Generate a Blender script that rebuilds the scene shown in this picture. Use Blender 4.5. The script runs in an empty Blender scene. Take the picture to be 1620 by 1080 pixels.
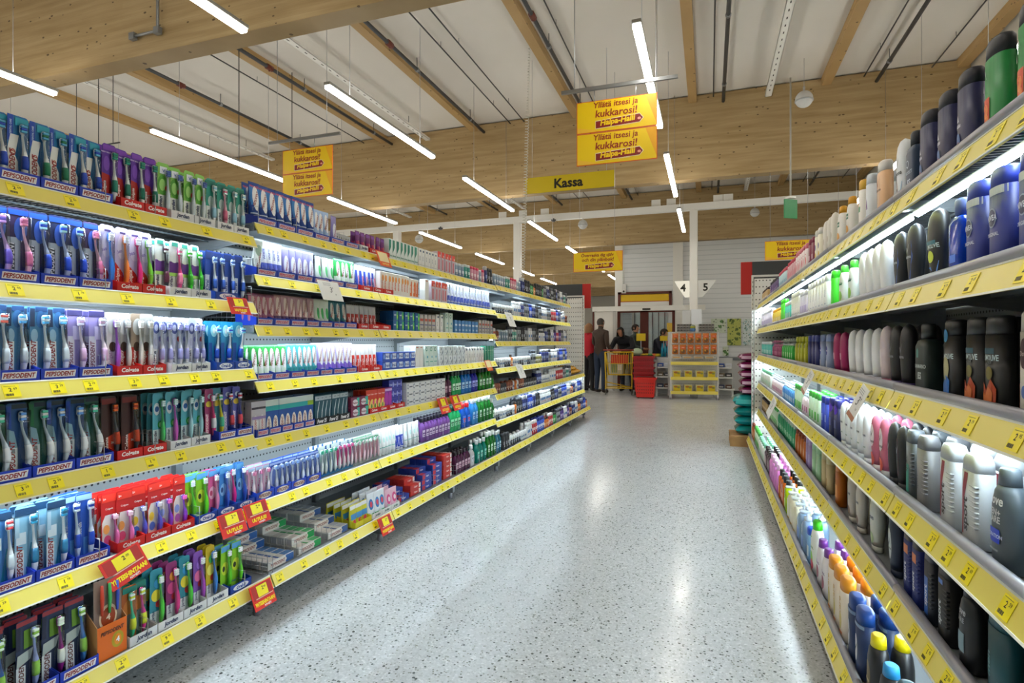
import bpy, bmesh, math, random
from math import sin, cos, pi, radians as rad
from mathutils import Vector, Matrix
random.seed(7)
SC = bpy.context.scene
COL = SC.collection

# ------------------------------------------------------------------ camera, world, exposure
cam_d = bpy.data.cameras.new('camera'); cam = bpy.data.objects.new('camera', cam_d); COL.objects.link(cam)
cam_d.sensor_width = 36.0; cam_d.lens = 20.0; cam_d.clip_start = 0.05; cam_d.clip_end = 200
cam_d.shift_y = 1.0/1620
cam.location = (0, 0, 1.21); cam.rotation_euler = (rad(90), 0, rad(19.12))
SC.camera = cam
world = bpy.data.worlds.new('world'); SC.world = world; world.use_nodes = True
world.node_tree.nodes['Background'].inputs[0].default_value = (0.8, 0.85, 0.9, 1)
world.node_tree.nodes['Background'].inputs[1].default_value = 0.25
SC.view_settings.view_transform = 'Standard'; SC.view_settings.look = 'None'
SC.view_settings.gamma = 1.0; SC.view_settings.use_curve_mapping = False
SC.view_settings.exposure = 0.7
SC.cycles.max_bounces = 7; SC.cycles.diffuse_bounces = 4; SC.cycles.glossy_bounces = 3
SC.cycles.transparent_max_bounces = 12; SC.cycles.transmission_bounces = 4
SC.cycles.caustics_reflective = False; SC.cycles.caustics_refractive = False
SC.cycles.sample_clamp_indirect = 6.0
CEILING_LAMP = 20.0      # emission of the hanging tube lamps
SHELF_LAMP = 42.0        # emission of the tubes under the shelves

# ------------------------------------------------------------------ materials
def lin(h):
    if not isinstance(h, str): return tuple(h)
    h = h.lstrip('#'); o = []
    for i in (0, 2, 4):
        x = int(h[i:i+2], 16)/255
        o.append(x/12.92 if x <= .04045 else ((x+.055)/1.055)**2.4)
    return tuple(o)
MATS = {}
def M(c, rough=.45, metal=0.0, kind=None):
    if isinstance(c, bpy.types.Material): return c
    if c in MATS: return MATS[c]
    key = (c, rough, metal, kind)
    if key in MATS: return MATS[key]
    m = bpy.data.materials.new('paint_%s' % c.lstrip('#')); m.use_nodes = True
    b = m.node_tree.nodes['Principled BSDF']
    b.inputs['Base Color'].default_value = (*lin(c), 1); b.inputs['Roughness'].default_value = rough
    b.inputs['Metallic'].default_value = metal
    if kind == 'liquid':
        b.inputs['Transmission Weight'].default_value = .35; b.inputs['Roughness'].default_value = .12
        b.inputs['IOR'].default_value = 1.33
    MATS[key] = m
    return m
def nodes_mat(name):
    m = bpy.data.materials.new(name); m.use_nodes = True
    nt = m.node_tree; b = nt.nodes['Principled BSDF']; MATS[name] = m
    return m, nt, b
def nd(nt, t, **k):
    n = nt.nodes.new(t)
    for a, v in k.items():
        if a in n.inputs.keys() if isinstance(a, str) else False: n.inputs[a].default_value = v
        else: setattr(n, a, v)
    return n
def ramp(nt, pts, src):
    r = nt.nodes.new('ShaderNodeValToRGB'); e = r.color_ramp.elements
    while len(e) < len(pts): e.new(.5)
    for i, (p, c) in enumerate(pts):
        e[i].position = p; e[i].color = (*lin(c), 1)
    nt.links.new(src, r.inputs[0]); return r.outputs[0]
def mixc(nt, fac, a, b, mode='MIX'):
    x = nt.nodes.new('ShaderNodeMix'); x.data_type = 'RGBA'; x.blend_type = mode
    for sock, v in ((x.inputs[0], fac), (x.inputs[6], a), (x.inputs[7], b)):
        if isinstance(v, bpy.types.NodeSocket): nt.links.new(v, sock)
        elif isinstance(v, (int, float)): sock.default_value = v
        else: sock.default_value = (*lin(v), 1)
    return x.outputs[2]
def coords(nt, scale=(1, 1, 1)):
    t = nt.nodes.new('ShaderNodeTexCoord'); mp = nt.nodes.new('ShaderNodeMapping')
    mp.inputs['Scale'].default_value = scale; nt.links.new(t.outputs['Object'], mp.inputs[0]); return mp.outputs[0]
def noise(nt, vec, scale, detail=3, out=0):
    n = nt.nodes.new('ShaderNodeTexNoise'); n.inputs['Scale'].default_value = scale; n.inputs['Detail'].default_value = detail
    nt.links.new(vec, n.inputs['Vector']); return n.outputs[out]
def voro(nt, vec, scale, out='Distance', feature='F1', rnd=1.0):
    n = nt.nodes.new('ShaderNodeTexVoronoi'); n.feature = feature; n.inputs['Scale'].default_value = scale
    n.inputs['Randomness'].default_value = rnd
    nt.links.new(vec, n.inputs['Vector']); return n.outputs[out]
def mth(nt, op, a, b=0.0, c=None):
    n = nt.nodes.new('ShaderNodeMath'); n.operation = op
    for i, v in enumerate((a, b, c)):
        if v is None: continue
        if isinstance(v, bpy.types.NodeSocket): nt.links.new(v, n.inputs[i])
        else: n.inputs[i].default_value = v
    return n.outputs[0]

def mat_terrazzo():
    m, nt, b = nodes_mat('terrazzo')
    v = coords(nt)
    base = ramp(nt, [(.35, '#bdc0c2'), (.65, '#c8cbcd')], noise(nt, v, 1.2, 4))
    cell = voro(nt, v, 130, 'Color')
    g = nt.nodes.new('ShaderNodeSeparateColor'); nt.links.new(cell, g.inputs[0])
    chips = ramp(nt, [(0, '#a2a7a8'), (.2, '#bec2c4'), (.7, '#cbcfd1'), (.93, '#dde0e1'), (1, '#eef0f1')], g.outputs[0])
    c1 = mixc(nt, .6, base, chips)
    # dark stones of two sizes, kept sparse by a random value per cell
    for sc, thr, keep, colr in ((60, .28, .82, '#3c443f'), (34, .20, .80, '#2c3430'), (85, .32, .74, '#7c7e76')):
        d = voro(nt, v, sc); cc = voro(nt, v, sc, 'Color')
        g2 = nt.nodes.new('ShaderNodeSeparateColor'); nt.links.new(cc, g2.inputs[0])
        f = mth(nt, 'MULTIPLY', mth(nt, 'LESS_THAN', d, thr), mth(nt, 'GREATER_THAN', g2.outputs[1], keep))
        c1 = mixc(nt, mth(nt, 'MULTIPLY', f, .92), c1, colr)
    nt.links.new(c1, b.inputs['Base Color'])
    nt.links.new(ramp(nt, [(.3, '#6c6c6c'), (.7, '#808080')], noise(nt, v, 3, 3)), b.inputs['Roughness'])
    b.inputs['Specular IOR Level'].default_value = .4
mat_terrazzo()
def mat_glulam(name, light, dark):
    m, nt, b = nodes_mat(name)
    v = coords(nt, (.55, .55, 7))
    grain = ramp(nt, [(.3, dark), (.7, light)], noise(nt, v, 2.2, 6))
    t = nt.nodes.new('ShaderNodeTexCoord'); sp = nt.nodes.new('ShaderNodeSeparateXYZ'); nt.links.new(t.outputs['Object'], sp.inputs[0])
    lam = mth(nt, 'LESS_THAN', mth(nt, 'FRACT', mth(nt, 'MULTIPLY', sp.outputs[2], 1/.045)), .05)
    c = mixc(nt, mth(nt, 'MULTIPLY', lam, .25), grain, '#6b4e28')
    # lamella to lamella tone
    fl = mth(nt, 'FLOOR', mth(nt, 'MULTIPLY', sp.outputs[2], 1/.045))
    cb = nt.nodes.new('ShaderNodeCombineXYZ'); nt.links.new(fl, cb.inputs[2])
    fx = mth(nt, 'FLOOR', mth(nt, 'MULTIPLY', sp.outputs[0], .33)); nt.links.new(fx, cb.inputs[0])
    wn = nt.nodes.new('ShaderNodeTexWhiteNoise'); nt.links.new(cb.outputs[0], wn.inputs[0])
    c = mixc(nt, mth(nt, 'MULTIPLY', wn.outputs[0], .28), c, dark)
    kv = coords(nt, (1, 1, 1.9))
    for sc, thr, keep in ((5.5, .10, .25), (9, .12, .66)):
        d = voro(nt, kv, sc); cc = voro(nt, kv, sc, 'Color')
        g2 = nt.nodes.new('ShaderNodeSeparateColor'); nt.links.new(cc, g2.inputs[0])
        f = mth(nt, 'MULTIPLY', mth(nt, 'LESS_THAN', d, thr), mth(nt, 'GREATER_THAN', g2.outputs[0], keep))
        c = mixc(nt, mth(nt, 'MULTIPLY', f, .8), c, '#3d2812')
    nt.links.new(c, b.inputs['Base Color']); b.inputs['Roughness'].default_value = .6
mat_glulam('glulam', '#c3ab80', '#a48a5c')
mat_glulam('joist_wood', '#c8a874', '#b0905c')
def mat_noisy(name, c1, c2, scale=2, rough=.6, metal=0, det=4):
    m, nt, b = nodes_mat(name)
    nt.links.new(ramp(nt, [(.3, c1), (.7, c2)], noise(nt, coords(nt), scale, det)), b.inputs['Base Color'])
    b.inputs['Roughness'].default_value = rough; b.inputs['Metallic'].default_value = metal
mat_noisy('ceiling_board', '#d6d2ca', '#dcd8d1', .8, .8)
mat_noisy('concrete_dark', '#5b5954', '#6b6862', 6, .8)
mat_noisy('carton_brown', '#a07a4c', '#b58c5a', 12, .8)
mat_noisy('asphalt_grey', '#8a8c8e', '#9a9c9e', 3, .8)
def mat_lines(name, c1, c2, axis, pitch, width, rough=.5):
    m, nt, b = nodes_mat(name)
    t = nt.nodes.new('ShaderNodeTexCoord'); sp = nt.nodes.new('ShaderNodeSeparateXYZ'); nt.links.new(t.outputs['Object'], sp.inputs[0])
    f = mth(nt, 'LESS_THAN', mth(nt, 'FRACT', mth(nt, 'MULTIPLY', sp.outputs[axis], 1/pitch)), width)
    nt.links.new(mixc(nt, f, c1, c2), b.inputs['Base Color']); b.inputs['Roughness'].default_value = rough
mat_lines('wall_cladding', '#e4e8ea', '#ccd2d5', 2, .12, .14)
mat_lines('wall_plain_panel', '#c9c6bd', '#b6b3aa', 1, 1.2, .01)
def mat_perf(name, base, hole, pitch=.025, r=.2, axes=(1, 2)):
    m, nt, b = nodes_mat(name)
    t = nt.nodes.new('ShaderNodeTexCoord'); sp = nt.nodes.new('ShaderNodeSeparateXYZ'); nt.links.new(t.outputs['Object'], sp.inputs[0])
    u = mth(nt, 'SUBTRACT', mth(nt, 'FRACT', mth(nt, 'MULTIPLY', sp.outputs[axes[0]], 1/pitch)), .5)
    v = mth(nt, 'SUBTRACT', mth(nt, 'FRACT', mth(nt, 'MULTIPLY', sp.outputs[axes[1]], 1/(pitch*2))), .5)
    v = mth(nt, 'MULTIPLY', v, 2)
    d = mth(nt, 'ADD', mth(nt, 'MULTIPLY', u, u), mth(nt, 'MULTIPLY', v, v))
    nt.links.new(mixc(nt, mth(nt, 'LESS_THAN', d, r*r), base, hole), b.inputs['Base Color'])
    b.inputs['Roughness'].default_value = .45
mat_perf('perforated_steel', '#a9adae', '#17191a')
mat_perf('perforated_end', '#eeeee8', '#4a4a44', .036, .2, (0, 2))
def mat_emit(name, col, s):
    m = bpy.data.materials.new(name); m.use_nodes = True; nt = m.node_tree; nt.nodes.clear()
    e = nt.nodes.new('ShaderNodeEmission'); e.inputs[0].default_value = (*col, 1); e.inputs[1].default_value = s
    o = nt.nodes.new('ShaderNodeOutputMaterial'); nt.links.new(e.outputs[0], o.inputs[0]); MATS[name] = m
mat_emit('ceiling_tube', (1, .95, .86), CEILING_LAMP)
mat_emit('added_uplight_glow', (1, .95, .86), CEILING_LAMP*.40)  # glow of the added uplight that brightens the ceiling
mat_emit('shelf_tube', (.74, .90, 1), SHELF_LAMP)
mat_emit('number_sign_glow', (1, .93, .75), .5)
def mat_blister():
    m = bpy.data.materials.new('clear_blister'); m.use_nodes = True; nt = m.node_tree; nt.nodes.clear()
    tr = nt.nodes.new('ShaderNodeBsdfTransparent'); gl = nt.nodes.new('ShaderNodeBsdfGlossy'); gl.inputs['Roughness'].default_value = .08
    tr.inputs[0].default_value = (.93, .96, .98, 1)
    lw = nt.nodes.new('ShaderNodeLayerWeight'); lw.inputs[0].default_value = .35
    mx = nt.nodes.new('ShaderNodeMixShader'); o = nt.nodes.new('ShaderNodeOutputMaterial')
    f = mth(nt, 'ADD', mth(nt, 'MULTIPLY', lw.outputs['Fresnel'], .6), .05)
    nt.links.new(f, mx.inputs[0]); nt.links.new(tr.outputs[0], mx.inputs[1]); nt.links.new(gl.outputs[0], mx.inputs[2])
    nt.links.new(mx.outputs[0], o.inputs[0]); MATS['clear_blister'] = m
mat_blister()
def setm(name, c, rough=.4, metal=0):
    m, nt, b = nodes_mat(name); b.inputs['Base Color'].default_value = (*lin(c), 1)
    b.inputs['Roughness'].default_value = rough; b.inputs['Metallic'].default_value = metal
setm('shelf_grey', '#8d9295', .4, .3); setm('rail_grey', '#9c9ca4', .35, .35); setm('wire', '#b9bcc0', .3, .9)
setm('wire_dark', '#50565a', .4, .7); setm('pipe_dark', '#4c4d4f', .5, .5); setm('pipe_zinc', '#8f9294', .45, .6)
setm('rail_yellow', '#ecdc68', .3); setm('tag_yellow', '#fdea00', .35); setm('ink', '#1c1a12', .6)
setm('white_paint', '#eeeee9', .5); setm('lamp_housing', '#a5a6a3', .5, .3); setm('red_brown', '#5a1f14', .45)
setm('sign_dark', '#3a3f41', .6); setm('sign_red', '#b31a10', .5); setm('clear_cover', '#dfe6ea', .1)

# ------------------------------------------------------------------ mesh builder
class MB:
    def __init__(s): s.v = []; s.f = []; s.m = []; s.mats = []; s.sm = []
    def mi(s, m):
        m = M(m)
        if m not in s.mats: s.mats.append(m)
        return s.mats.index(m)
    def add(s, vs, fs, m, smooth=False):
        o = len(s.v); s.v += [tuple(x) for x in vs]; k = s.mi(m)
        for f in fs: s.f.append(tuple(i+o for i in f)); s.m.append(k); s.sm.append(smooth)
        return s
    def box(s, x0, x1, y0, y1, z0, z1, m, mtx=None):
        vs = [Vector((x, y, z)) for z in (z0, z1) for y in (y0, y1) for x in (x0, x1)]
        if mtx: vs = [mtx @ v for v in vs]
        return s.add(vs, [(0, 2, 3, 1), (4, 5, 7, 6), (0, 1, 5, 4), (2, 6, 7, 3), (0, 4, 6, 2), (1, 3, 7, 5)], m)
    def cbox(s, x0, x1, y0, y1, z0, z1, m, c=.002):
        """box whose edges are chamfered"""
        o = {}
        vs = []
        for iz, z in enumerate((z0, z1)):
            for iy, y in enumerate((y0, y1)):
                for ix, x in enumerate((x0, x1)):
                    sx, sy, sz = (1, -1)[ix], (1, -1)[iy], (1, -1)[iz]
                    for a in range(3):
                        p = [x, y, z]
                        for b_ in range(3):
                            if b_ != a: p[b_] += (sx, sy, sz)[b_]*c
                        o[(ix, iy, iz, a)] = len(vs); vs.append(p)
        fs = []
        def q(*k): fs.append(tuple(o[x] for x in k))
        for t in (0, 1):
            q((t, 0, 0, 0), (t, 1, 0, 0), (t, 1, 1, 0), (t, 0, 1, 0)); q((0, t, 0, 1), (1, t, 0, 1), (1, t, 1, 1), (0, t, 1, 1)); q((0, 0, t, 2), (1, 0, t, 2), (1, 1, t, 2), (0, 1, t, 2))
        for a in (0, 1):
            for b_ in (0, 1):
                q((a, b_, 0, 0), (a, b_, 1, 0), (a, b_, 1, 1), (a, b_, 0, 1))
                q((a, 0, b_, 0), (a, 1, b_, 0), (a, 1, b_, 2), (a, 0, b_, 2))
                q((0, a, b_, 1), (1, a, b_, 1), (1, a, b_, 2), (0, a, b_, 2))
                for c_ in (0, 1): q((a, b_, c_, 0), (a, b_, c_, 1), (a, b_, c_, 2))
        return s.add(vs, fs, m)
    def tube(s, pts, r, m, n=6, closed=False):
        pts = [Vector(p) for p in pts]; N = len(pts)
        rr = r if isinstance(r, (list, tuple)) else [r]*N
        vs = []; up = None
        for i, p in enumerate(pts):
            a = pts[(i-1) % N] if (i or closed) else p; b_ = pts[(i+1) % N] if (i < N-1 or closed) else p
            t = (b_-a).normalized() if (b_-a).length > 1e-9 else Vector((0, 0, 1))
            if up is None: up = Vector((0, 0, 1)) if abs(t.z) < .9 else Vector((1, 0, 0))
            x = t.cross(up)
            if x.length < 1e-6: x = t.cross(Vector((0, 1, 0)))
            x.normalize(); y = x.cross(t); up = y
            for k in range(n):
                an = 2*pi*k/n; vs.append(p+(x*cos(an)+y*sin(an))*rr[i])
        fs = []
        for i in range(N if closed else N-1):
            j = (i+1) % N
            for k in range(n): fs.append((i*n+k, i*n+(k+1) % n, j*n+(k+1) % n, j*n+k))
        if not closed: fs += [tuple(range(n-1, -1, -1)), tuple((N-1)*n+k for k in range(n))]
        return s.add(vs, fs, m, True)
    def loft(s, prof, m, seg=20, cx=0, cy=0, mf=None):
        vs = []; L = len(prof)
        for (z, a, b_, n) in prof:
            for k in range(seg):
                t = 2*pi*k/seg; ct, st = cos(t), sin(t)
                vs.append((cx+a*math.copysign(abs(ct)**(2/n), ct), cy+b_*math.copysign(abs(st)**(2/n), st), z))
        for i in range(L-1):
            fs = [(k, (k+1) % seg, seg+(k+1) % seg, seg+k) for k in range(seg)]
            fs = [tuple(x+i*seg for x in f) for f in fs]
            o = len(s.v) if i == 0 else o
            if i == 0: s.v += vs
            k_ = s.mi(mf(i) if mf else m)
            for f in fs: s.f.append(tuple(x+o for x in f)); s.m.append(k_); s.sm.append(True)
        for fc in (tuple(o+k for k in range(seg-1, -1, -1)), tuple(o+(L-1)*seg+k for k in range(seg))):
            s.f.append(fc); s.m.append(s.mi(mf(0 if fc[0] < o+seg else L-2) if mf else m)); s.sm.append(False)
        return s
    def build(s, name, parent=None, loc=None, rz=0):
        me = bpy.data.meshes.new(name); me.from_pydata([tuple(v) for v in s.v], [], s.f); me.update()
        for m in s.mats: me.materials.append(m)
        me.polygons.foreach_set('material_index', s.m); me.polygons.foreach_set('use_smooth', s.sm)
        ob = bpy.data.objects.new(name, me); COL.objects.link(ob)
        if parent: ob.parent = parent
        if loc: ob.location = loc
        ob.rotation_euler.z = rz
        return ob
TEXTS = {}
def text2d(s, bold=.0, shear=0):
    k = (s, bold, shear)
    if k in TEXTS: return TEXTS[k]
    cu = bpy.data.curves.new('lettering', 'FONT'); cu.body = s; cu.size = 1; cu.resolution_u = 2
    cu.offset = bold; cu.shear = shear; cu.align_x = 'CENTER'
    ob = bpy.data.objects.new('lettering', cu); me = ob.to_mesh()
    vs = [(v.co.x, v.co.y) for v in me.vertices]; fs = [tuple(p.vertices) for p in me.polygons]
    ob.to_mesh_clear(); bpy.data.objects.remove(ob); bpy.data.curves.remove(cu)
    if vs:
        x0 = min(v[0] for v in vs); x1 = max(v[0] for v in vs); y0 = min(v[1] for v in vs); y1 = max(v[1] for v in vs)
        vs = [(x-(x0+x1)/2, y-(y0+y1)/2) for x, y in vs]; TEXTS[k] = (vs, fs, x1-x0, y1-y0)
    else: TEXTS[k] = ([], [], 1, 1)
    return TEXTS[k]
def put_text(mb, s, cx, cz, h, c, surf, rot=0, maxw=None, bold=.02, shear=0):
    vs, fs, w, hh = text2d(s, bold, shear); k = h/hh; kx = k
    if maxw and w*k > maxw: kx = maxw/w
    ca, sa = cos(rad(rot)), sin(rad(rot)); out = []
    for x, y in vs:
        x *= kx; y *= k; X = cx+x*ca-y*sa; Z = cz+x*sa+y*ca; out.append((X, surf(X, Z), Z))
    mb.add(out, fs, c)
def decals(mb, lst, a, h, surf, eps=.0004):
    """flat prints on a front that faces -y; x in half widths, z in heights"""
    for i, d in enumerate(lst):
        e = eps*(i+1); sf = (lambda X, Z, e=e: surf(X, Z)-e)
        if d[0] == 'r':
            _, x0, x1, z0, z1, c = d; n = 8 if surf(0, h*.5) != surf(a*.8, h*.5) else 1; mz = 6 if n > 1 else 1
            vs = []; fs = []
            for j in range(mz+1):
                for k in range(n+1):
                    X = a*(x0+(x1-x0)*k/n); Z = h*(z0+(z1-z0)*j/mz); vs.append((X, sf(X, Z), Z))
            for j in range(mz):
                for k in range(n): q = j*(n+1)+k; fs.append((q, q+1, q+n+2, q+n+1))
            mb.add(vs, fs, c)
        elif d[0] == 'e':
            _, cx, cz, rx, rz_, c = d; vs = [(a*cx, sf(a*cx, h*cz), h*cz)]; fs = []
            for j in (1, 2):
                for k in range(16):
                    t = 2*pi*k/16; X = a*cx+a*rx*cos(t)*j/2; Z = h*cz+h*rz_*sin(t)*j/2; vs.append((X, sf(X, Z), Z))
            for k in range(16):
                k2 = (k+1) % 16; fs.append((0, 1+k, 1+k2)); fs.append((1+k, 17+k, 17+k2, 1+k2))
            mb.add(vs, fs, c)
        elif d[0] == 'p':
            vs = [(a*x, sf(a*x, h*z), h*z) for x, z in d[1]]; mb.add(vs, [tuple(range(len(vs)))], d[2])
        elif d[0] == 't':
            _, s, cx, cz, hg, c = d[:6]; rot = d[6] if len(d) > 6 else 0; mw = d[7] if len(d) > 7 else (1.8*a if not rot else .6*h)
            put_text(mb, s, a*cx, h*cz, hg, c, sf, rot, mw, .025, d[8] if len(d) > 8 else 0)

# ------------------------------------------------------------------ things
def tag(o, label=None, cat=None, group=None, kind=None):
    if label: o['label'] = label
    if cat: o['category'] = cat
    if group: o['group'] = group
    if kind: o['kind'] = kind
    return o
def empty(name, loc=(0, 0, 0), rz=0):
    o = bpy.data.objects.new(name, None); COL.objects.link(o); o.location = loc; o.rotation_euler.z = rz; o.empty_display_size = .05
    return o
KIDS = {}
def copy_tree(o, parent=None):
    c = o.copy(); COL.objects.link(c)
    if parent: c.parent = parent
    for ch in KIDS.get(o.name, ()): copy_tree(ch, c)
    return c
def reg(o):
    """remember the children of a prototype so that copies need no search"""
    ks = list(o.children); KIDS[o.name] = ks
    for k in ks: reg(k)
    return o
ORD = 'first second third fourth fifth sixth seventh eighth ninth tenth eleventh twelfth thirteenth fourteenth fifteenth sixteenth seventeenth eighteenth nineteenth twentieth'.split()
def ordn(i):
    if i < 20: return ORD[i]
    t = {2: 'twenty', 3: 'thirty', 4: 'forty', 5: 'fifty'}[(i+1)//10]
    return (t[:-1]+'ieth') if (i+1) % 10 == 0 else t+'-'+ORD[(i+1) % 10-1]

# ------------------------------------------------------------------ setting
def struct(mb, name):
    o = mb.build(name); o['kind'] = 'structure'; return o
HX0, HX1, HY0, HY1, CZ, BZ = -14.0, 3.3, -4.0, 32.0, 5.0, 3.71
struct(MB().box(HX0, HX1, HY0, HY1, -.1, 0, 'terrazzo'), 'floor')
struct(MB().box(HX0, HX1, HY0, HY1, CZ, CZ+.1, 'ceiling_board'), 'ceiling')
struct(MB().box(HX1, HX1+.15, HY0, HY1, 0, CZ, 'wall_plain_panel'), 'wall_right')
struct(MB().box(HX0-.15, HX0, HY0, HY1, 0, CZ, 'wall_plain_panel'), 'wall_left')
struct(MB().box(HX0, HX1, HY0-.15, HY0, 0, CZ, 'wall_plain_panel'), 'wall_back')
struct(MB().box(HX0, HX1, HY1, HY1+.15, 0, CZ, 'wall_plain_panel'), 'wall_far')
# white entrance wall with its doorway
WY = 14.9
wb = MB()
wb.box(-2.32, -2.12, WY-.02, WY+.1, 0, BZ+.1, 'white_paint')
wb.box(-2.12, -1.9, WY, WY+.1, 0, CZ, 'wall_cladding').box(-.78, HX1, WY, WY+.1, 0, CZ, 'wall_cladding')
wb.box(-1.9, -.78, WY, WY+.1, 2.04, CZ, 'wall_cladding')
wb.box(-.86, -.62, WY-.05, WY, 0, CZ, 'white_paint')
struct(wb, 'wall_front')
# glulam girders across the hall
for i, yb in enumerate((-1.9, 3.63, 9.15, 14.67, 20.2, 25.7, 30.6)):
    x1 = HX1-.03 if yb > 10 else HX1-.01
    b = MB().box(0, x1-HX0, 0, .19, 0, CZ-BZ-.02, 'glulam')
    o = struct(b, 'trim_%d' % (i+1)); o.location = (HX0, yb, BZ)
# joists along the hall
for i, xj in enumerate((-11.1, -9.28, -7.47, -5.67, -3.87, -2.05, -.24, 1.58, 3.2)):
    o = struct(MB().box(0, .12, 0, HY1-HY0, 0, .12, 'joist_wood'), 'trim_%d' % (i+11)); o.location = (xj-.06, HY0, CZ-.12)
# ------------------------------------------------------------------ hanging tube lamps
def make_lamp(L=2.1):
    t = empty('ceiling_lamp')
    MB().cbox(-.035, .035, 0, L, .03, .06, 'lamp_housing', .004).build('housing', t)
    MB().cbox(-.03, .03, .01, L-.01, 0, .03, 'ceiling_tube', .006).build('tube', t)
    MB().box(-.024, .024, .03, L-.03, .0598, .0606, 'added_uplight_glow').build('added_uplight', t)  # added glowing strip on the housing, lightens the roof from below
    for y in (.35, L-.35): MB().tube([(0, y, .06), (0, y, 1.46)], .0025, 'wire').build('hanging_wire', t)
    return reg(t)
lp = make_lamp(); first = True
ROWS = [(-.5, 4.2, 'above the aisle', 14), (-3.26, 4.30, 'above the left shelves', 30), (-5.75, 4.57, 'second row left of the aisle', 30),
        (2.3, 4.3, 'above the right shelves', 14), (-8.4, 4.4, 'third row left of the aisle', 30), (-11.0, 4.4, 'outermost row on the left', 30)]
for x, y0, ph, ymax in ROWS:
    i = 0; y = y0-3.05*(2 if x != 2.3 else 1)
    while y+2.1 < ymax:
        o = lp if first else copy_tree(lp); first = False
        o.location = (x, y, 3.5)
        tag(o, 'hanging white tube lamp %s, %s from the camera' % (ph, ordn(i)), 'lamp', 'tube lamps hung under the roof')
        y += 3.05; i += 1

# ------------------------------------------------------------------ pipes and trays under the roof
SP = [(-1.7, 3.62), (3.83, 9.14), (9.35, 14.66)]
def runs(name, x, z, r, m, label, cat, clamps=False, tray=False):
    ws = ('nearest', 'middle', 'farthest')
    for i, (a, b_) in enumerate(SP):
        t = empty(name, (x, a, z)); L = b_-a
        if tray:
            p = MB().box(-.045, .045, 0, L, 0, .006, 'white_paint').box(-.045, -.04, 0, L, 0, .035, 'white_paint').box(.04, .045, 0, L, 0, .035, 'white_paint')
            k = .1
            while k < L-.1: p.box(-.006, .006, k, k+.045, -.0015, 0, 'ink'); k += .16
            p.build('tray', t)
            for k in (.6, L-.7): MB().tube([(0, k, .03), (0, k, CZ-z)], .004, 'wire_dark').build('hanger', t)
        else:
            MB().tube([(0, 0, 0), (0, L, 0)], r, m, 8).build('pipe', t)
            if clamps:
                for k in (.9, L*.55, L-.6):
                    q = MB().tube([(0, k-.02, 0), (0, k+.02, 0)], r+.008, 'pipe_zinc', 8); q.tube([(0, k, r), (0, k, CZ-z)], .005, 'wire_dark').build('clamp', t)
                for k in (L*.42,):
                    q = MB().tube([(0, k-.05, 0), (0, k+.05, 0)], r+.014, '#6a2a1c', 8); q.tube([(0, k, 0), (0, k, -.05)], .012, '#6a2a1c', 6).build('coupling', t)
            else:
                for k in (.7, L*.5, L-.8): MB().tube([(0, k, 0), (0, k, CZ-z)], .003, 'wire_dark').build('clip', t)
        tag(t, '%s, %s stretch' % (label, ws[i]), cat, 'services under the roof')
for x, w in ((-7.05, 'far left'), (-5.5, 'left'), (-3.68, 'over the left shelves'), (-1.86, 'left of the aisle'), (.2, 'over the aisle'), (2.2, 'right')):
    runs('sprinkler_pipe', x, 4.84, .024, 'pipe_dark', 'dark sprinkler pipe under the roof, %s' % w, 'pipe', True)
for x, w in ((-6.1, 'far left'), (-3.2, 'over the left shelves'), (-2.95, 'closest beside its twin'), (-1.7, 'left of the aisle'), (.06, 'over the aisle'), (2.05, 'right'), (2.85, 'beside the right wall')):
    runs('conduit', x, 4.93, .009, 'pipe_dark', 'thin dark conduit under the roof, %s' % w, 'conduit')
for x, w in ((-8.2, 'far left'), (-4.76, 'left'), (.82, 'right')):
    runs('cable_tray', x, 4.82, .02, 'white_paint', 'pale slotted cable tray under the roof, %s' % w, 'cable tray', False, True)
# zinc conduit with a bend on the near girder
t = empty('conduit', (-4.452, 3.6, 3.9)); X_ = -4.452
MB().tube([(0, 0, 1.0), (0, 0, 0), (-.03, .0, -.03), (-.26, 0, -.03)], .012, 'pipe_zinc', 8).build('pipe', t)
MB().cbox(-.03, .03, -.02, .02, -.06, .0, 'pipe_zinc').build('box', t); MB().cbox(-.32, -.26, -.02, .02, -.06, .0, 'pipe_zinc').build('box', t)
tag(t, 'grey bent conduit clipped to the face of the nearest wooden girder', 'conduit')
# threaded rods that hang from the roof
def rod(x, y, z0, foot=False, lab=''):
    t = MB().tube([(x, y, z0), (x, y, CZ)], .005, 'pipe_dark', 5)
    if foot: t.tube([(x-.12, y, z0), (x+.12, y, z0)], .01, 'pipe_dark', 5)
    tag(t.build('threaded_rod'), lab, 'rod', 'rods hanging from the roof')
rod(-6.085, 4.241, 3.297, False, 'long dark rod hanging from the roof above the purple toothbrush packs')
rod(-7.425, 5.364, 3.827, True, 'dark rod with a crosspiece hanging above the nearest left shelves')
rod(-5.467, 5.513, 3.380, False, 'dark rod hanging left of the stacked yellow price signs')
rod(-7.776, 5.136, 3.775, False, 'dark rod hanging left of the longest rod')
rod(-5.543, 6.545, 4.010, False, 'short dark rod hanging behind the stacked signs on the left')
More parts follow.
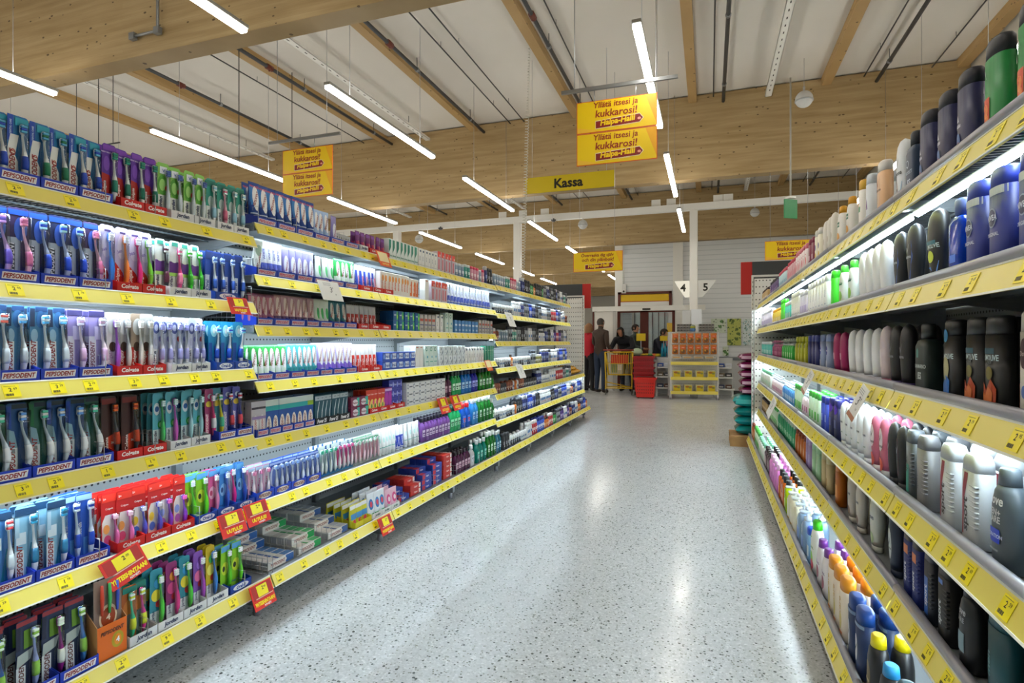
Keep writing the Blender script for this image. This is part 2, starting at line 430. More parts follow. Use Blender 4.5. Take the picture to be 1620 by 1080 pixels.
# loudspeaker domes
def dome(x, y, z, label, r=.11):
    t = empty('ceiling_speaker', (x, y, z))
    pr = []
    for i in range(13):
        a = -pi/2+pi*i/12; pr.append((r*sin(a), max(r*cos(a), .001), max(r*cos(a), .001), 2))
    MB().loft(pr, '#d3d5d4', 20).build('shell', t)
    MB().loft([(-.03, r*1.0, r*1.0, 2), (-.028, r*1.05, r*1.05, 2), (-.015, r*1.05, r*1.05, 2), (-.01, r, r, 2)], '#b4b9bb', 20).build('grille', t)
    MB().tube([(0, 0, r), (0, 0, r+.06)], .015, '#c9c9c6', 8).build('stem', t)
    MB().tube([(0, 0, r+.06), (0, 0, CZ-z)], .003, 'wire').build('cable', t)
    tag(t, label, 'speaker', 'round speakers hung from the roof')
dome(1.197, 8.459, 4.453, 'large white round speaker hanging at the upper right')
dome(-2.814, 13.207, 3.979, 'small white round speaker hanging below the yellow till sign')
dome(0.983, 14.100, 4.171, 'small white round speaker hanging right of the numbered column', .10)
dome(-7.228, 13.370, 3.927, 'small white round speaker above the red and clear packs')

# ------------------------------------------------------------------ white steel beam on columns
b = empty('steel_frame', (0, 13.2, 0))
MB().cbox(-11, HX1-.02, -.06, .06, 4.12, 4.27, 'white_paint', .004).build('beam', b)
for x in (-4.429, -0.325, -7.784):
    MB().cbox(x-.085, x+.085, -.085, .085, 0, 4.12, 'white_paint', .01).build('column', b)
for x in (-4.836, -4.305, -3.752, -1.138, -0.806, 0.184, 0.390, -8.011):
    MB().cbox(x-.1, x+.1, .02, .05, 4.27, 4.43, 'white_paint', .004).build('plate', b)
tag(b, 'white steel beam carried on white columns before the tills', 'beam')
for px, lb in ((-3.495, 'left'), (-6.468, 'far left')):
    t = empty('smoke_detector', (px, 13.1, 4.1)); MB().loft([(-.03, .03, .03, 2), (0, .06, .06, 2), (.02, .06, .06, 2)], '#3c3e3f', 14).build('cover', t)
    MB().tube([(0, 0, .02), (0, .0, .05)], .02, '#3c3e3f').build('foot', t)
    tag(t, 'small dark camera dome under the white steel beam, %s' % lb, 'camera')

# ------------------------------------------------------------------ hanging signs
def yellow_sign(parent_name, x0, y, z1, lines, w=.7, h=.28, thick=.006):
    """one printed board, hung edge on to the aisle, its face towards -y"""
    t = empty(parent_name, (x0+w/2, y, z1-h))
    MB().box(-w/2, w/2, 0, thick, 0, h, '#e8641a').build('edge', t)
    p = MB(); S = lambda X, Z: -.001
    p.box(-w/2+.006, w/2-.006, -.001, 0, .006, h-.006, '#f6d208')
    p.build('board', t)
    q = MB()
    def fl(X, Z, e): return -.001-e
    decals(q, [('p', [(-.98, .03), (-.4, .03), (-.98, .2)], '#f9c73a')], w/2, h, lambda X, Z: -.001); q.build('corner_print', t)
    q = MB(); decals(q, [('p', [(.98, .97), (.72, .97), (.98, .1)], '#f3b216')], w/2, h, lambda X, Z: -.001); q.build('corner_print', t)
    q = MB()
    put_text(q, lines[0], -.005, h*.82, h*.245, '#a03216', lambda X, Z: -.0035, 0, w*.70, .02, .12)
    put_text(q, lines[1], .0, h*.575, h*.235, '#a03216', lambda X, Z: -.0035, 0, w*.55 if len(lines[1]) < 12 else w*.68, .02, .12)
    q.build('slogan', t)
    q = MB(); e = lambda k: (lambda X, Z: -.003-k*.0006)
    xa, xb, za, zb = -w*.26, w*.34, h*.10, h*.40
    q.add([(xa, -.003, za+.0), (xb-w*.05, -.003, za+.015), (xb, -.003, (za+zb)/2+.012), (xb-w*.05, -.003, zb+.012), (xa, -.003, zb-.012)], [(0, 1, 2, 3, 4)], '#f7e7c0')
    q.add([(xa+.005, -.0036, za+.005), (xb-w*.052, -.0036, za+.020), (xb-.008, -.0036, (za+zb)/2+.012), (xb-w*.052, -.0036, zb+.006), (xa+.005, -.0036, zb-.018)], [(0, 1, 2, 3, 4)], '#8c1d14')
    put_text(q, 'Halpa-Halli', w*.02, h*.275, h*.24, '#ffd80f', e(2), 3, w*.46, .035, .2)
    put_text(q, 'www.halli.fi', w*.1, h*.135, h*.05, '#f7e7c0', e(2), 2, w*.3, 0, 0)
    vs = [(w*.285+w*.022*cos(2*pi*k/12), -.0045, h*.28+w*.016*sin(2*pi*k/12)) for k in range(12)]
    q.add(vs, [tuple(range(12))], '#f0a08c')
    q.build('emblem', t)
    return t
AA = ['Yll\u00e4t\u00e4 itsesi ja', 'kukkarosi!']; BB = ['\u00d6verraska dig sj\u00e4lv', 'och din pl\u00e5nbok!']
tag(yellow_sign('hanging_sign', -1.12, 5.0, 3.345, AA), 'yellow slogan sign over the aisle, upper of the larger pair', 'sign', 'yellow slogan signs')
tag(yellow_sign('hanging_sign', -1.12, 5.0, 3.06, AA), 'yellow slogan sign over the aisle, lower of the larger pair', 'sign', 'yellow slogan signs')
tag(yellow_sign('hanging_sign', -4.75, 5.45, 3.46, AA), 'yellow slogan sign at left, upper of the smaller pair', 'sign', 'yellow slogan signs')
tag(yellow_sign('hanging_sign', -4.75, 5.45, 3.175, AA), 'yellow slogan sign at left, lower of the smaller pair', 'sign', 'yellow slogan signs')
tag(yellow_sign('hanging_sign', -1.84, 8.0, 2.49, BB), 'yellow slogan sign with Swedish words above the entrance', 'sign', 'yellow slogan signs')
tag(yellow_sign('hanging_sign', .78, 9.2, 2.70, AA), 'yellow slogan sign half hidden behind the right shelves', 'sign', 'yellow slogan signs')
def sign_bar(x0, x1, y, z, lab, skew=.05):
    t = empty('sign_bar', (0, y, z))
    MB().box(x0, x1, -.012, .012, 0, .03, 'pipe_zinc').build('rail', t)
    for x in (x0+.12, x1-.18): MB().tube([(x, 0, .03), (x, 0, CZ-z-.01)], .004, 'wire', 4).build('chain', t)
    for x in (x0+.3, x1-.35): MB().tube([(x, 0, 0), (x, 0, -.11)], .003, 'wire', 4).build('hook', t)
    tag(t, lab, 'rail', 'rails that carry the signs')
sign_bar(-1.26, -.25, 5.0, 3.44, 'zinc rail hanging over the aisle with the larger sign pair')
sign_bar(-4.95, -3.95, 5.45, 3.56, 'zinc rail hanging at left with the smaller sign pair')
for x, y, z in ((-1.5, 8.0, 2.49), (1.1, 9.2, 2.70)):
    t = empty('sign_hanger', (x, y, z))
    for dx in (-.25, .25): MB().tube([(dx, 0, 0), (dx, 0, CZ-z-.01)], .0025, 'wire', 4).build('cord', t)
    tag(t, 'pair of thin cords holding the %s yellow sign' % ('Swedish' if x < 0 else 'right-hand'), 'cord')
t = empty('till_sign', (-1.745, 7.3, 3.20))
MB().box(-.6, .6, 0, .008, 0, .215, '#8f7a0c').build('edge', t)
MB().box(-.598, .598, -.002, 0, .002, .213, '#d9c010').build('board', t)
q = MB(); put_text(q, 'Kassa', 0, .107, .13, '#17140a', lambda X, Z: -.003, 0, .5, .035); q.build('lettering', t)
for x in (-.5, .5): MB().tube([(x, .004, .215), (x, .004, 1.79)], .0025, 'wire', 4).build('cord', t)
tag(t, 'long plain yellow sign with black lettering before the girder', 'sign')
# exit sign on its pole
t = empty('exit_sign', (1.10, 9.0, 2.98))
MB().tube([(0, 0, .3), (0, 0, CZ-2.99)], .012, '#bdbdb6', 8).build('pole', t)
MB().cbox(-.05, .05, -.05, .05, .28, .31, 'white_paint').build('bracket', t)
p = MB().cbox(-.012, .012, -.11, .11, 0, .27, '#138a4a', .003)
p.build('panel', t)
q = MB()
for (x0, x1, z0, z1) in ((-.02, .06, .17, .22), (-.08, -.04, .04, .22), (.0, .03, .04, .17)): q.box(-.0135, -.0125, x0, x1, z0, z1, '#e9f4ec')
q.build('pictogram', t); t.rotation_euler.z = rad(-55)
tag(t, 'green exit sign hanging on a white pole', 'sign')
# spiral cable from the roof down behind the left shelves
pts = []; X0_, Y0_ = -2.28, 6.97
for i in range(900):
    z = 4.99-(4.99-1.75)*i/899; a = i*.62; rr = .022 if z < 4.2 else .012
    pts.append((X0_+.10*(1-i/899)+rr*cos(a), Y0_+rr*sin(a), z))
tag(MB().tube(pts, .0045, '#d8d6cc', 5).build('spiral_cable'), 'white coiled cable hanging from the roof into the left shelves', 'cable')
# header boards at the ends of the two shelf rows
def header(x0, x1, xr, y, z, lab):
    t = empty('header_board', (0, y, z))
    MB().cbox(x0, x1, 0, .03, 0, .40, 'sign_dark').build('panel', t)
    MB().cbox(min(xr), max(xr), -.004, .034, -.0 if 0 else 0, .40, 'sign_red').build('red_panel', t)
    MB().tube([(x0+.1, .05, .2), (x0+.1, .05, -z)], .015, 'rail_grey', 8).build('post', t)
    MB().tube([(x1-.1, .05, .2), (x1-.1, .05, -z)], .015, 'rail_grey', 8).build('post', t)
    tag(t, lab, 'sign board', 'header boards at the shelf ends')
header(-2.7, -1.965, (-1.965, -1.83), 9.2, 1.765, 'dark and red header board behind the end of the left shelves')
header(.501, 1.2, (.371, .501), 7.6, 1.80, 'dark and red header board behind the end of the right shelves')
# ------------------------------------------------------------------ shelving units
BACK = {'L': -2.40, 'R': 1.0}
def face(side, bottom): return ({'L': -1.90, 'R': .53} if not bottom else {'L': -1.81, 'R': .425})[side]
PRICES = ['2 69', '1 95', '2 95', '3 29', '2 19', '9 49', '1 79', '2 59', '1 49']
TAGM = {}
def tag_mesh(p):
    """a yellow price label with its figures and bar code, front -y"""
    if p in TAGM: return TAGM[p]
    b = MB(); b.box(-.021, .021, -.0008, 0, -.019, .019, 'tag_yellow')
    e, c = p.split()
    put_text(b, e, -.003, .004, .012, 'ink', lambda X, Z: -.0012, 0, None, .015); put_text(b, c, .010, .007, .007, 'ink', lambda X, Z: -.0012, 0, None, .01)
    for k in range(9): b.box(-.017+k*.0022, -.0160+k*.0022+(.0006 if k % 3 else 0), -.0012, -.0008, -.015, -.008, '#5a5420')
    b.box(-.017, .012, -.0011, -.0008, .014, .0152, '#9a8f20')
    o = b.build('price_tag'); TAGM[p] = o.data; bpy.data.objects.remove(o); return TAGM[p]
UNITS = {}
def shelving(side, y0, rows, lamps, nm, wire_rows=(), openrows=None, height=1.95, first_tag=0, last=False):
    """one metre of shelving; rows: heights of the lower edge of each price rail, top first"""
    sg = 1 if side == 'L' else -1       # direction from the back panel to the aisle
    bx = BACK[side]; W = 1.0
    t = empty('shelving_unit', (bx, y0, 0)); rnd = random.Random(int(y0*7)+(3 if side == 'L' else 9))
    # back and uprights
    p = MB().box(-.012, .012, 0, W, .1, height, 'perforated_steel'); p.build('back_panel', t)
    MB().box(-.01, .01, 0, W, 0, .1, 'ink').build('added_light_stop', t)  # added dark board, keeps light off the floor under the shelves
    for yy in ((.02,) if not last else (.02, W-.02)):
        MB().box(-.02 if sg > 0 else -.04, .04 if sg > 0 else .02, yy-.018, yy+.018, 0, height, 'shelf_grey').build('upright', t)
        fx = (face(side, True)-bx)-sg*.06
        MB().cbox(min(0, fx), max(0, fx), yy-.02, yy+.02, .045, .12, 'shelf_grey').build('base_leg', t)
        MB().tube([(fx-sg*.03, yy, 0), (fx-sg*.03, yy, .05)], .018, 'rail_grey', 8).build('foot', t)
    for i, z in enumerate(rows):
        if openrows and i in openrows: continue
        bot = (i == len(rows)-1); fx = (face(side, bot)-bx)*sg      # depth of the shelf
        hR = .05 if side == 'L' else .058
        zt = z+hR
        sh = MB()
        def bx_(x0, x1, ya, yb, za, zb, m, mb=None):
            a, b_ = sorted((x0*sg, x1*sg)); (mb or sh).box(a, b_, ya, yb, za, zb, m)
        if i in wire_rows:
            bx_(.02, fx, 0, .012, zt-.03, zt, 'shelf_grey'); bx_(.02, fx, W-.012, W, zt-.03, zt, 'shelf_grey')
            for k in range(1, 48): bx_(.02, fx, k*W/48-.0018, k*W/48+.0018, zt-.006, zt-.002, 'wire_dark')
            for k in (.12, .25, .38): bx_(k-.003, k+.003, 0, W, zt-.012, zt-.006, 'wire_dark')
            bx_(fx-.012, fx, 0, W, zt-.034, zt, 'shelf_grey'); bx_(.02, .035, 0, W, zt-.03, zt, 'shelf_grey')
        else:
            bx_(.02, fx, .003, W-.003, zt-.006, zt-.002, 'shelf_grey'); bx_(fx-.01, fx, 0, W, zt-.034, zt, 'shelf_grey')
            for k in (.01, W-.014): bx_(.02, fx, k, k+.004, zt-.036, zt-.006, 'shelf_grey')
            bx_(.2, .24, 0, W, zt-.026, zt-.006, 'shelf_grey')
        s_ = sh.build('shelf', t)
        # brackets
        for yy in (.006, W-.010):
            bk = MB()
            a = [(.02*sg, yy, zt-.09), (.02*sg, yy, zt-.008), (fx*.8*sg, yy, zt-.008), (fx*.8*sg, yy, zt-.03)]
            bk.add(a+[(x, y+.004, z_) for x, y, z_ in a], [(0, 1, 2, 3), (7, 6, 5, 4), (0, 3, 7, 4), (1, 5, 6, 2), (3, 2, 6, 7), (0, 4, 5, 1)], 'shelf_grey'); bk.build('bracket', s_)
        # tilted price rail
        xo = .025
        rl = MB(); xa, xb = fx*sg, (fx+xo)*sg
        vs = [(xa, .004, zt), (xb, .004, z), (xb-sg*.006, .004, z-.001), (xa-sg*.006, .004, zt), (xa, W-.004, zt), (xb, W-.004, z), (xb-sg*.006, W-.004, z-.001), (xa-sg*.006, W-.004, zt)]
        rl.add(vs, [(0, 1, 5, 4), (1, 2, 6, 5), (2, 3, 7, 6), (3, 0, 4, 7), (0, 3, 2, 1), (4, 5, 6, 7)], 'rail_yellow')
        for f0, f1 in ((-.02, .055), (.945, 1.02)):   # pale lips above and below
            a = [(xa+(xb-xa)*f+sg*.0015, y, zt+(z-zt)*f) for f in (f0, f1) for y in (.004, W-.004)]
            rl.add(a+[(x-sg*.003, y, z_) for x, y, z_ in a], [(0, 1, 3, 2), (4, 6, 7, 5), (0, 2, 6, 4), (1, 5, 7, 3), (0, 4, 5, 1), (2, 3, 7, 6)], '#e9ebe0')
        r_ = rl.build('price_rail', s_)
        tilt = math.atan2(xo, hR)
        n = rnd.choice((6, 7, 7, 8)) if y0 < 5 else 6
        for k in range(n):
            y = (k+.5)*W/n+rnd.uniform(-.03, .03); y = min(max(y, .03), W-.03)
            pr = PRICES[rnd.randrange(len(PRICES))]
            if y0 >= 5: pr = PRICES[0]
            g = bpy.data.objects.new('price_tag', tag_mesh(pr)); COL.objects.link(g); g.parent = s_
            g.rotation_euler = (-tilt, 0, rad(90*sg)); g.scale = (1, 1, 1) if side == 'L' else (1.05, 1, 1.15)
            g.location = ((fx+xo/2+.001)*sg, y, (z+zt)/2)
        if side == 'R':   # rounded grey nose above the rail
            MB().tube([((fx-.006)*sg, .002, zt+.012), ((fx-.006)*sg, W-.002, zt+.012)], .013, 'rail_grey', 12).build('nose_rail', s_)
        if i in lamps:
            if side == 'L': dx, dz, rr = .020, .020, .0065
            else: dx, dz, rr = .05, .048, .007
            xl = (fx-dx)*sg
            MB().tube([(xl, .03, zt-dz), (xl, W-.03, zt-dz)], rr, 'shelf_tube', 8).build('lamp_tube', s_)
            MB().cbox(xl-.009, xl+.009, .01, W-.01, zt-dz+rr+.001, zt-dz+rr+.006, 'white_paint', .001).build('lamp_holder', s_)
    tag(t, nm, 'shelving', 'shelving units along the aisle')
    UNITS[(side, int(y0))] = (rows, t)
BN = ['nearest', 'second', 'third', 'fourth', 'fifth', 'sixth', 'seventh', 'eighth', 'ninth']
R1 = [1.625, 1.335, 1.045, .755, .44, .145]
R2 = [1.69, 1.46, 1.236, .985, .733, .447, .145]
R3 = [1.70, 1.435, 1.17, .912, .665, .41, .145]
RR = [1.575, 1.304, 1.007, .693, .40, .095]
def bay_rows(side, y):
    if side == 'R': return RR
    return R1 if y < 2 else (R2 if y < 5 else R3)
shelving('L', 0, R1, (0, 1, 3), 'grey left shelving unit beside the camera, outside the photo', (0, 1))
shelving('L', 1, R1, (0, 1, 3), 'nearest left shelving unit with six shelves of toothbrushes', (0, 1))
for y in (2, 3, 4): shelving('L', y, R2, (0, 2, 4), '%s left shelving unit with seven shelves of toothpaste' % BN[y-1], (), last=False)
for y in (5, 6, 7): shelving('L', y, R3, (0, 2, 4), '%s left shelving unit with cans and small bottles' % BN[y-1], ())
shelving('L', 8, R3, (4,), 'farthest left shelving unit, its upper shelves missing', (), openrows=(0, 1, 2, 3), last=True)
shelving('R', 0, RR, (0, 2, 4), 'grey right shelving unit beside the camera, outside the photo', (0,))
for y in range(1, 7): shelving('R', y, RR, (0, 2, 4) if y != 1 else (0, 2, 4), '%s right shelving unit filled with bottles' % BN[y-1], (0,), last=(y == 6))
# perforated end panels
for side, y, x0, x1, h in (('left', 9.0, -2.42, -1.90, 1.94), ('right', 7.0, .455, 1.02, 1.95)):
    t = empty('end_panel', ((x0+x1)/2, y+.01, 0)); w = (x1-x0)/2
    MB().box(-w+.03, w-.03, 0, .015, .05, h-.02, 'perforated_end').build('panel', t)
    for sx in (-1, 1):
        q = MB().box(sx*w-.02*(sx > 0)-0, sx*w+.02*(sx < 0), -.012, .03, 0, h, '#dcddd7')
        k = .08
        while k < h-.05: q.box(sx*w-.015 if sx > 0 else -w+.009, sx*w-.009 if sx > 0 else -w+.015, -.0135, -.012, k, k+.02, '#55554f'); k += .05
        q.build('upright', t)
    MB().box(-w, w, -.01, .03, h, h+.02, '#dcddd7').build('top_rail', t)
    tag(t, 'white perforated end panel closing the %s shelves' % side, 'panel')

# promotional cards, hand written notes clipped to rails
def card_on_rail(side, y, z, bottom, kind, label, w=.1, h=.085, tilt=0, name='shelf_card'):
    sg = 1 if side == 'L' else -1
    x = face(side, bottom)+sg*.034
    t = empty(name, (x, y, z)); b = MB(); d = MB()
    f = lambda k: (lambda X, Z: -.0015-k*.0006)
    if kind == 'promo' or kind == 'joint':
        b.cbox(-w/2, w/2, -.0015, .001, -h, 0, '#e01f10', .0005)
        d.add([(-w*.44, -.0022, -h*.60), (w*.44, -.0022, -h*.60), (w*.44, -.0022, -h*.05), (-w*.44, -.0022, -h*.05)], [(0, 1, 2, 3)], '#b31a10')
        d.add([(-w*.34, -.0026, -h*.58), (w*.44, -.0026, -h*.58), (w*.44, -.0026, -h*.54), (-w*.34, -.0026, -h*.54)], [(0, 1, 2, 3)], '#f2b8a0')
        d.add([(-w*.22, -.003, -h*.52), (w*.25, -.003, -h*.52), (w*.25, -.003, -h*.08), (-w*.22, -.003, -h*.08)], [(0, 1, 2, 3)], 'tag_yellow')
        put_text(d, '2', w*.04, -h*.22, h*.15, 'ink', f(3)); put_text(d, '00', w*.14, -h*.2, h*.08, 'ink', f(3), 0, None, .01)
        put_text(d, 'UUTUUS!' if kind == 'promo' else 'YHTEISHINTAAN!', 0, -h*.77, h*.17, '#ffe600', f(3), 0, w*.9, .05, .15)
        put_text(d, 'NYHET!', w*.08, -h*.92, h*.08, '#ffffff', f(3), 0, w*.5, .03, .15)
    elif kind == 'outline':
        b.cbox(-w/2, w/2, -.001, .001, -h, 0, '#e8551a', .0004)
        d.add([(-w*.4, -.002, -h*.7), (w*.4, -.002, -h*.7), (w*.4, -.002, -h*.06), (-w*.4, -.002, -h*.06)], [(0, 1, 2, 3)], '#f3e3b0')
        put_text(d, 'UUTUUS!', 0, -h*.84, h*.14, '#ffe680', f(1), 0, w*.8, .03)
    else:
        b.cbox(-w/2, w/2, -.001, .001, -h, 0, '#e6e6e2', .0004)
        if kind == 'brown': d.add([(-w*.5, -.0018, -h), (w*.5, -.0018, -h), (w*.5, -.0018, -h*.86), (-w*.5, -.0018, -h*.86)], [(0, 1, 2, 3)], '#a5694a')
        put_text(d, '3\u2019', w*.06, -h*.45, h*.28, '#2b2b30', f(1), 0, None, .0, .2)
        for k in range(3): put_text(d, '~~~~~', -w*.1, -h*(.12+.06*k), h*.03, '#77777c', f(1), 0, w*.6, 0)
        put_text(d, 'kpl', w*.2, -h*.68, h*.09, '#2b2b30', f(1), 0, None, 0, .2)
    b.build('card', t); d.build('print', t)
    t.rotation_euler = (rad(-22), rad(tilt), rad(90*sg))
    tag(t, label, 'shelf card', 'cards clipped to the price rails')
card_on_rail('L', 1.868, 1.395, False, 'promo', 'red and yellow novelty card on the second shelf of the toothbrush unit', .105, .075)
card_on_rail('L', 1.365, .505, False, 'joint', 'large tilted red price card on the fifth shelf beside the camera', .14, .10, -14)
card_on_rail('L', 1.83, .51, False, 'promo', 'red novelty card on the fifth toothbrush shelf, left of two', .13, .095)
card_on_rail('L', 1.965, .515, False, 'promo', 'red novelty card on the fifth toothbrush shelf, right of two', .13, .095)
card_on_rail('L', 1.90, .205, True, 'joint', 'red price card on the lowest rail at the toothbrush unit end', .12, .10)
card_on_rail('L', 2.858, .205, True, 'joint', 'red price card on the lowest rail below the lying cartons', .13, .10)
card_on_rail('L', 2.977, 1.755, False, 'outline', 'orange edged card on the top toothpaste shelf', .13, .10)
card_on_rail('L', 4.700, 1.05, False, 'outline', 'orange edged card on the fourth toothpaste shelf, right end', .13, .10)
card_on_rail('L', 3.788, .80, False, 'promo', 'orange novelty card above the purple mouthwash, left of two', .15, .12)
card_on_rail('L', 4.003, .80, False, 'promo', 'orange novelty card above the purple mouthwash, right of two', .15, .12)
card_on_rail('L', 2.466, 1.525, False, 'white', 'white hand written note on the second toothpaste shelf', .17, .11)
card_on_rail('L', 5.256, 1.50, False, 'white', 'white hand written note on the second shelf of cans', .2, .15)
card_on_rail('L', 5.580, .98, False, 'white', 'white hand written note on the fourth shelf of cans', .2, .15)
card_on_rail('R', 2.18, 1.06, False, 'brown', 'white note with brown foot on the third right rail, nearer one', .085, .12, 14)
card_on_rail('R', 3.22, 1.06, False, 'brown', 'white note with brown foot on the third right rail, farther one', .1, .12, 14)
card_on_rail('R', 4.96, .755, False, 'white', 'white note on the fourth right rail', .2, .15, 10)
# ------------------------------------------------------------------ goods: makers
PROTO = {}; USED = set(); ENTRIES = []
FLAT = lambda X, Z: 0.0
def proto(key, fn, *a, **k):
    if key not in PROTO: PROTO[key] = reg(fn(*a, **k))
    return PROTO[key]
def spawn(p):
    if p.name not in USED: USED.add(p.name); return p
    return copy_tree(p)

def outline_card(mb, w, h, y0, y1, m, c=.006):
    pts = [(-w/2+c, 0), (w/2-c, 0), (w/2, c), (w/2, h-c), (w/2-c, h), (-w/2+c, h), (-w/2, h-c), (-w/2, c)]
    vs = [(x, y0, z) for x, z in pts]+[(x, y1, z) for x, z in pts]
    mb.add(vs, [tuple(range(8)), tuple(range(15, 7, -1))]+[(i, i+8, (i+1) % 8+8, (i+1) % 8) for i in range(8)], m)

def make_pack(w, h, card, dec, brush, bristle='#e8f0f4', grip=None, bend=.0, bx=.16, hz=(.08, .88), bulge=.27, name='toothbrush_pack'):
    t = empty(name)
    dec = [(d[0], d[1], d[2], d[3]+.07, min(d[4]*1.5, .017), d[5], d[6], h*.48)+tuple(d[8:]) if d[0] == 't' and len(d) > 6 and d[6] == 90 and d[3] < .4 else d for d in dec]
    c = MB(); outline_card(c, w, h, 0, .0012, card); decals(c, dec, w/2, h, FLAT); c.build('card', t)
    b = MB(); x0 = w*bx; z0, z1 = h*hz[0], h*hz[1]; H = z1-z0
    path = []; rad_ = []
    for i in range(15):
        f = i/14
        path.append((x0+bend*sin(f*pi*1.6)*.006, -.007-.0025*sin(f*pi), z0+H*f*.86))
        rad_.append((.0042+.0046*sin(min(f/.62, 1)*pi)**.6) if f < .6 else (.0046-.0014*min((f-.6)/.2, 1)))
    b.tube(path, rad_, brush, 8)
    if grip:
        b.tube(path[3:8], [r*1.12 for r in rad_[3:8]], grip, 8)
    b.loft([(z1-H*.18, .004, .003, 2), (z1-H*.14, .008, .004, 2), (z1-H*.03, .0082, .004, 2), (z1, .004, .003, 2)], brush, 10, path[-1][0], -.006)
    o = b.build('toothbrush', t)
    q = MB(); xx = path[-1][0]
    for k in range(3): q.cbox(xx-.0075, xx+.0075, -.018, -.009, z1-H*(.15-.045*k), z1-H*(.15-.045*k)+H*.04, bristle if k != 1 or not grip else grip, .001)
    q.build('bristles', o)
    s = MB(); aa = w*bulge
    s.loft([(z0-.006, aa*.7, .006, 3), (z0-.001, aa, .013, 3), (z0+H*.5, aa*.9, .014, 3), (z0+H*.75, aa*.8, .015, 3), (z1, aa*.95, .017, 3), (z1+.004, aa*.7, .006, 3)], 'clear_blister', 16, x0, -.0005)
    s.build('blister', t)
    return t

def prof_at(pr, z):
    if z <= pr[0][0]: return pr[0][1:]
    for (z0, *p), (z1, *q) in zip(pr, pr[1:]):
        if z0 <= z <= z1:
            f = (z-z0)/(z1-z0+1e-9); return [p[i]+(q[i]-p[i])*f for i in range(3)]
    return pr[-1][1:]
def prof_surf(pr):
    def s(X, Z):
        a, b, n = prof_at(pr, Z); u = min(abs(X)/max(a, 1e-4), .999)
        return -b*(1-u**n)**(1/n)
    return s
def make_tube(w, h, col, capc, dec, cap='bottom', name='toothpaste_tube'):
    t = empty(name); r = w*.36; c = h*.10
    pr = [(c, r*.8, r*.8, 2), (c+.006, r, r, 2), (h*.45, w*.44, r*.7, 2), (h*.8, w*.49, r*.25, 2), (h*.93, w*.5, .0016, 3), (h, w*.5, .0014, 4)]
    MB().loft(pr, col, 16).build('tube_body', t)
    MB().loft([(0, r*.85, r*.85, 2), (c*.95, r*.8, r*.8, 2), (c, r*.7, r*.7, 2)], capc, 14).build('cap', t)
    d = MB(); decals(d, dec, w*.47, h, prof_surf(pr))
    if d.v: d.build('print', t)
    return t
def make_carton(w, d, h, col, dec, name='toothpaste_carton', top=None, side=None):
    t = empty(name); MB().cbox(-w/2, w/2, -d/2, d/2, 0, h, col, .0012).build('box', t)
    p = MB(); decals(p, dec, w/2, h, lambda X, Z: -d/2)
    if top:
        for (x0, x1, c) in top: p.box(w/2*x0, w/2*x1, -d/2+.003, d/2-.003, h, h+.0006, c)
    if side:
        p.box(-w/2-.0006, -w/2, -d/2+.003, d/2-.003, h*.1, h*.9, side)
    if p.v: p.build('print', t)
    return t
def make_pouch(w, h, col, dec, name='refill_pouch', d=.03):
    t = empty(name)
    pr = [(0, w*.42, d*.5, 2.5), (.01, w*.49, d*.5, 3), (h*.4, w*.5, d*.42, 3), (h*.85, w*.5, d*.1, 3), (h*.93, w*.5, .0015, 5), (h, w*.5, .0012, 5)]
    MB().loft(pr, col, 18).build('pouch', t)
    q = MB(); decals(q, dec, w*.48, h, prof_surf(pr))
    if q.v: q.build('print', t)
    return t

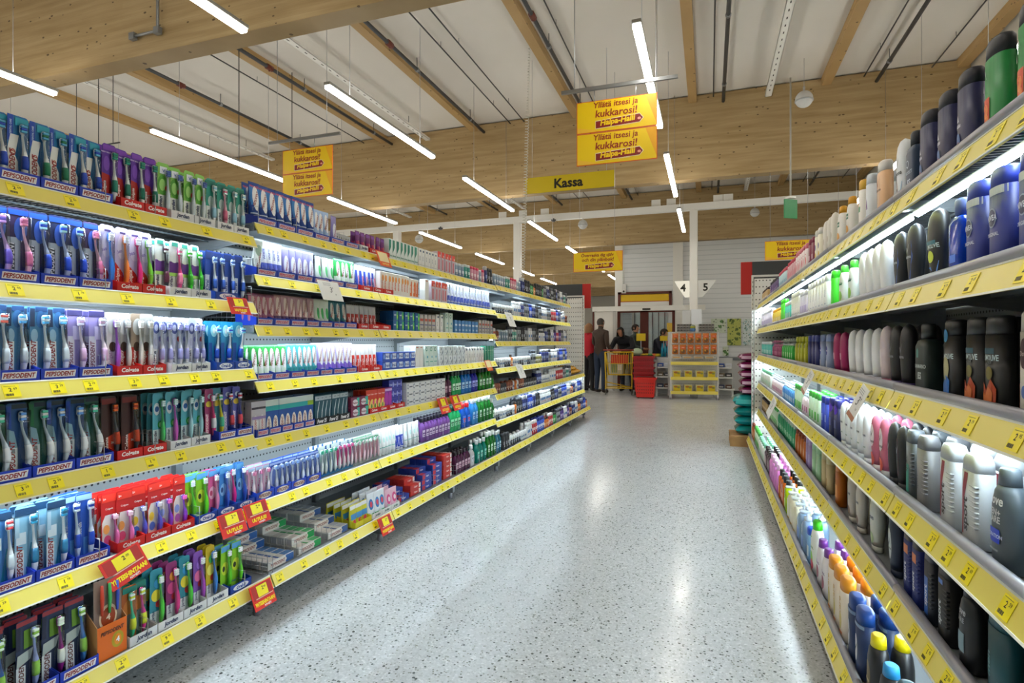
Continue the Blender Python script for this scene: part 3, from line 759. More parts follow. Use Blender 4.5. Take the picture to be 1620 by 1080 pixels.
def shapes(kind, a, b, h):
    if kind == 'oval':
        return [(0, a*.8, b*.8, 2.2), (h*.02, a*.95, b*.95, 2.2), (h*.3, a, b, 2.2), (h*.62, a*.97, b*.97, 2.2), (h*.76, a*.8, b*.85, 2.2), (h*.83, a*.5, b*.7, 2.2)], [(h*.83, a*.52, b*.74, 2.2), (h*.98, a*.46, b*.66, 2.2), (h, a*.36, b*.5, 2.2)]
    if kind == 'pill':
        return [(h*.11, a*.72, b*.8, 2.3), (h*.2, a*.74, b*.85, 2.3), (h*.38, a*.86, b*.95, 2.3), (h*.6, a, b, 2.3), (h*.78, a*.98, b*.97, 2.3), (h*.89, a*.82, b*.85, 2.2), (h*.96, a*.52, b*.6, 2.1), (h, a*.08, b*.1, 2)], [(0, a*.66, b*.74, 2.3), (h*.01, a*.7, b*.78, 2.3), (h*.11, a*.71, b*.79, 2.3)]
    if kind == 'flat':
        return [(0, a*.9, b*.9, 2.5), (h*.02, a, b, 2.5), (h*.8, a, b, 2.5)], [(h*.8, a*.96, b*.96, 2.5), (h*.96, a*.93, b*.93, 2.5), (h*.99, a*.8, b*.8, 2.5), (h, a*.5, b*.5, 2.5)]
    if kind == 'can':
        return [(0, a*.92, b*.92, 2), (h*.02, a, b, 2), (h*.72, a, b, 2), (h*.77, a*.82, b*.82, 2)], [(h*.77, a*.8, b*.8, 2), (h*.96, a*.78, b*.78, 2), (h, a*.6, b*.6, 2)]
    if kind == 'square':
        return [(0, a*.95, b*.95, 6), (h*.02, a, b, 6), (h*.68, a, b, 6), (h*.76, a*.86, b*.86, 4), (h*.79, a*.5, b*.6, 2.5)], [(h*.79, a*.58, b*.7, 2.2), (h*.97, a*.6, b*.72, 2.2), (h, a*.5, b*.6, 2.2)]
    if kind == 'sport':
        return [(0, a*.95, b*.95, 4), (h*.02, a, b, 4), (h*.82, a, b, 4)], [(h*.82, a*.98, b*.98, 4), (h*.93, a*.94, b*.94, 4), (h, a*.7, b*.8, 4)]
    if kind == 'pump':
        return [(0, a*.9, b*.9, 3), (h*.02, a, b, 3), (h*.56, a, b, 3), (h*.66, a*.8, b*.8, 2.5), (h*.7, a*.35, a*.35, 2)], [(h*.7, a*.36, a*.36, 2), (h*.78, a*.36, a*.36, 2), (h*.785, a*.12, a*.12, 2), (h*.88, a*.12, a*.12, 2)]
    if kind == 'tottle':
        return [(h*.16, a*.8, b*.9, 3), (h*.19, a*.83, b*.93, 2.6), (h*.5, a*.93, b*.8, 2.5), (h*.88, a, b*.45, 2.5), (h*.97, a*.96, b*.3, 2.5), (h, a*.85, b*.15, 2.5)], [(0, a*.8, b*.9, 3), (h*.15, a*.8, b*.9, 3), (h*.16, a*.75, b*.85, 3)]
    if kind == 'mouth':
        return [(0, a*.92, b*.92, 4), (h*.02, a, b, 4), (h*.6, a, b, 4), (h*.7, a*.75, b*.75, 3), (h*.78, a*.38, a*.38, 2), (h*.82, a*.36, a*.36, 2)], [(h*.82, a*.45, a*.45, 2), (h*.98, a*.45, a*.45, 2), (h, a*.4, a*.4, 2)]
    if kind == 'roll':
        return [(0, a*.8, b*.8, 2), (h*.05, a*.9, b*.9, 2), (h*.3, a*.8, b*.8, 2), (h*.55, a*.95, b*.95, 2)], [(h*.55, a, b, 2), (h*.85, a*.95, b*.95, 2), (h*.96, a*.7, b*.7, 2), (h, a*.2, b*.2, 2)]
def make_bottle(kind, w, h, d, body, capc, dec=(), name='bottle', simple=False, liquid=False):
    bp, cp = shapes(kind, w/2, d/2, h); sg = 12 if simple else 20
    t = empty(name); bm = M(body) if not liquid else M(body, .12, 0, 'liquid')
    mb = MB().loft(bp, bm, sg)
    if kind == 'sport':
        for k in range(9):
            z = h*(.22+.055*k); mb.cbox(w*.12, w*.5, -d*.5, -d*.30, z, z+h*.022, body, .0015)
    mb.build('body', t)
    c = MB().loft(cp, capc, sg)
    if kind == 'pump':
        c.cbox(-w*.14, w*.14, -d*.65, d*.2, h*.88, h*.93, capc, .003)
        c.tube([(0, 0, h*.93), (0, 0, h)], w*.12, capc, 8)
    c.build('cap', t)
    if dec:
        q = MB(); decals(q, dec, w/2*.93, h, prof_surf(bp), .0005); q.build('label_print', t)
    return t
def make_small(kind, w, h, d, body, capc, dec=(), name='bottle'):
    """far, small goods: one mesh"""
    bp, cp = shapes(kind, w/2, d/2, h); mb = MB().loft(bp, body, 10).loft(cp, capc, 10)
    if dec: decals(mb, dec, w/2*.9, h, prof_surf(bp), .0008)
    return mb.build(name)

def tray_obj(w, col, text, tc, bg=None, hgt=.03, dep=.12, name='display_tray', back=False, shear=.25, oval=False):
    t = empty(name); b = MB(); h = hgt
    b.box(-w/2, w/2, 0, .0015, 0, h, col); b.box(-w/2, w/2, 0, dep, 0, .0012, col)
    for s_ in (-1, 1):
        x = s_*w/2; xa, xb = (x, x+.0012) if s_ < 0 else (x-.0012, x)
        vs = [(xx, y, z) for xx in (xa, xb) for y, z in ((0, 0), (dep, 0), (dep, h*1.9), (0, h))]
        b.add(vs, [(0, 1, 2, 3), (7, 6, 5, 4), (0, 4, 5, 1), (1, 5, 6, 2), (2, 6, 7, 3), (3, 7, 4, 0)], col)
    b.build('tray', t)
    if text:
        q = MB()
        if bg:
            if oval:
                vs = [(w*.36*cos(2*pi*k/16), -.0006, h*.5+h*.36*sin(2*pi*k/16)) for k in range(16)]; q.add(vs, [tuple(range(16))], bg)
            else: q.add([(-w*.42, -.0006, h*.2), (w*.4, -.0006, h*.2), (w*.43, -.0006, h*.8), (-w*.4, -.0006, h*.8)], [(0, 1, 2, 3)], bg)
        put_text(q, text, 0, h*.5, h*(.42 if bg else .62), tc, lambda X, Z: -.0012, 0, w*.78, .035, shear); q.build('lettering', t)
    return t

def zbase(side, y, row):
    r = bay_rows(side, y); row = row if row >= 0 else len(r)+row
    return r[row]+(.05 if side == 'L' else .058)+.0005, row == len(r)-1, row, len(r)
NEARZ = {}
def put(side, row, y, p, look, cat, depth=0.0, level=0, rz=0.0, dx=0.0, tilt=0.0, dz=0.0, group=None, yb=None):
    """stand a copy of p on a shelf; look is its description, level 0 = front"""
    z, bot, ri, nr = zbase(side, y, row)
    sg = 1 if side == 'L' else -1
    o = spawn(p)
    o.location = (face(side, bot)-sg*depth, y, z+dz); o.rotation_euler = (tilt, 0, rad(90*sg)+rz)
    o['category'] = cat
    ENTRIES.append((o, side, y, ri, nr, look, level, group or '%ss on the %s shelves' % (cat, 'left' if side == 'L' else 'right')))
    return o
def fill(side, row, ya, yb, n, p, look, cat, deep=1, step=.05, start=.035, jit=1.0, rz=0, tilt=0, dz=0, lean=0):
    w = (yb-ya)/n
    for i in range(n):
        y = ya+w*(i+.5)
        for k in range(deep):
            put(side, row, min(max(y+random.uniform(-.1, .1)*w*jit*.5, ya+.001), yb), p, look, cat, start+k*step+random.uniform(0, .006)*jit, k,
                rz+random.uniform(-.06, .06)*jit, 0, tilt+(random.uniform(-lean, lean) if lean else 0), dz)
def trays(row, ya, yb, n, col, text, tc, look, side='L', **k):
    w = (yb-ya)/n; p = proto(('tray', round(w, 3), col, text, tuple(sorted(k.items()))), tray_obj, w*.97, col, text, tc, **k)
    for i in range(n): put(side, row, ya+w*(i+.5), p, look, 'display tray', .006, 0, 0, dz=0)
def dividers(side, row, ys, h=.07, dep=.3):
    def mk():
        t = MB(); t.tube([(0, .0, .002), (0, 0, h), (0, .03, h), (0, .03, .002)], .0014, 'wire', 5)
        t.tube([(0, 0, h*.5), (0, dep, h*.5), (0, dep, .003)], .0012, 'wire', 5); t.tube([(0, .03, h), (0, dep, h), (0, dep, h*.5)], .0014, 'wire', 5)
        t.tube([(0, 0, .004), (0, dep, .004)], .0012, 'wire', 5)
        k = .06
        while k < dep: t.tube([(0, k, .004), (0, k, h)], .001, 'wire', 4); k += .03
        return t.build('wire_divider')
    p = proto(('div', h, dep), mk)
    for y in ys: put(side, row, y, p, 'wire divider', 'divider', .004)
# ------------------------------------------------------------------ left, nearest unit: toothbrush packs
BLUE, DRED, CRED = '#1236b4', '#8e1712', '#d0140c'
PEP = lambda x=-.45, z=.24, h=.009, c=DRED: ('t', 'PEPSODENT', x, z, h, c, 90, .085, .2)
def P(key, *a, **k): return proto(('pack', key), make_pack, *a, **k)
packs = {
 'pep_blue': lambda i: P('pep_blue%d' % i, .054, .203, '#1d6fa8', [('r', -1, -.45, .62, 1, '#0d46ae'), ('p', [(-.95, 0), (.15, 0), (.05, .33), (-.25, .42), (.1, .72), (-.7, .72), (-.95, .5)], '#e6e9e6'), ('e', -.45, .46, .25, .05, '#b4473c'), ('e', -.45, .46, .16, .032, '#efe6e0'), ('t', 'PEPSODENT', -.52, .2, .010, DRED, 90, .08, .2), ('t', 'DENTAL CARE', -.72, .82, .005, '#bcd4f2', 90, .07), ('r', -.3, .95, .86, .97, '#1f9bb4')], ('#dfe8ec', '#eaf0f2')[i], '#4fa4cc', ('#0f7a55', '#1746b8')[i], .6, .22),
 'colg_purple': lambda i: P('colg_purple', .046, .208, '#5c2a9c', [('p', [(-1, 0), (1, 0), (1, .12), (.1, .5), (-1, .52)], '#a81410'), ('t', 'Colgate', -.55, .22, .009, '#f2e8e8', 90, .07), ('e', -.35, .68, .45, .12, '#7b46b8'), ('r', -.9, .9, .9, .98, '#7a36b4'), ('t', 'MAX WHITE', -.35, .86, .005, '#d8c4ee', 0)], '#eef2f4', '#0f8a70', '#147a66', .3, .3),
 'jord_green': lambda i: P('jord_green', .046, .205, '#8ac85a', [('r', -.95, .95, .0, .42, '#e9efe9'), ('e', -.1, .6, .8, .18, '#5aa93a'), ('e', -.1, .6, .5, .11, '#a4dc7a'), ('e', .6, .55, .28, .05, '#c43a20'), ('t', 'Jordan', -.3, .2, .012, '#16305e', 90, .07, .1), ('r', -.6, .6, .8, .93, '#e9f0f8'), ('t', 'V', 0, .86, .012, '#5a6cb0')], '#d8e6ee', '#4a68b0', None, .1, .3),
 'jord_teal': lambda i: P('jord_teal%d' % i, .044, .205, '#2d9a86', [('r', -.95, .95, 0, .45, '#dfe9ea'), ('e', 0, .55, .6, .11, '#c3dcd6'), ('t', 'Jordan', -.45, .2, .010, '#1d3050', 90, .07), ('r', -.9, .9, .84, .96, '#16766a')], ('#e4ebf0', '#e8a0b8')[i], '#d8eeee', ('#9ccfe6', '#d86a8c')[i], .1, .2),
 'pep_black': lambda i: P('pep_black%d' % i, .056, .222, ('#1c2a58', '#3a2c58')[i % 2], [('r', -.95, .2, .0, .60, '#a9b4c4'), ('r', -.98, -.3, .02, .52, '#3b4250'), ('t', 'PEPSODENT', -.62, .24, .010, '#e8ecf4', 90, .1, .2), ('r', -.9, .9, .9, .97, '#1b50c8'), ('e', .2, .72, .6, .16, '#3f66c8')], ('#b9c8ea', '#f0b4cc', '#c8a4e0')[i], ('#b8f0ff', '#ff9cc0', '#e8b0ff')[i], ('#2350d0', '#e07aa8', '#6c58c8')[i], 1.3, .3, bulge=.3),
 'colg_white': lambda i: P('colg_white%d' % i, .05, .222, '#cdbfe8', [('p', [(-1, 0), (1, 0), (1, .06), (.2, .3), (-1, .45)], CRED), ('t', 'Colgate', -.5, .17, .011, '#fbf2f2', 90, .07), ('e', 0, .7, .7, .2, '#e2d8f4'), ('t', '360', -.35, .62, .01, '#8a70c8', 20), ('r', -.4, .5, .90, .93, '#4a3a78')], ('#fb8a3c', '#f02c8c', '#7ed63a', '#3a8af0')[i], '#f2f2ff', None, .7, .2),
 'jord_wg': lambda i: P('jord_wg%d' % i, .044, .21, '#eef2ee', [('r', -.95, .95, .42, .62, '#6d3a90'), ('e', 0, .7, .9, .1, '#f6faf4'), ('r', -.95, .95, .36, .42, '#a7e06a'), ('t', 'Jordan', -.45, .17, .011, '#3a2a5c', 90, .07), ('r', -.6, .6, .9, .97, '#3aa08c')], ('#f04a8c', '#33d426', '#303040')[i], '#f4f8f4', ('#ff8cb4', '#2fb024', '#6a2a4a')[i], .4, .4),
 'oral_blue': lambda i: P('oral_blue', .046, .2, '#24489c', [('r', -.95, 0, 0, .5, '#c8d6ea'), ('t', 'Oral', -.5, .22, .012, '#24489c', 90, .07), ('r', -.9, .9, .82, .97, '#12306e')], '#e4ecf6', '#b4d4fa', '#3868c8', .3, .4),
 'pep_silver': lambda i: P('pep_silver%d' % i, .05, .222, '#4a80a8', [('r', -.98, -.1, 0, .52, '#d6dde0'), ('t', 'PEPSODENT', -.55, .23, .010, DRED, 90, .1, .2), ('r', -.98, -.45, .72, .97, '#1b2c48'), ('r', -.4, .95, .92, .99, '#173a68'), ('e', -.5, .6, .4, .09, '#8fb0c4'), ('e', .2, .82, .55, .12, '#2c5c8c')], '#e4eaee', ('#f06a5a', '#58b0e8')[i], '#c8d4dc', .7, .32),
 'pep_lav': lambda i: P('pep_lav', .05, .22, '#9a8cc8', [('r', -.98, -.1, 0, .6, '#d2cfe0'), ('t', 'PEPSODENT', -.55, .23, .009, '#7a3a58', 90, .1, .2), ('r', -.98, .98, .9, .98, '#3a3468'), ('r', -.3, .9, .55, .75, '#cfc4ec')], '#f2ddea', '#f0f0ff', '#d8b0d4', .8, .3),
 'colg_clear': lambda i: P('colg_clear%d' % i, .05, .215, ('#e8dfe8', '#c9c6c2', '#a58f7c')[i], [('r', -.98, .98, 0, .44, '#b82418') if i else ('r', -.98, .0, 0, .44, '#efe4ee'), ('t', 'Colgate', -.25, .2, .012, '#f6ecea' if i else '#b090c0', 90, .08), ('e', 0, .45, .5, .08, '#4a3024'), ('e', .1, .78, .8, .14, '#d8d4d2')], ('#b25cd8', '#dcdcdc', '#ece4dc')[i], '#f4f2f0', None, .4, .2),
 'jord_lav': lambda i: P('jord_lav%d' % i, .043, .208, '#cfd4ee', [('r', -.95, .95, 0, .42, '#e6e8f4'), ('e', -.2, .8, .7, .11, '#5a64a8'), ('e', -.2, .8, .4, .06, '#c8ccec'), ('t', 'Jordan', -.45, .2, .011, '#28305c', 90, .07), ('e', .55, .6, .3, .05, ('#cc2030', '#8c8cd8')[i]), ('e', -.3, .55, .4, .08, '#b8bcdc')], '#e4e4f4', '#9c9ce0', '#a8a8e4', .2, .3),
 'oral_cyan': lambda i: P('oral_cyan', .052, .2, '#1682b4', [('r', -.95, -.2, 0, .55, '#0f4c9c'), ('e', .2, .8, .7, .13, '#9ce0f0'), ('e', .2, .8, .3, .06, '#f2fafc'), ('p', [(-.2, 0), (.9, 0), (.9, .45), (.2, .5)], '#1d58c8')], '#f2f6fa', '#7ad8f0', '#1c50c0', -.9, .3),
 'pep_green': lambda i: P('pep_green%d' % i, .056, .222, ('#1d5c48', '#1c4a80')[i], [('r', -.98, 0, 0, .40, '#cfd8dc'), ('p', [(-.98, .4), (0, .4), (-.3, .62), (-.98, .66)], '#7fa4b4'), ('t', 'PEPSODENT', -.5, .19, .010, DRED, 90, .075, .2), ('e', -.4, .36, .15, .03, '#7a8488'), ('r', -.98, -.55, .66, .96, ('#0d6a3a', '#0e3f9c')[i]), ('r', -.5, .95, .92, .98, '#122a38')], '#d5e4ee', ('#58d0b0', '#6aa8f0')[i], '#eef4f8', 1.5, .3, bulge=.33),
 'colg_dark': lambda i: P('colg_dark', .056, .215, '#3a1612', [('r', -.95, .95, 0, .34, '#5a1812'), ('t', 'Colgate', -.3, .16, .012, '#e8dcd8', 90, .07), ('p', [(-.2, .1), (.9, .15), (.9, .42), (-.2, .36)], '#d8401c'), ('r', -.9, .9, .88, .97, '#7a1a14'), ('t', '360', .4, .26, .008, '#f0e4dc')], '#4a4a50', '#e86a20', '#c0401c', .6, .3),
 'jord_dot': lambda i: P('jord_dot%d' % i, .044, .212, '#5ab0c0', [('r', -.95, .95, 0, .36, '#cfdfe2'), ('e', -.2, .72, .6, .11, '#d9e4e6'), ('e', -.2, .72, .4, .05, '#2c5c9c'), ('e', .45, .44, .52, .07, '#2fb04c'), ('e', .45, .44, .3, .04, '#aee8a8'), ('t', 'Jordan', -.5, .17, .010, '#1e3454', 90, .07)], ('#49c468', '#d060c8', '#a8dce8')[i], '#d4f0f4', None, .2, .3),
 'pep_pattern': lambda i: P('pep_pattern%d' % i, .042, .21, ('#a43a70', '#3f8ca0', '#5a5cb0')[i], [('r', -.95, -.1, 0, .5, ('#c8608c', '#7ab0bc', '#8c8ccc')[i]), ('t', 'PEPSODENT', -.5, .24, .008, '#f2e4ea', 90, .09), ('e', 0, .7, .8, .06, '#e6c84a'), ('e', .2, .85, .6, .05, '#d4dcf0')], ('#f0408c', '#e8e23c', '#38388c')[i], '#e8e8f4', ('#e8e8f0', '#50c8a0', '#e04858')[i], .6, .3),
 'pep_vert': lambda i: P('pep_vert%d' % i, .056, .222, ('#8cc0dc', '#4a86c8')[i], [('r', -.98, -.2, 0, .42, '#d9e2e8'), ('t', 'PEPSODENT', -.58, .19, .010, DRED, 90, .08, .2), ('r', -.98, .98, .88, .98, '#163a5c'), ('r', -.9, 0, .5, .66, '#dcebf4'), ('p', [(-.2, 0), (1, 0), (1, .5), (.4, .5)], '#1e84a4'), ('r', -.98, -.6, .6, .86, '#b5d6ea')], '#eef4f8', ('#38b0e0', '#e04850')[i], ('#2a7aa4', '#d8e8f0')[i], .3, .3),
 'pep_senso': lambda i: P('pep_senso', .05, .222, '#2458c0', [('t', 'Sensofresh', -.45, .45, .010, '#f2f6ff', 90, .14), ('r', .0, .95, 0, .35, '#5a9ce0'), ('r', -.95, .95, .9, .98, '#9cc8f0')], '#d8e8fa', '#e8f4ff', '#1b48b8', .3, .35),
 'colg_kids': lambda i: P('colg_kids%d' % i, .054, .2, '#c81c1c', [('p', [(-.9, 0), (.9, 0), (.9, .5), (.5, .62), (-.5, .62), (-.9, .5)], '#ece0dc'), ('t', 'Colgate', 0, .72, .008, '#f4e4e0'), ('r', -.9, .9, .84, .97, '#e63424'), ('e', -.4, .38, .4, .08, ('#e89a50', '#f0c83c', '#8a9ae0')[i]), ('e', -.3, .2, .45, .08, ('#d84a80', '#4a70d0', '#b060c0')[i]), ('t', '2+', -.6, .9, .007, '#fff0f0')], ('#f07ac0', '#5a5ad8', '#8c3cd0')[i], ('#ffd8ec', '#f0f0ff', '#ff6cd0')[i], None, .5, .3, hz=(.06, .62), bulge=.28),
 'oral_kids': lambda i: P('oral_kids%d' % i, .046, .19, ('#8ccc28', '#e05c9c', '#3a86d8', '#d8e4f4')[i], [('e', 0, .5, .8, .14, ('#d8e83c', '#f4b8d4', '#8cc4f4', '#b8c4dc')[i]), ('e', -.3, .5, .3, .06, ('#2c3c20', '#c8406c', '#20488c', '#e83ca0')[i]), ('r', -.95, .95, .86, .98, '#5aa4e0'), ('t', 'Oral', -.5, .16, .009, '#2450a0', 0)], ('#66d820', '#f48cc0', '#3060d0', '#f02c9c')[i], '#f4f8ff', None, .6, .3),
 'pep_navy': lambda i: P('pep_navy%d' % i, .058, .218, '#1e2c4c', [('r', -.98, -.1, 0, .40, '#d2d8dc'), ('t', 'PEPSODENT', -.5, .19, .010, '#5c2018', 90, .08, .2), ('r', -.98, -.6, .62, .92, '#131c38'), ('r', -.98, .98, .93, .99, '#8c2c34'), ('r', -.3, .9, .62, .86, '#5f8a24'), ('p', [(-.98, .40), (.3, .46), (.6, .6), (-.9, .56)], '#a8b4b0')], ('#2e5c9c', '#9cace0', '#8c1c7c', '#3c7cc8')[i], '#e4f8e4', ('#8cc44c', '#8cc44c', '#e4ece4', '#8cc44c')[i], .4, .3, hz=(.08, .86)),
 'kid_teal': lambda i: P('kid_teal%d' % i, .05, .19, ('#20685c', '#b05c24', '#b83c7c')[i], [('e', 0, .62, .8, .14, '#c87830'), ('e', 0, .3, .7, .2, '#7c9490'), ('r', -.95, .95, .88, .98, '#1c8474')], ('#e83c9c', '#3cc890', '#e8a03c')[i], '#e8f4f0', '#d8e43c', .6, .1),
 'kid_mix': lambda i: P('kid_mix%d' % i, .044, .21, ('#8a2c6c', '#2f8ca0', '#c8b020', '#7a48a8')[i], [('r', -.95, .95, 0, .28, '#d8dce0'), ('t', 'Jordan', -.4, .14, .009, '#20305c', 90, .06), ('e', 0, .55, .8, .1, ('#d84c8c', '#e8d83c', '#f0e86c', '#e06c9c')[i]), ('e', .2, .75, .6, .08, ('#f09c3c', '#3ca0d8', '#3cb05c', '#9c6cd0')[i]), ('e', .4, .4, .5, .06, '#c82830')], ('#e43c8c', '#4cc43c', '#3c84d8', '#b04cc0')[i], '#e8f0f0', None, .5, .3),
}
# px spans read off the photograph give the places along the shelf
def PK(row, ya, yb, n, kinds, look, deep=3, h=0, **k):
    """kinds: list of (key, variant) cycled over the facings"""
    w = (yb-ya)/n
    for i in range(n):
        key, v = kinds[i % len(kinds)]; p = packs[key](v); y = ya+w*(i+.5)
        for d in range(deep):
            put('L', row, y+random.uniform(-.12, .12)*w, p, look[i % len(look)] if isinstance(look, list) else look, 'toothbrush pack', .042+d*.027+random.uniform(0, .006), d,
                random.uniform(-.12, .12), 0, rad(random.uniform(-2, 2)), dz=.002+k.get('dz', 0))
T3 = dict(hgt=.034)
def pep_trays(row, ya, yb, n, **k): trays(row, ya, yb, n, BLUE, 'PEPSODENT', DRED, 'blue display tray', bg='#e8e8ec', hgt=.034, **k)
def col_trays(row, ya, yb, n): trays(row, ya, yb, n, '#c8140c', 'Colgate', '#f6ecea', 'red display tray', hgt=.032, shear=.1)
def jor_trays(row, ya, yb, n): trays(row, ya, yb, n, '#dfe1e2', 'Jordan', '#1b2c54', 'white display tray', hgt=.032, shear=.1)
def orl_trays(row, ya, yb, n): trays(row, ya, yb, n, '#1642a0', 'Oral-B', '#1642a0', 'deep blue display tray', bg='#e8eef6', oval=True, hgt=.032, shear=.1)
S = .99
# top shelf
PK(0, .985, 1.362, 7, [('pep_blue', 0), ('pep_blue', 1), ('pep_blue', 1), ('pep_blue', 0)], 'blue and white toothbrush pack', 3)
pep_trays(0, 1.045, 1.377, 3)
PK(0, 1.366, 1.565, 4, [('colg_purple', 0)], 'purple and red toothbrush pack'); col_trays(0, 1.403, 1.580, 2)
PK(0, 1.570, 1.779, 4, [('jord_green', 0)], 'light green toothbrush pack'); jor_trays(0, 1.596, 1.800, 2)
PK(0, 1.791, 1.985, 4, [('jord_teal', 0), ('jord_teal', 1), ('jord_teal', 0)], 'slim teal toothbrush pack', 2); jor_trays(0, 1.810, 1.98, 2)
# second
PK(1, .99, 1.357, 7, [('pep_black', 1), ('pep_black', 2), ('pep_black', 1), ('pep_black', 0), ('pep_black', 0), ('pep_black', 0)], ['dark toothbrush pack, pink brush', 'dark toothbrush pack, violet brush', 'dark toothbrush pack, pink brush', 'dark toothbrush pack, blue brush', 'dark toothbrush pack, blue brush', 'dark toothbrush pack, blue brush'])
pep_trays(1, 1.045, 1.377, 3)
PK(1, 1.360, 1.555, 4, [('colg_white', 3), ('colg_white', 0), ('colg_white', 1), ('colg_white', 2)], ['lavender toothbrush pack, blue brush', 'lavender toothbrush pack, orange brush', 'lavender toothbrush pack, pink brush', 'lavender toothbrush pack, green brush']); col_trays(1, 1.390, 1.575, 2)
PK(1, 1.560, 1.769, 4, [('jord_wg', 2), ('jord_wg', 0), ('jord_wg', 1), ('jord_wg', 1)], ['white toothbrush pack, black brush', 'white toothbrush pack, pink brush', 'white toothbrush pack, green brush', 'white toothbrush pack, green brush']); jor_trays(1, 1.591, 1.779, 2)
PK(1, 1.785, 1.97, 4, [('oral_blue', 0)], 'navy and white toothbrush pack', 2); orl_trays(1, 1.800, 1.922, 1)
# third
PK(2, .98, 1.255, 5, [('pep_silver', 1), ('pep_silver', 0), ('pep_silver', 1), ('pep_silver', 1)], 'silver blue toothbrush pack'); PK(2, 1.257, 1.377, 2, [('pep_lav', 0)], 'lilac toothbrush pack'); pep_trays(2, 1.045, 1.377, 3)
PK(2, 1.379, 1.549, 4, [('colg_clear', 0), ('colg_clear', 1), ('colg_clear', 2), ('colg_clear', 1)], ['white toothbrush pack, purple brush', 'clear and red toothbrush pack', 'brown and red toothbrush pack', 'clear and red toothbrush pack']); col_trays(2, 1.390, 1.578, 2)
PK(2, 1.552, 1.772, 6, [('jord_lav', 1), ('jord_lav', 1), ('jord_lav', 0)], ['pale violet toothbrush pack', 'pale violet toothbrush pack', 'pale toothbrush pack, red dot']); jor_trays(2, 1.599, 1.776, 2)
PK(2, 1.797, 1.975, 3, [('oral_cyan', 0)], 'cyan toothbrush pack, round head', 2); orl_trays(2, 1.804, 1.997, 2)
# fourth
PK(3, .985, 1.362, 7, [('pep_green', 0), ('pep_green', 0), ('pep_green', 1), ('pep_green', 0), ('pep_green', 1), ('pep_green', 1)], ['dark green toothbrush pack', 'dark green toothbrush pack', 'mid blue toothbrush pack', 'dark green toothbrush pack', 'mid blue toothbrush pack', 'mid blue toothbrush pack'])
pep_trays(3, 1.01, 1.381, 3)
PK(3, 1.368, 1.500, 2, [('colg_dark', 0)], 'black and red toothbrush pack', 2); col_trays(3, 1.390, 1.580, 2)
PK(3, 1.549, 1.772, 4, [('jord_dot', 0), ('jord_dot', 1), ('jord_dot', 2), ('jord_dot', 2)], ['aqua toothbrush pack, green brush', 'aqua toothbrush pack, violet brush', 'aqua toothbrush pack, clear brush', 'aqua toothbrush pack, clear brush']); jor_trays(3, 1.593, 1.776, 2)
PK(3, 1.779, 1.97, 4, [('pep_pattern', 0), ('pep_pattern', 1), ('pep_pattern', 2), ('pep_pattern', 2)], ['magenta toothbrush pack', 'sea green toothbrush pack', 'slate blue toothbrush pack', 'slate blue toothbrush pack'], 2); pep_trays(3, 1.816, 2.004, 2)
# fifth
PK(4, .98, 1.248, 4, [('pep_vert', 0), ('pep_vert', 1), ('pep_vert', 0)], 'pale blue toothbrush pack'); PK(4, 1.251, 1.320, 2, [('pep_senso', 0)], 'bright blue toothbrush pack'); pep_trays(4, 1.03, 1.368, 3)
PK(4, 1.364, 1.684, 6, [('colg_kids', 0), ('colg_kids', 0), ('colg_kids', 1), ('colg_kids', 1), ('colg_kids', 2), ('colg_kids', 2)], ['red pack with pink brush', 'red pack with pink brush', 'red pack with blue brush', 'red pack with blue brush', 'red pack with violet brush', 'red pack with violet brush']); col_trays(4, 1.390, 1.701, 3)
PK(4, 1.689, 1.99, 6, [('oral_kids', 0), ('oral_kids', 0), ('oral_kids', 1), ('oral_kids', 2), ('oral_kids', 3), ('oral_kids', 2)], ["lime children's toothbrush pack", "lime children's toothbrush pack", "pink children's toothbrush pack", "blue children's toothbrush pack", "pale children's toothbrush pack", "blue children's toothbrush pack"], 2); orl_trays(4, 1.710, 2.012, 3)
# bottom
PK(5, .90, 1.264, 5, [('pep_navy', 1), ('pep_navy', 0), ('pep_navy', 1), ('pep_navy', 2), ('pep_navy', 3)], ['navy toothbrush pack, pale brush', 'navy toothbrush pack, blue brush', 'navy toothbrush pack, pale brush', 'navy toothbrush pack, plum brush', 'navy toothbrush pack, sky brush']); pep_trays(5, .92, 1.268, 3)
PK(5, 1.367, 1.463, 2, [('kid_teal', 1), ('kid_teal', 0)], "teal and orange children's pack", 3); PK(5, 1.463, 1.756, 5, [('kid_mix', 1), ('kid_mix', 0), ('kid_mix', 1), ('kid_mix', 3), ('kid_mix', 2)], ["turquoise children's toothbrush pack", "wine red children's toothbrush pack", "turquoise children's toothbrush pack", "purple children's toothbrush pack", "yellow children's toothbrush pack"]); PK(5, 1.768, 1.886, 2, [('oral_kids', 0)], "lime children's toothbrush pack", 2)
jor_trays(5, 1.367, 1.778, 4); orl_trays(5, 1.784, 1.900, 1)
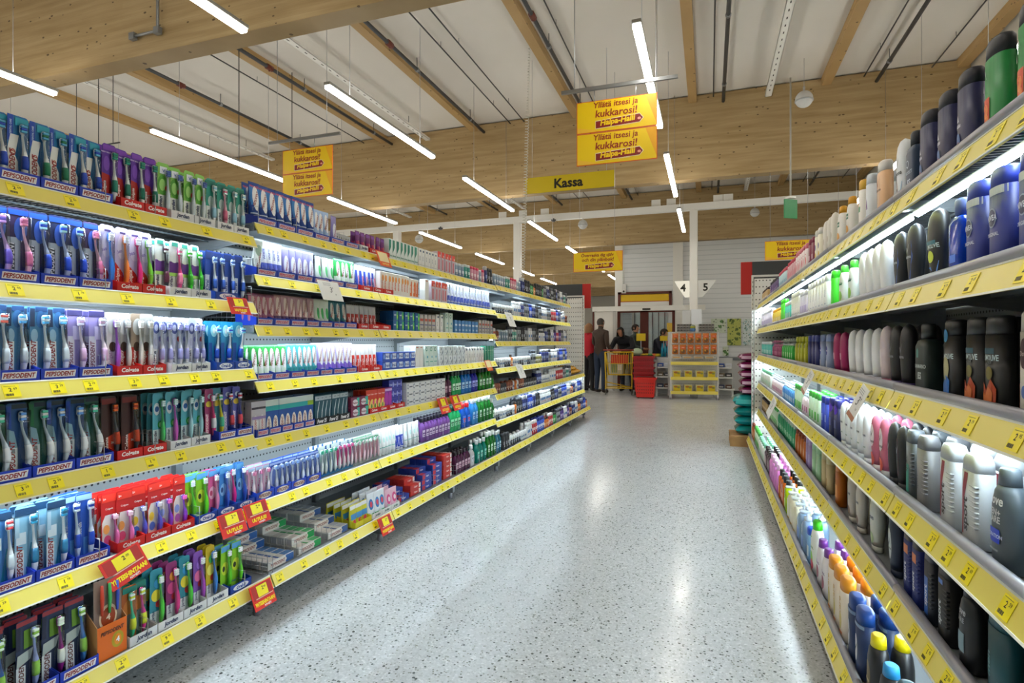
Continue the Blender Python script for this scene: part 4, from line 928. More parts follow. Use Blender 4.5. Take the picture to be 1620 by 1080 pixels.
# orange display box with a round badge
def orange_box():
    t = empty('display_box'); w, d = .095, .10
    b = MB(); b.box(-w/2, w/2, -.001, .001, 0, .11, '#e06a10'); b.box(-w/2, w/2, 0, d, 0, .002, '#b8703c')
    for s_ in (-1, 1):
        x = s_*w/2; vs = [(x-.001, y, z) for y, z in ((0, 0), (d, 0), (d, .2), (0, .11))]+[(x+.001, y, z) for y, z in ((0, 0), (d, 0), (d, .2), (0, .11))]
        b.add(vs, [(0, 1, 2, 3), (7, 6, 5, 4), (0, 4, 5, 1), (1, 5, 6, 2), (2, 6, 7, 3), (3, 7, 4, 0)], '#c8905c')
    b.build('box', t)
    q = MB(); put_text(q, 'PEPSODENT', 0, .085, .013, '#4a2a1c', lambda X, Z: -.002, 0, w*.8, .03, .2)
    decals(q, [('e', .35, .45, .42, .24, '#b8a01c'), ('e', .35, .45, .24, .16, '#e89020'), ('t', '4', .35, .45, .018, '#ffffff')], w/2, .11, lambda X, Z: -.0012, .0005); q.build('print', t)
    c = MB(); c.box(-.045, .045, .02, .022, .10, .25, '#8a7468'); decals(c, [('e', 0, .5, .65, .17, '#e8d0b0'), ('e', 0, .5, .52, .13, '#a0401c'), ('t', '4', 0, .5, .02, '#f0dcc8')], .045, .25, lambda X, Z: .0195, .0006)
    c.build('card', t)
    for k, cc in enumerate(('#c83c20', '#3cb05c', '#3c58c8')):
        b = MB().tube([(-.025+k*.025, .012, .14), (-.025+k*.025, .010, .19), (-.025+k*.025, .012, .235)], [.004, .006, .004], cc, 7); b.build('toothbrush', t)
    return t
p = proto('orange_box', orange_box)
put('L', 5, (1.264+1.363)/2, p, 'orange cardboard display box', 'display box', .012)
for r, ys in ((0, (1.35, 1.53, 1.72)), (1, (1.35, 1.53, 1.72, 1.99)), (2, (1.05, 1.35, 1.53, 1.73, 1.97)), (3, (1.04, 1.345, 1.53, 1.72, 1.99)), (4, (1.0, 1.33, 1.72, 2.0)), (5, (1.02, 1.43, 1.86, 1.99))):
    dividers('L', r, [y for y in ys if y < 2])
# ------------------------------------------------------------------ left, toothpaste units
def TU(key, w, h, col, cap, dec): return proto(('tube', key), make_tube, w, h, col, cap, dec)
def CA(key, w, d, h, col, dec, **k): return proto(('carton', key), make_carton, w, d, h, col, dec, **k)
def oval(c1='#eef0f2', tc=DRED, cx=.1, cz=.62, rot=68, bg=None):
    return [('e', cx, cz, .62, .30, c1), ('t', 'PEPSODENT', cx, cz, .012, tc, rot, .075, .15)]
def tubes(row, pa, pb, n, p, look, deep=2, **k): fill('L', row, max(pa, 2.01), pb, n, p, look, 'toothpaste', deep, .035, .045, 1.0, **k)
t_pro = TU('pro', .062, .19, '#0f3f90', '#d8dce0', [('r', -.95, .95, .45, .92, '#2c7cc4')]+oval()+[('t', 'PRO SIZE', 0, .9, .009, '#e03a4a'), ('r', -.8, .8, .24, .27, '#b8c8e4'), ('r', -.7, .5, .16, .18, '#b8c8e4')])
t_pale = TU('pale', .05, .165, '#a8c4e8', '#f0f2f4', oval()+[('r', -.8, .8, .2, .22, '#6a8cc8')])
t_lav = TU('lav', .05, .16, '#8c86c4', '#e8e4f0', [('e', 0, .45, .7, .3, '#dfe2ee'), ('t', 'PEPSODENT', 0, .45, .01, '#8c2c4c', 75, .06)])
t_grn = TU('grn', .056, .16, '#2fae50', '#f0f4f0', [('r', -.95, .95, .15, .4, '#dff0e0')]+oval())
t_grn2 = TU('grn2', .05, .15, '#e6f2ea', '#3cae64', [('e', .2, .5, .5, .2, '#3cba64')])
t_whb = TU('whb', .05, .165, '#e4e8f4', '#5a7ac8', [('r', -.95, .95, .12, .40, '#4c60c0'), ('t', 'WHITE', -.2, .65, .012, '#3848a8', 90, .07)])
t_mix = TU('mix', .055, .165, '#dfe6e4', '#c8ccd0', [('e', 0, .7, .7, .15, '#a0b8a8'), ('t', 'PEPSODENT', .1, .45, .01, DRED, 72, .08)])
t_pink = TU('pink', .055, .15, '#c49aa4', '#6c4a70', [('r', -.95, .95, .12, .32, '#5a3c6c')]+oval('#e6d4cf'))
t_rose = TU('rose', .05, .145, '#a06080', '#5a3c6c', [('r', -.9, .9, .5, .9, '#c4788c')]+oval('#d8c0c0'))
t_teal = TU('teal', .055, .15, '#206a78', '#d8dcdc', oval('#cfd4cc')+[('r', -.8, .8, .16, .19, '#78b8b8')])
t_aqua = TU('aqua', .055, .165, '#48b4c0', '#e8f4f4', oval()+[('r', -.6, .6, .12, .3, '#1c8c90')])
t_violet = TU('violet', .058, .17, '#b0a4e0', '#f0ecf8', [('r', -.95, .95, .1, .38, '#7a5cc8')]+oval())
t_col = TU('col', .045, .16, '#e8e6ea', '#e4e4e8', [('r', -.9, .1, .1, .62, '#c82c1c'), ('t', 'Colgate', -.4, .36, .012, '#f4e8e8', 90, .07)])
t_colc = TU('colc', .045, .14, '#b4b4b8', '#8a8a90', [('r', -.9, .2, .05, .62, '#a01c14'), ('t', 'Colgate', -.35, .34, .012, '#e8dcdc', 90, .07)])
t_purp = TU('purp', .045, .12, '#6a1c6c', '#3c1044', [('r', -.9, .9, .1, .5, '#a82058'), ('r', -.9, .9, .8, .95, '#7a3c9c'), ('t', 'Colgate', 0, .4, .010, '#e8a08c', 90, .06)])
t_white = TU('white', .05, .16, '#e8ecee', '#e0e8ea', [('r', -.8, .8, .3, .33, '#68b8b0'), ('e', 0, .6, .4, .1, '#b8e0dc')])
t_navy = TU('navy', .055, .16, '#e6e8f2', '#e6e8f2', [('r', -.95, .95, .08, .62, '#1c3cb0'), ('t', 'DENTAL', 0, .4, .010, '#e8ecff', 90, .07)])
c_teal = CA('teal', .045, .04, .13, '#dfe8e6', [('p', [(-.9, .3), (.3, .6), (.3, .95), (-.9, .95)], '#17806c'), ('t', 'elmex', 0, .18, .012, '#17806c')])
c_white = CA('white', .045, .04, .13, '#e6e6e4', [('t', 'dental', -.2, .45, .010, '#3c4c68', 90, .09), ('e', .2, .85, .5, .06, '#3c5878'), ('r', -.8, .8, .1, .12, '#a8acb0')])
c_elm = CA('elm', .05, .04, .14, '#e8e2dc', [('t', 'elmex', -.1, .42, .016, '#d8502c', 90, .1), ('e', .3, .72, .5, .14, '#e89a50')])
c_elm2 = CA('elm2', .05, .04, .13, '#e8ded4', [('p', [(-.5, .1), (.8, .1), (.8, .8), (.2, .9), (-.5, .5)], '#dd6a2c'), ('t', 'elmex', -.3, .45, .014, '#f4ece4', 90, .09)])
c_red = CA('red', .05, .045, .15, '#c8b8c4', [('r', -.95, .95, .72, 1, '#e0402c'), ('r', -.6, .2, .1, .62, '#c86a78'), ('e', .4, .8, .4, .06, '#f2b0a0')], name='floss_pack')
c_blu = CA('blu', .06, .05, .062, '#1c5c9c', [('r', .2, .95, .05, .95, '#44b070'), ('t', 'oral', -.35, .6, .012, '#e8f0f8'), ('e', .55, .4, .25, .2, '#98e04c')])
c_gry = CA('gry', .05, .045, .12, '#b8b4b0', [('r', -.9, .9, .6, .75, '#b8503c'), ('r', -.9, .9, .35, .42, '#5c5c8c'), ('r', -.6, .6, .1, .2, '#8c8c90')])
c_mint = CA('mint', .06, .045, .15, '#cfe2dc', [('e', -.2, .82, .5, .1, '#3c8c7c'), ('e', -.2, .82, .3, .06, '#cfe2dc'), ('r', -.7, .7, .2, .25, '#6cb0a0'), ('e', .2, .45, .3, .06, '#5ca8c0')])
c_sky = CA('sky', .055, .045, .10, '#4a88c8', [('r', -.8, .8, .55, .7, '#d4e4f2'), ('r', -.6, .6, .15, .3, '#a8c8e8')])
c_oralb = CA('oralb', .085, .05, .055, '#2c50b8', [('r', -.2, .9, .2, .85, '#d8e2f4'), ('t', 'Oral-B', .3, .52, .020, '#1c3c9c'), ('e', -.6, .5, .22, .3, '#7ca8ec')])
c_tall = CA('tall', .055, .045, .15, '#ecebe8', [('r', -.7, .4, .9, .93, '#b8443c')])
c_sq = CA('sq', .07, .05, .072, '#d8dfe4', [('p', [(-.9, .05), (.0, .05), (.9, .62), (.9, .35), (.2, .05)], '#5a6c84'), ('t', 'B', .0, .7, .018, '#1c3c6c'), ('r', -.7, .0, .3, .34, '#9cacb8')])
c_green = CA('green', .05, .045, .14, '#12886a', [('r', -.7, .7, .7, .73, '#c8e8dc'), ('r', -.95, -.7, 0, 1, '#e0ece8')])
c_mauve = CA('mauve', .045, .04, .16, '#b8b2b8', [('r', -.9, .9, .78, .84, '#3c3440'), ('e', 0, .32, .62, .3, '#d8d4d4'), ('t', 'PEPSODENT', 0, .3, .011, '#b84848', 90, .08), ('r', -.9, .9, .5, .58, '#8c78a8')])
c_pv = CA('pv', .045, .04, .16, '#1b4c98', [('r', -.95, .95, .82, 1, '#c8d4cc'), ('r', -.95, .95, .68, .82, ('#28a0a0')), ('e', 0, .22, .72, .32, '#e6e0d8'), ('t', 'PEPSODENT', 0, .22, .014, DRED, 90, .08)])
c_pvg = CA('pvg', .045, .04, .16, '#1b4c98', [('r', -.95, .95, .82, 1, '#c8d4cc'), ('r', -.95, .95, .68, .82, ('#90b82c')), ('e', 0, .22, .72, .32, '#e6e0d8'), ('t', 'PEPSODENT', 0, .22, .014, DRED, 90, .08)])
c_dark = CA('dark', .042, .04, .15, '#1a4c5c', [('r', -.9, .9, .82, .97, '#a8b4bc'), ('p', [(-.3, 0), (-.1, 0), (.1, .4), (.7, .78), (.5, .78), (-.1, .45)], '#c8d4d8'), ('t', 'bright', .1, .9, .006, '#203040')])
c_pm = CA('pm', .09, .05, .055, '#7c2c50', [('r', .3, .95, .1, .95, '#3cb0a4'), ('e', -.1, .45, .6, .35, '#d8ccd4'), ('t', 'Plackers', -.1, .45, .012, '#7c1c44')])
c_kid = CA('kid', .05, .04, .14, '#c8341c', [('e', 0, .35, .8, .25, '#e8d06c'), ('t', 'Colgate', 0, .8, .010, '#f0c8c0'), ('e', -.2, .3, .3, .1, '#3c8c4c'), ('e', .4, .45, .3, .1, '#e05c8c')])
c_vio = CA('vio', .05, .04, .14, '#7c1c8c', [('e', 0, .5, .8, .3, '#a8289c'), ('r', -.9, .9, .85, .95, '#c8a8e0')])
c_ind = CA('ind', .065, .05, .06, '#3c40a8', [('t', 'Oral-B', -.1, .5, .014, '#d0d4f4'), ('e', .6, .5, .25, .3, '#9ca4ec')])
c_wb = CA('wb', .085, .05, .05, '#d8dadc', [('e', -.6, .5, .28, .34, '#50647c'), ('e', -.6, .5, .18, .2, '#d8dadc'), ('r', -.2, .8, .4, .55, '#5a6068')])
f_floss = P('floss', .058, .15, '#2450b8', [('e', 0, .5, .75, .36, '#c8d4f0'), ('e', .1, .5, .5, .28, '#7c94dc'), ('r', -.9, .9, .9, .97, '#9cb4ec')], '#dfe8f8', '#8cb0f0', name='floss_pack')
f_pk = P('pk', .05, .15, '#d8a0c0', [('e', 0, .5, .7, .35, '#f0dce8'), ('t', 'floss', 0, .5, .016, '#d83c8c', 90, .1), ('r', -.9, .9, .88, .97, '#b8d4f0')], '#f4e8f0', '#f090c0', None, 0, 0, name='floss_pack')
f_toy = P('toy', .06, .16, '#e0f0ec', [('r', -.95, -.5, 0, 1, '#1c5ca4'), ('p', [(-.3, .1), (.1, .1), (.0, .8)], '#2c70c8'), ('p', [(.2, .1), (.7, .1), (.5, .8)], '#30b070'), ('r', -.95, .95, 0, .12, '#2c88c8')], '#f0f8f8', '#30b890')
f_toyp = P('toyp', .06, .16, '#d8e4ec', [('r', .6, .95, 0, 1, '#2470a0'), ('e', 0, .5, .6, .3, '#e83c90'), ('r', -.95, .95, 0, .12, '#48a0d8')], '#fff0f8', '#f060a8')
f_clear = P('clear', .055, .15, '#d8dcd8', [('e', 0, .5, .7, .3, '#e4a0b0'), ('r', -.8, .8, .85, .95, '#7cc8a0')], '#f4d0dc', '#c8e8d8')
Y2 = 2.02
B = lambda px: px     # places below are metres along the shelf
# first (top) shelf
tubes(0, Y2, 2.455, 8, t_pro, 'tall blue toothpaste tube'); tubes(0, 2.461, 2.570, 3, t_pale, 'pale blue toothpaste tube', 1)
tubes(0, 2.592, 2.670, 1, t_lav, 'lone lavender toothpaste tube', 1)
trays(0, Y2, 2.808, 6, '#1434a4', 'PEPSODENT', '#c03048', 'blue display tray', bg='#c8c8d8', hgt=.032); trays(0, 2.820, 2.903, 1, '#dfe1e2', 'Jordan', '#1b2c54', 'white display tray', hgt=.034)
tubes(0, 2.826, 3.142, 6, t_purp, 'purple and red tube'); col = dict(hgt=.03, shear=.1)
trays(0, 2.917, 3.142, 2, '#c8140c', 'Colgate', '#f6ecea', 'red display tray', **col)
fill('L', 0, 3.149, 3.529, 8, c_teal, 'white and teal carton', 'carton', 2); fill('L', 0, 3.538, 3.872, 7, c_white, 'plain white carton', 'carton', 2)
fill('L', 0, 3.830, 4.142, 5, c_red, 'red topped clear pack', 'pack', 2)
# second
tubes(1, Y2, 2.092, 1, t_mix, 'leaning white and green tube', 1, tilt=rad(8)); tubes(1, 2.095, 2.214, 4, t_whb, 'white and blue tube'); tubes(1, 2.232, 2.455, 5, t_lav, 'short lavender tube', 1)
tubes(1, 2.466, 2.625, 3, t_grn2, 'white and green tube', 1); tubes(1, 2.636, 2.808, 4, t_grn, 'bright green tube')
trays(1, Y2, 2.801, 6, '#1434a4', 'PEPSODENT', '#c03048', 'blue display tray', bg='#c8c8d8', hgt=.034)
tubes(1, 2.820, 3.040, 5, TU('wbp', .045, .15, '#e4e6f2', '#e8e8f0', [('r', -.9, -.1, .1, .8, '#2c4cc0'), ('r', .1, .7, .15, .6, '#e05c9c')]), 'white, blue and pink tube')
trays(1, 2.826, 3.187, 3, '#c8140c', 'Colgate', '#f6ecea', 'red display tray', **col)
fill('L', 1, 3.054, 3.405, 9, c_elm, 'white and orange carton', 'carton', 2); fill('L', 1, 3.414, 3.538, 3, c_elm2, 'orange carton', 'carton', 2)
fill('L', 1, 3.612, 3.708, 1, c_tall, 'tall white carton', 'carton', 1); fill('L', 1, 3.738, 4.003, 5, c_red, 'red topped clear pack', 'pack', 2)
fill('L', 1, 4.014, 4.948, 14, t_whb, 'small white and violet pack', 'pack', 1)
# third
tubes(2, Y2, 2.164, 4, t_rose, 'dark rose tube'); tubes(2, 2.172, 2.455, 6, t_pink, 'pale pink tube'); tubes(2, 2.466, 2.570, 3, t_grn2, 'white and green tube', 2)
tubes(2, 2.575, 2.735, 3, t_teal, 'dark teal tube'); tubes(2, 2.741, 3.040, 7, t_colc, 'clear and red tube')
trays(2, Y2, 2.789, 7, '#1434a4', 'PEPSODENT', '#c03048', 'blue display tray', bg='#c8c8d8', hgt=.034); trays(2, 2.801, 3.157, 3, '#c8140c', 'Colgate', '#f6ecea', 'red display tray', **col)
for lv in (0, 1): fill('L', 2, 3.187, 3.547, 5, c_blu, ('blue and green carton', 'upper blue and green carton')[lv], 'carton', 2, dz=.063*lv, jit=.3)
fill('L', 2, 3.556, 3.788, 4, c_gry, 'grey and rust carton', 'carton', 2); fill('L', 2, 3.799, 3.936, 2, c_white, 'plain white carton', 'carton', 2); fill('L', 2, 3.947, 4.106, 2, c_mint, 'tall mint green carton', 'carton', 1)
fill('L', 2, 4.118, 4.612, 7, c_sky, 'sky blue carton', 'carton', 2); fill('L', 2, 4.627, 5.047, 6, c_gry, 'grey and rust carton', 'carton', 1)
# fourth
tubes(3, Y2, 2.249, 6, t_grn, 'bright green tube'); tubes(3, 2.253, 2.476, 6, t_aqua, 'aqua tube'); tubes(3, 2.486, 2.783, 8, t_violet, 'white and violet tube')
tubes(3, 2.789, 3.047, 6, t_col, 'white and red tube'); trays(3, Y2, 2.789, 7, '#1434a4', 'PEPSODENT', '#c03048', 'blue display tray', bg='#c8c8d8', hgt=.034); trays(3, 2.801, 3.054, 2, '#c8140c', 'Colgate', '#f6ecea', 'red display tray', **col)
for lv in (0, 1): fill('L', 3, 3.076, 3.484, 5, c_oralb, ('long blue and white carton', 'upper long blue and white carton')[lv], 'carton', 1, dz=.056*lv, jit=.3, start=.04)
fill('L', 3, 3.493, 3.612, 2, c_tall, 'tall white carton', 'carton', 2); fill('L', 3, 3.621, 3.830, 3, c_mint, 'tall mint green carton', 'carton', 1)
for lv in (0, 1): fill('L', 3, 3.840, 4.327, 6, c_sq, ('square white carton', 'upper square white carton')[lv], 'carton', 2, dz=.073*lv, jit=.2)
fill('L', 3, 4.340, 4.760, 7, c_white, 'plain white carton', 'carton', 2); fill('L', 3, 4.775, 5.014, 4, c_green, 'dark green carton', 'carton', 1)
# fifth
fill('L', 4, 2.01, 2.088, 2, c_mauve, 'pale mauve carton', 'carton', 2)
fill('L', 4, 2.092, 2.377, 7, c_pv, 'blue carton with teal band', 'carton', 2); fill('L', 4, 2.382, 2.421, 1, c_pvg, 'blue carton with lime band', 'carton', 2)
fill('L', 4, 2.436, 2.717, 8, c_dark, 'dark teal carton', 'carton', 2); trays(4, 2.02, 2.421, 5, '#1434a4', 'PEPSODENT', '#c03048', 'blue display tray', bg='#c8c8d8', hgt=.034); trays(4, 2.426, 2.723, 3, '#10141c', 'Power 25', '#e8e8ec', 'black display tray', hgt=.034)
for lv in (0, 1): fill('L', 4, 2.735, 2.897, 2, c_pm, ('maroon and aqua carton', 'upper maroon and aqua carton')[lv], 'carton', 1, dz=.056*lv, jit=.3, start=.03)
fill('L', 4, 2.903, 3.097, 5, c_kid, "red children's toothpaste carton", 'carton', 2); fill('L', 4, 3.105, 3.179, 2, c_vio, 'bright violet carton', 'carton', 2); trays(4, 2.917, 3.330, 4, '#c8140c', 'Colgate', '#f6ecea', 'red display tray', **col)
for lv in (0, 1, 2): fill('L', 4, 3.187, 3.338, 3, c_ind, ('indigo carton', 'middle indigo carton', 'upper indigo carton')[lv], 'carton', 1, dz=.061*lv, jit=.2, start=.06)
for lv in (0, 1, 2): fill('L', 4, 3.355, 3.936, 7, c_wb, ('long white carton', 'middle long white carton', 'upper long white carton')[lv], 'carton', 1, dz=.051*lv, jit=.2, start=.03)
def BO(key, *a, **k): return proto(('bottle', key), make_bottle, *a, **k)
def mw(key, col, cap, h=.19, w=.07, lab='#c8e8d0', lc='#105c34'):
    return BO(key, 'mouth', w, h, .045, col, cap, [('r', -.75, .75, .22, .5, lab), ('r', -.6, .6, .34, .4, lc), ('e', 0, .28, .4, .03, lc)], name='mouthwash_bottle', liquid=True)
m_green, m_blue, m_dgreen = mw('mg', '#18b25c', '#20382c'), mw('mb', '#1478d0', '#20304c', lab='#a8d0f4', lc='#10408c'), mw('mdg', '#0c8c1c', '#20382c')
m_indigo = mw('mi', '#1c28b4', '#202048', lab='#a8b4f4', lc='#14187c'); m_purp = mw('mp', '#8c58b0', '#1c1828', .17, .055, '#dcc8ec', '#5c2c84')
m_emer = mw('me', '#10b464', '#16382c', .2, .075, '#98e8bc', '#0c6c40'); m_red = mw('mr', '#1464e0', '#e01c24', .2, .08, '#3c84f0', '#e02038'); m_sky = mw('ms', '#3c9cec', '#f0f2f4', .22, .06, '#a8d4f8', '#2464b8')
m_gw = mw('mgw', '#0c7c24', '#f2f4f2', .22, .06); m_plum = mw('mpl', '#5c2c50', '#241820', .17, .06, '#c8a8b8', '#7c3c5c'); m_white = mw('mw', '#e8e8ea', '#f2f2f4', .17, .07, '#c8ccd4', '#7a8090'); m_tealb = mw('mt', '#148c7c', '#f2f4f4', .19, .06, '#78d0c0', '#0c5c50'); m_cy = mw('mc', '#2c7c9c', '#f2f4f4', .2, .055, '#a8d4e4', '#1c5070')
def bott(row, pa, pb, n, p, look, deep=2, **k): fill('L', row, pa, pb, n, p, look, 'mouthwash bottle', deep, .055, .04, .6, **k)
bott(4, 3.958, 4.094, 2, m_plum, 'dark plum mouthwash bottle'); bott(4, 4.106, 4.264, 3, m_green, 'mid green mouthwash bottle'); bott(4, 4.276, 4.486, 3, m_blue, 'mid blue mouthwash bottle'); bott(4, 4.500, 4.627, 2, m_indigo, 'indigo mouthwash bottle'); bott(4, 4.656, 5.047, 5, m_dgreen, 'dark green mouthwash bottle')
# sixth
fill('L', 5, 2.01, 2.139, 3, f_pk, 'pink tooth floss pack', 'floss pack', 2); fill('L', 5, 2.143, 2.471, 9, f_floss, 'curved blue floss pack', 'floss pack', 2)
fill('L', 5, 2.476, 2.625, 4, f_toy, 'white pack, green and blue brushes', 'toothbrush pack', 2); fill('L', 5, 2.631, 2.777, 4, f_toyp, 'pale pack, pink brush', 'toothbrush pack', 2); fill('L', 5, 2.783, 3.054, 7, f_clear, 'clear pack with pink and mint', 'toothbrush pack', 2)
trays(5, 2.02, 2.471, 4, '#1c46c4', 'PEPSODENT', '#7c3c30', 'bright blue display tray', bg='#ece4dc', oval=True, hgt=.038)
tubes(5, 3.061, 3.265, 5, t_white, 'white and mint tube'); tubes(5, 3.273, 3.371, 2, t_navy, 'white and navy tube'); tubes(5, 3.380, 3.593, 4, t_white, 'white and mint tube', 1)
bott(5, 3.602, 4.060, 9, m_purp, 'slim purple mouthwash bottle', 2); bott(5, 4.071, 4.264, 3, m_emer, 'emerald mouthwash bottle'); bott(5, 4.289, 4.472, 2, m_red, 'blue bottle with red cap', 2); bott(5, 4.500, 4.641, 2, m_sky, 'sky blue bottle, white cap', 2); bott(5, 4.656, 5.047, 5, m_gw, 'green bottle, white cap', 2)
# bottom: cartons lying in stacks, then pouches and bottles
def lying(key, col, st): return CA(key, .165, .042, .036, '#d8d8d4', [('r', .35, .97, .05, .95, col), ('e', -.2, .5, .62, .42, '#e6e0d8'), ('t', 'PEPSODENT', -.25, .5, .015, '#8c3a34', 0, .09, .1)], top=[(-.9, -.3, '#e2dcd8'), (.3, .95, st), (-.25, -.1, col)], side='#c8ccd0', name='toothpaste_box')
ly_b, ly_g, ly_w = lying('lyb', '#2c5ca0', '#5c8cc8'), lying('lyg', '#1c9c50', '#5cc07c'), lying('lyw', '#3c5c94', '#b8c0cc')
def stack(row, y, p, look, rows_deep, heights, start=.035):
    for k in range(rows_deep):
        for lv in range(heights[min(k, len(heights)-1)]):
            put('L', row, y+random.uniform(-.003, .003), p, look, 'lying carton', start+.021+k*.0435, (k, 0)[0]+100*lv, random.uniform(-.02, .02), dz=.0365*lv)
stack(6, 2.11, ly_b, 'blue ended toothpaste carton', 7, (1, 1, 1, 1, 2, 3, 4)); stack(6, 2.31, ly_g, 'green ended toothpaste carton', 8, (1, 2, 2, 2, 2, 3, 3, 3)); stack(6, 2.53, ly_w, 'white ended toothpaste carton', 8, (1, 1, 2, 2, 3, 3, 3, 3))
p_y = proto(('pouch', 'y'), make_pouch, .06, .12, '#c8c428', [('r', -.9, .9, .35, .6, '#3c8cc8'), ('e', 0, .22, .5, .12, '#d83c58'), ('r', -.95, .95, .8, .97, '#e8eaec')], 'toothbrush_pouch')
p_b = proto(('pouch', 'b'), make_pouch, .065, .14, '#dfe8f0', [('e', 0, .55, .7, .22, '#2c7cc0'), ('e', 0, .55, .4, .12, '#d8485c'), ('r', -.95, .95, .03, .18, '#3c9c5c')], 'toothbrush_pouch')
p_p = proto(('pouch', 'p'), make_pouch, .065, .12, '#e4b8cc', [('e', 0, .5, .7, .25, '#d8508c'), ('e', .1, .5, .4, .12, '#f0dce4')], 'toothbrush_pouch')
fill('L', 6, 2.64, 2.80, 3, p_y, "yellow children's pouch", 'pouch', 4, .05, .04); fill('L', 6, 2.81, 2.98, 3, p_b, "white and blue children's pouch", 'pouch', 3, .05, .04); fill('L', 6, 2.99, 3.12, 2, p_p, "pink children's pouch", 'pouch', 3, .05, .04)
trays(6, 2.64, 2.80, 2, '#c8bc1c', '', '#000000', 'yellow display tray', hgt=.03); trays(6, 2.81, 3.11, 3, '#dfe1de', 'Jordan', '#2c5c4c', 'white display tray', hgt=.03)
ly_r, ly_rb = CA('lyr', .14, .045, .035, '#c02c24', [('t', 'Colgate', 0, .5, .015, '#f4e4e0'), ('r', .6, .95, .1, .9, '#e8e0e0')], top=[(-.9, .5, '#d83c2c'), (.55, .9, '#e8dcdc')], name='toothpaste_box'), CA('lyrb', .14, .045, .035, '#26409c', [('t', 'Colgate', .1, .5, .014, '#f4e4e8'), ('r', -.95, -.4, .1, .9, '#c83038')], top=[(-.9, -.1, '#c83038'), (0, .9, '#3c58b8')], name='toothpaste_box')
for y, pp, hs in ((3.21, ly_rb, (1, 2, 2, 3)), (3.37, ly_r, (2, 3, 3, 3)), (3.53, ly_rb, (3, 4, 4, 4)), (3.69, ly_rb, (4, 5, 5, 5)), (3.86, ly_r, (5, 5, 5, 5))):
    for k in range(4):
        for lv in range(hs[k]): put('L', 6, y, pp, 'red carton' if pp is ly_r else 'red and blue carton', 'lying carton', .06+k*.047, k+100*lv, random.uniform(-.03, .03), dz=.0355*lv)
bott(6, 3.97, 4.25, 5, m_plum, 'dark plum mouthwash bottle'); bott(6, 4.26, 4.36, 1, m_white, 'broad white mouthwash bottle', 1); bott(6, 4.38, 4.62, 3, m_tealb, 'teal bottle, white cap'); bott(6, 4.63, 4.84, 3, m_gw, 'green bottle, white cap'); bott(6, 4.85, 4.99, 2, m_cy, 'blue bottle, white cap')
for r, ys in ((0, (2.03, 2.28, 2.66)), (1, (2.03, 2.35, 2.7, 2.95)), (2, (2.03, 2.36, 2.62, 2.9)), (3, (2.03, 2.5, 2.8)), (4, (2.03, 2.1, 3.3, 3.9)), (5, (3.5, 3.9, 4.3)), (6, (2.02, 2.21, 2.43, 3.15, 3.62, 3.95, 4.4, 4.8))):
    dividers('L', r, ys, .075)

# ------------------------------------------------------------------ left, units with cans and small bottles
def SM(key, *a, **k): return proto(('small', key), make_small, *a, **k)
LBL = lambda c1, c2='#d8d8d8': [('r', -.8, .8, .3, .5, c1), ('e', 0, .22, .4, .06, c2)]
smalls = {
 'black': (SM('black', 'can', .05, .15, .05, '#1c1e24', '#2c2e34', LBL('#8c9096'), name='deodorant_can'), 'black deodorant can'),
 'navy': (SM('navy', 'can', .05, .16, .05, '#1c2c6c', '#b8bcc4', LBL('#8c9cd0'), name='deodorant_can'), 'navy deodorant can'),
 'white': (SM('white', 'can', .05, .15, .05, '#dcdedf', '#e6e8ea', LBL('#5c84b8', '#c86a78'), name='deodorant_can'), 'white deodorant can'),
 'silver': (SM('silver', 'can', .05, .155, .05, '#8c9298', '#4c5058', LBL('#30343c'), name='deodorant_can'), 'silver deodorant can'),
 'blue': (SM('blue', 'can', .05, .155, .05, '#2c54c8', '#24388c', LBL('#d8e0f4'), name='deodorant_can'), 'blue deodorant can'),
 'red': (SM('red', 'can', .05, .15, .05, '#b82c34', '#e0dcdc', LBL('#e8c8c8'), name='deodorant_can'), 'red deodorant can'),
 'grayblue': (SM('grayblue', 'flat', .055, .11, .035, '#7c94ac', '#d0dae2', LBL('#e0e8ee'), name='lotion_bottle'), 'grey blue lotion bottle'),
 'roll_w': (SM('roll_w', 'roll', .042, .095, .042, '#d4d6d8', '#e8eaec', LBL('#7890b0'), name='roll_on_bottle'), 'white roll-on bottle'),
 'roll_k': (SM('roll_k', 'roll', .042, .095, .042, '#2c3038', '#e2e4e6', LBL('#8c98a8'), name='roll_on_bottle'), 'black and white roll-on bottle'),
 'roll_d': (SM('roll_d', 'roll', .042, .09, .042, '#585c60', '#1c1e22', LBL('#b0b4b8'), name='roll_on_bottle'), 'dark roll-on bottle'),
 'amber': (SM('amber', 'square', .06, .12, .035, '#d8701c', '#3c2c20', LBL('#f0c890'), name='aftershave_bottle'), 'amber aftershave bottle'),
 'green': (SM('green', 'flat', .055, .13, .035, '#1c8c3c', '#1c3024', LBL('#a8d8a8'), name='lotion_bottle'), 'green lotion bottle'),
 'pink': (SM('pink', 'flat', .055, .12, .035, '#d08ca0', '#d83c60', LBL('#f0dce0'), name='lotion_bottle'), 'pink lotion bottle'),
 'teal': (SM('teal', 'flat', .055, .12, .035, '#2c8c80', '#d8dcdc', LBL('#c8e4dc'), name='lotion_bottle'), 'teal lotion bottle'),
 'purple': (SM('purple', 'can', .05, .15, .05, '#4c2c84', '#2c2048', LBL('#b8a8d8'), name='deodorant_can'), 'purple deodorant can'),
 'gold': (SM('gold', 'can', .055, .10, .055, '#8c8c48', '#e0e0dc', LBL('#e8e8d8'), name='deodorant_can'), 'olive and white can'),
 'brown': (SM('brown', 'roll', .05, .10, .05, '#6c3424', '#8c4c30', LBL('#c89c80'), name='roll_on_bottle'), 'brown jar'),
 'box_w': (SM('box_w', 'square', .06, .13, .04, '#dcdcdc', '#3c4048', LBL('#4c6cb0'), name='aftershave_bottle'), 'white aftershave bottle'),
}
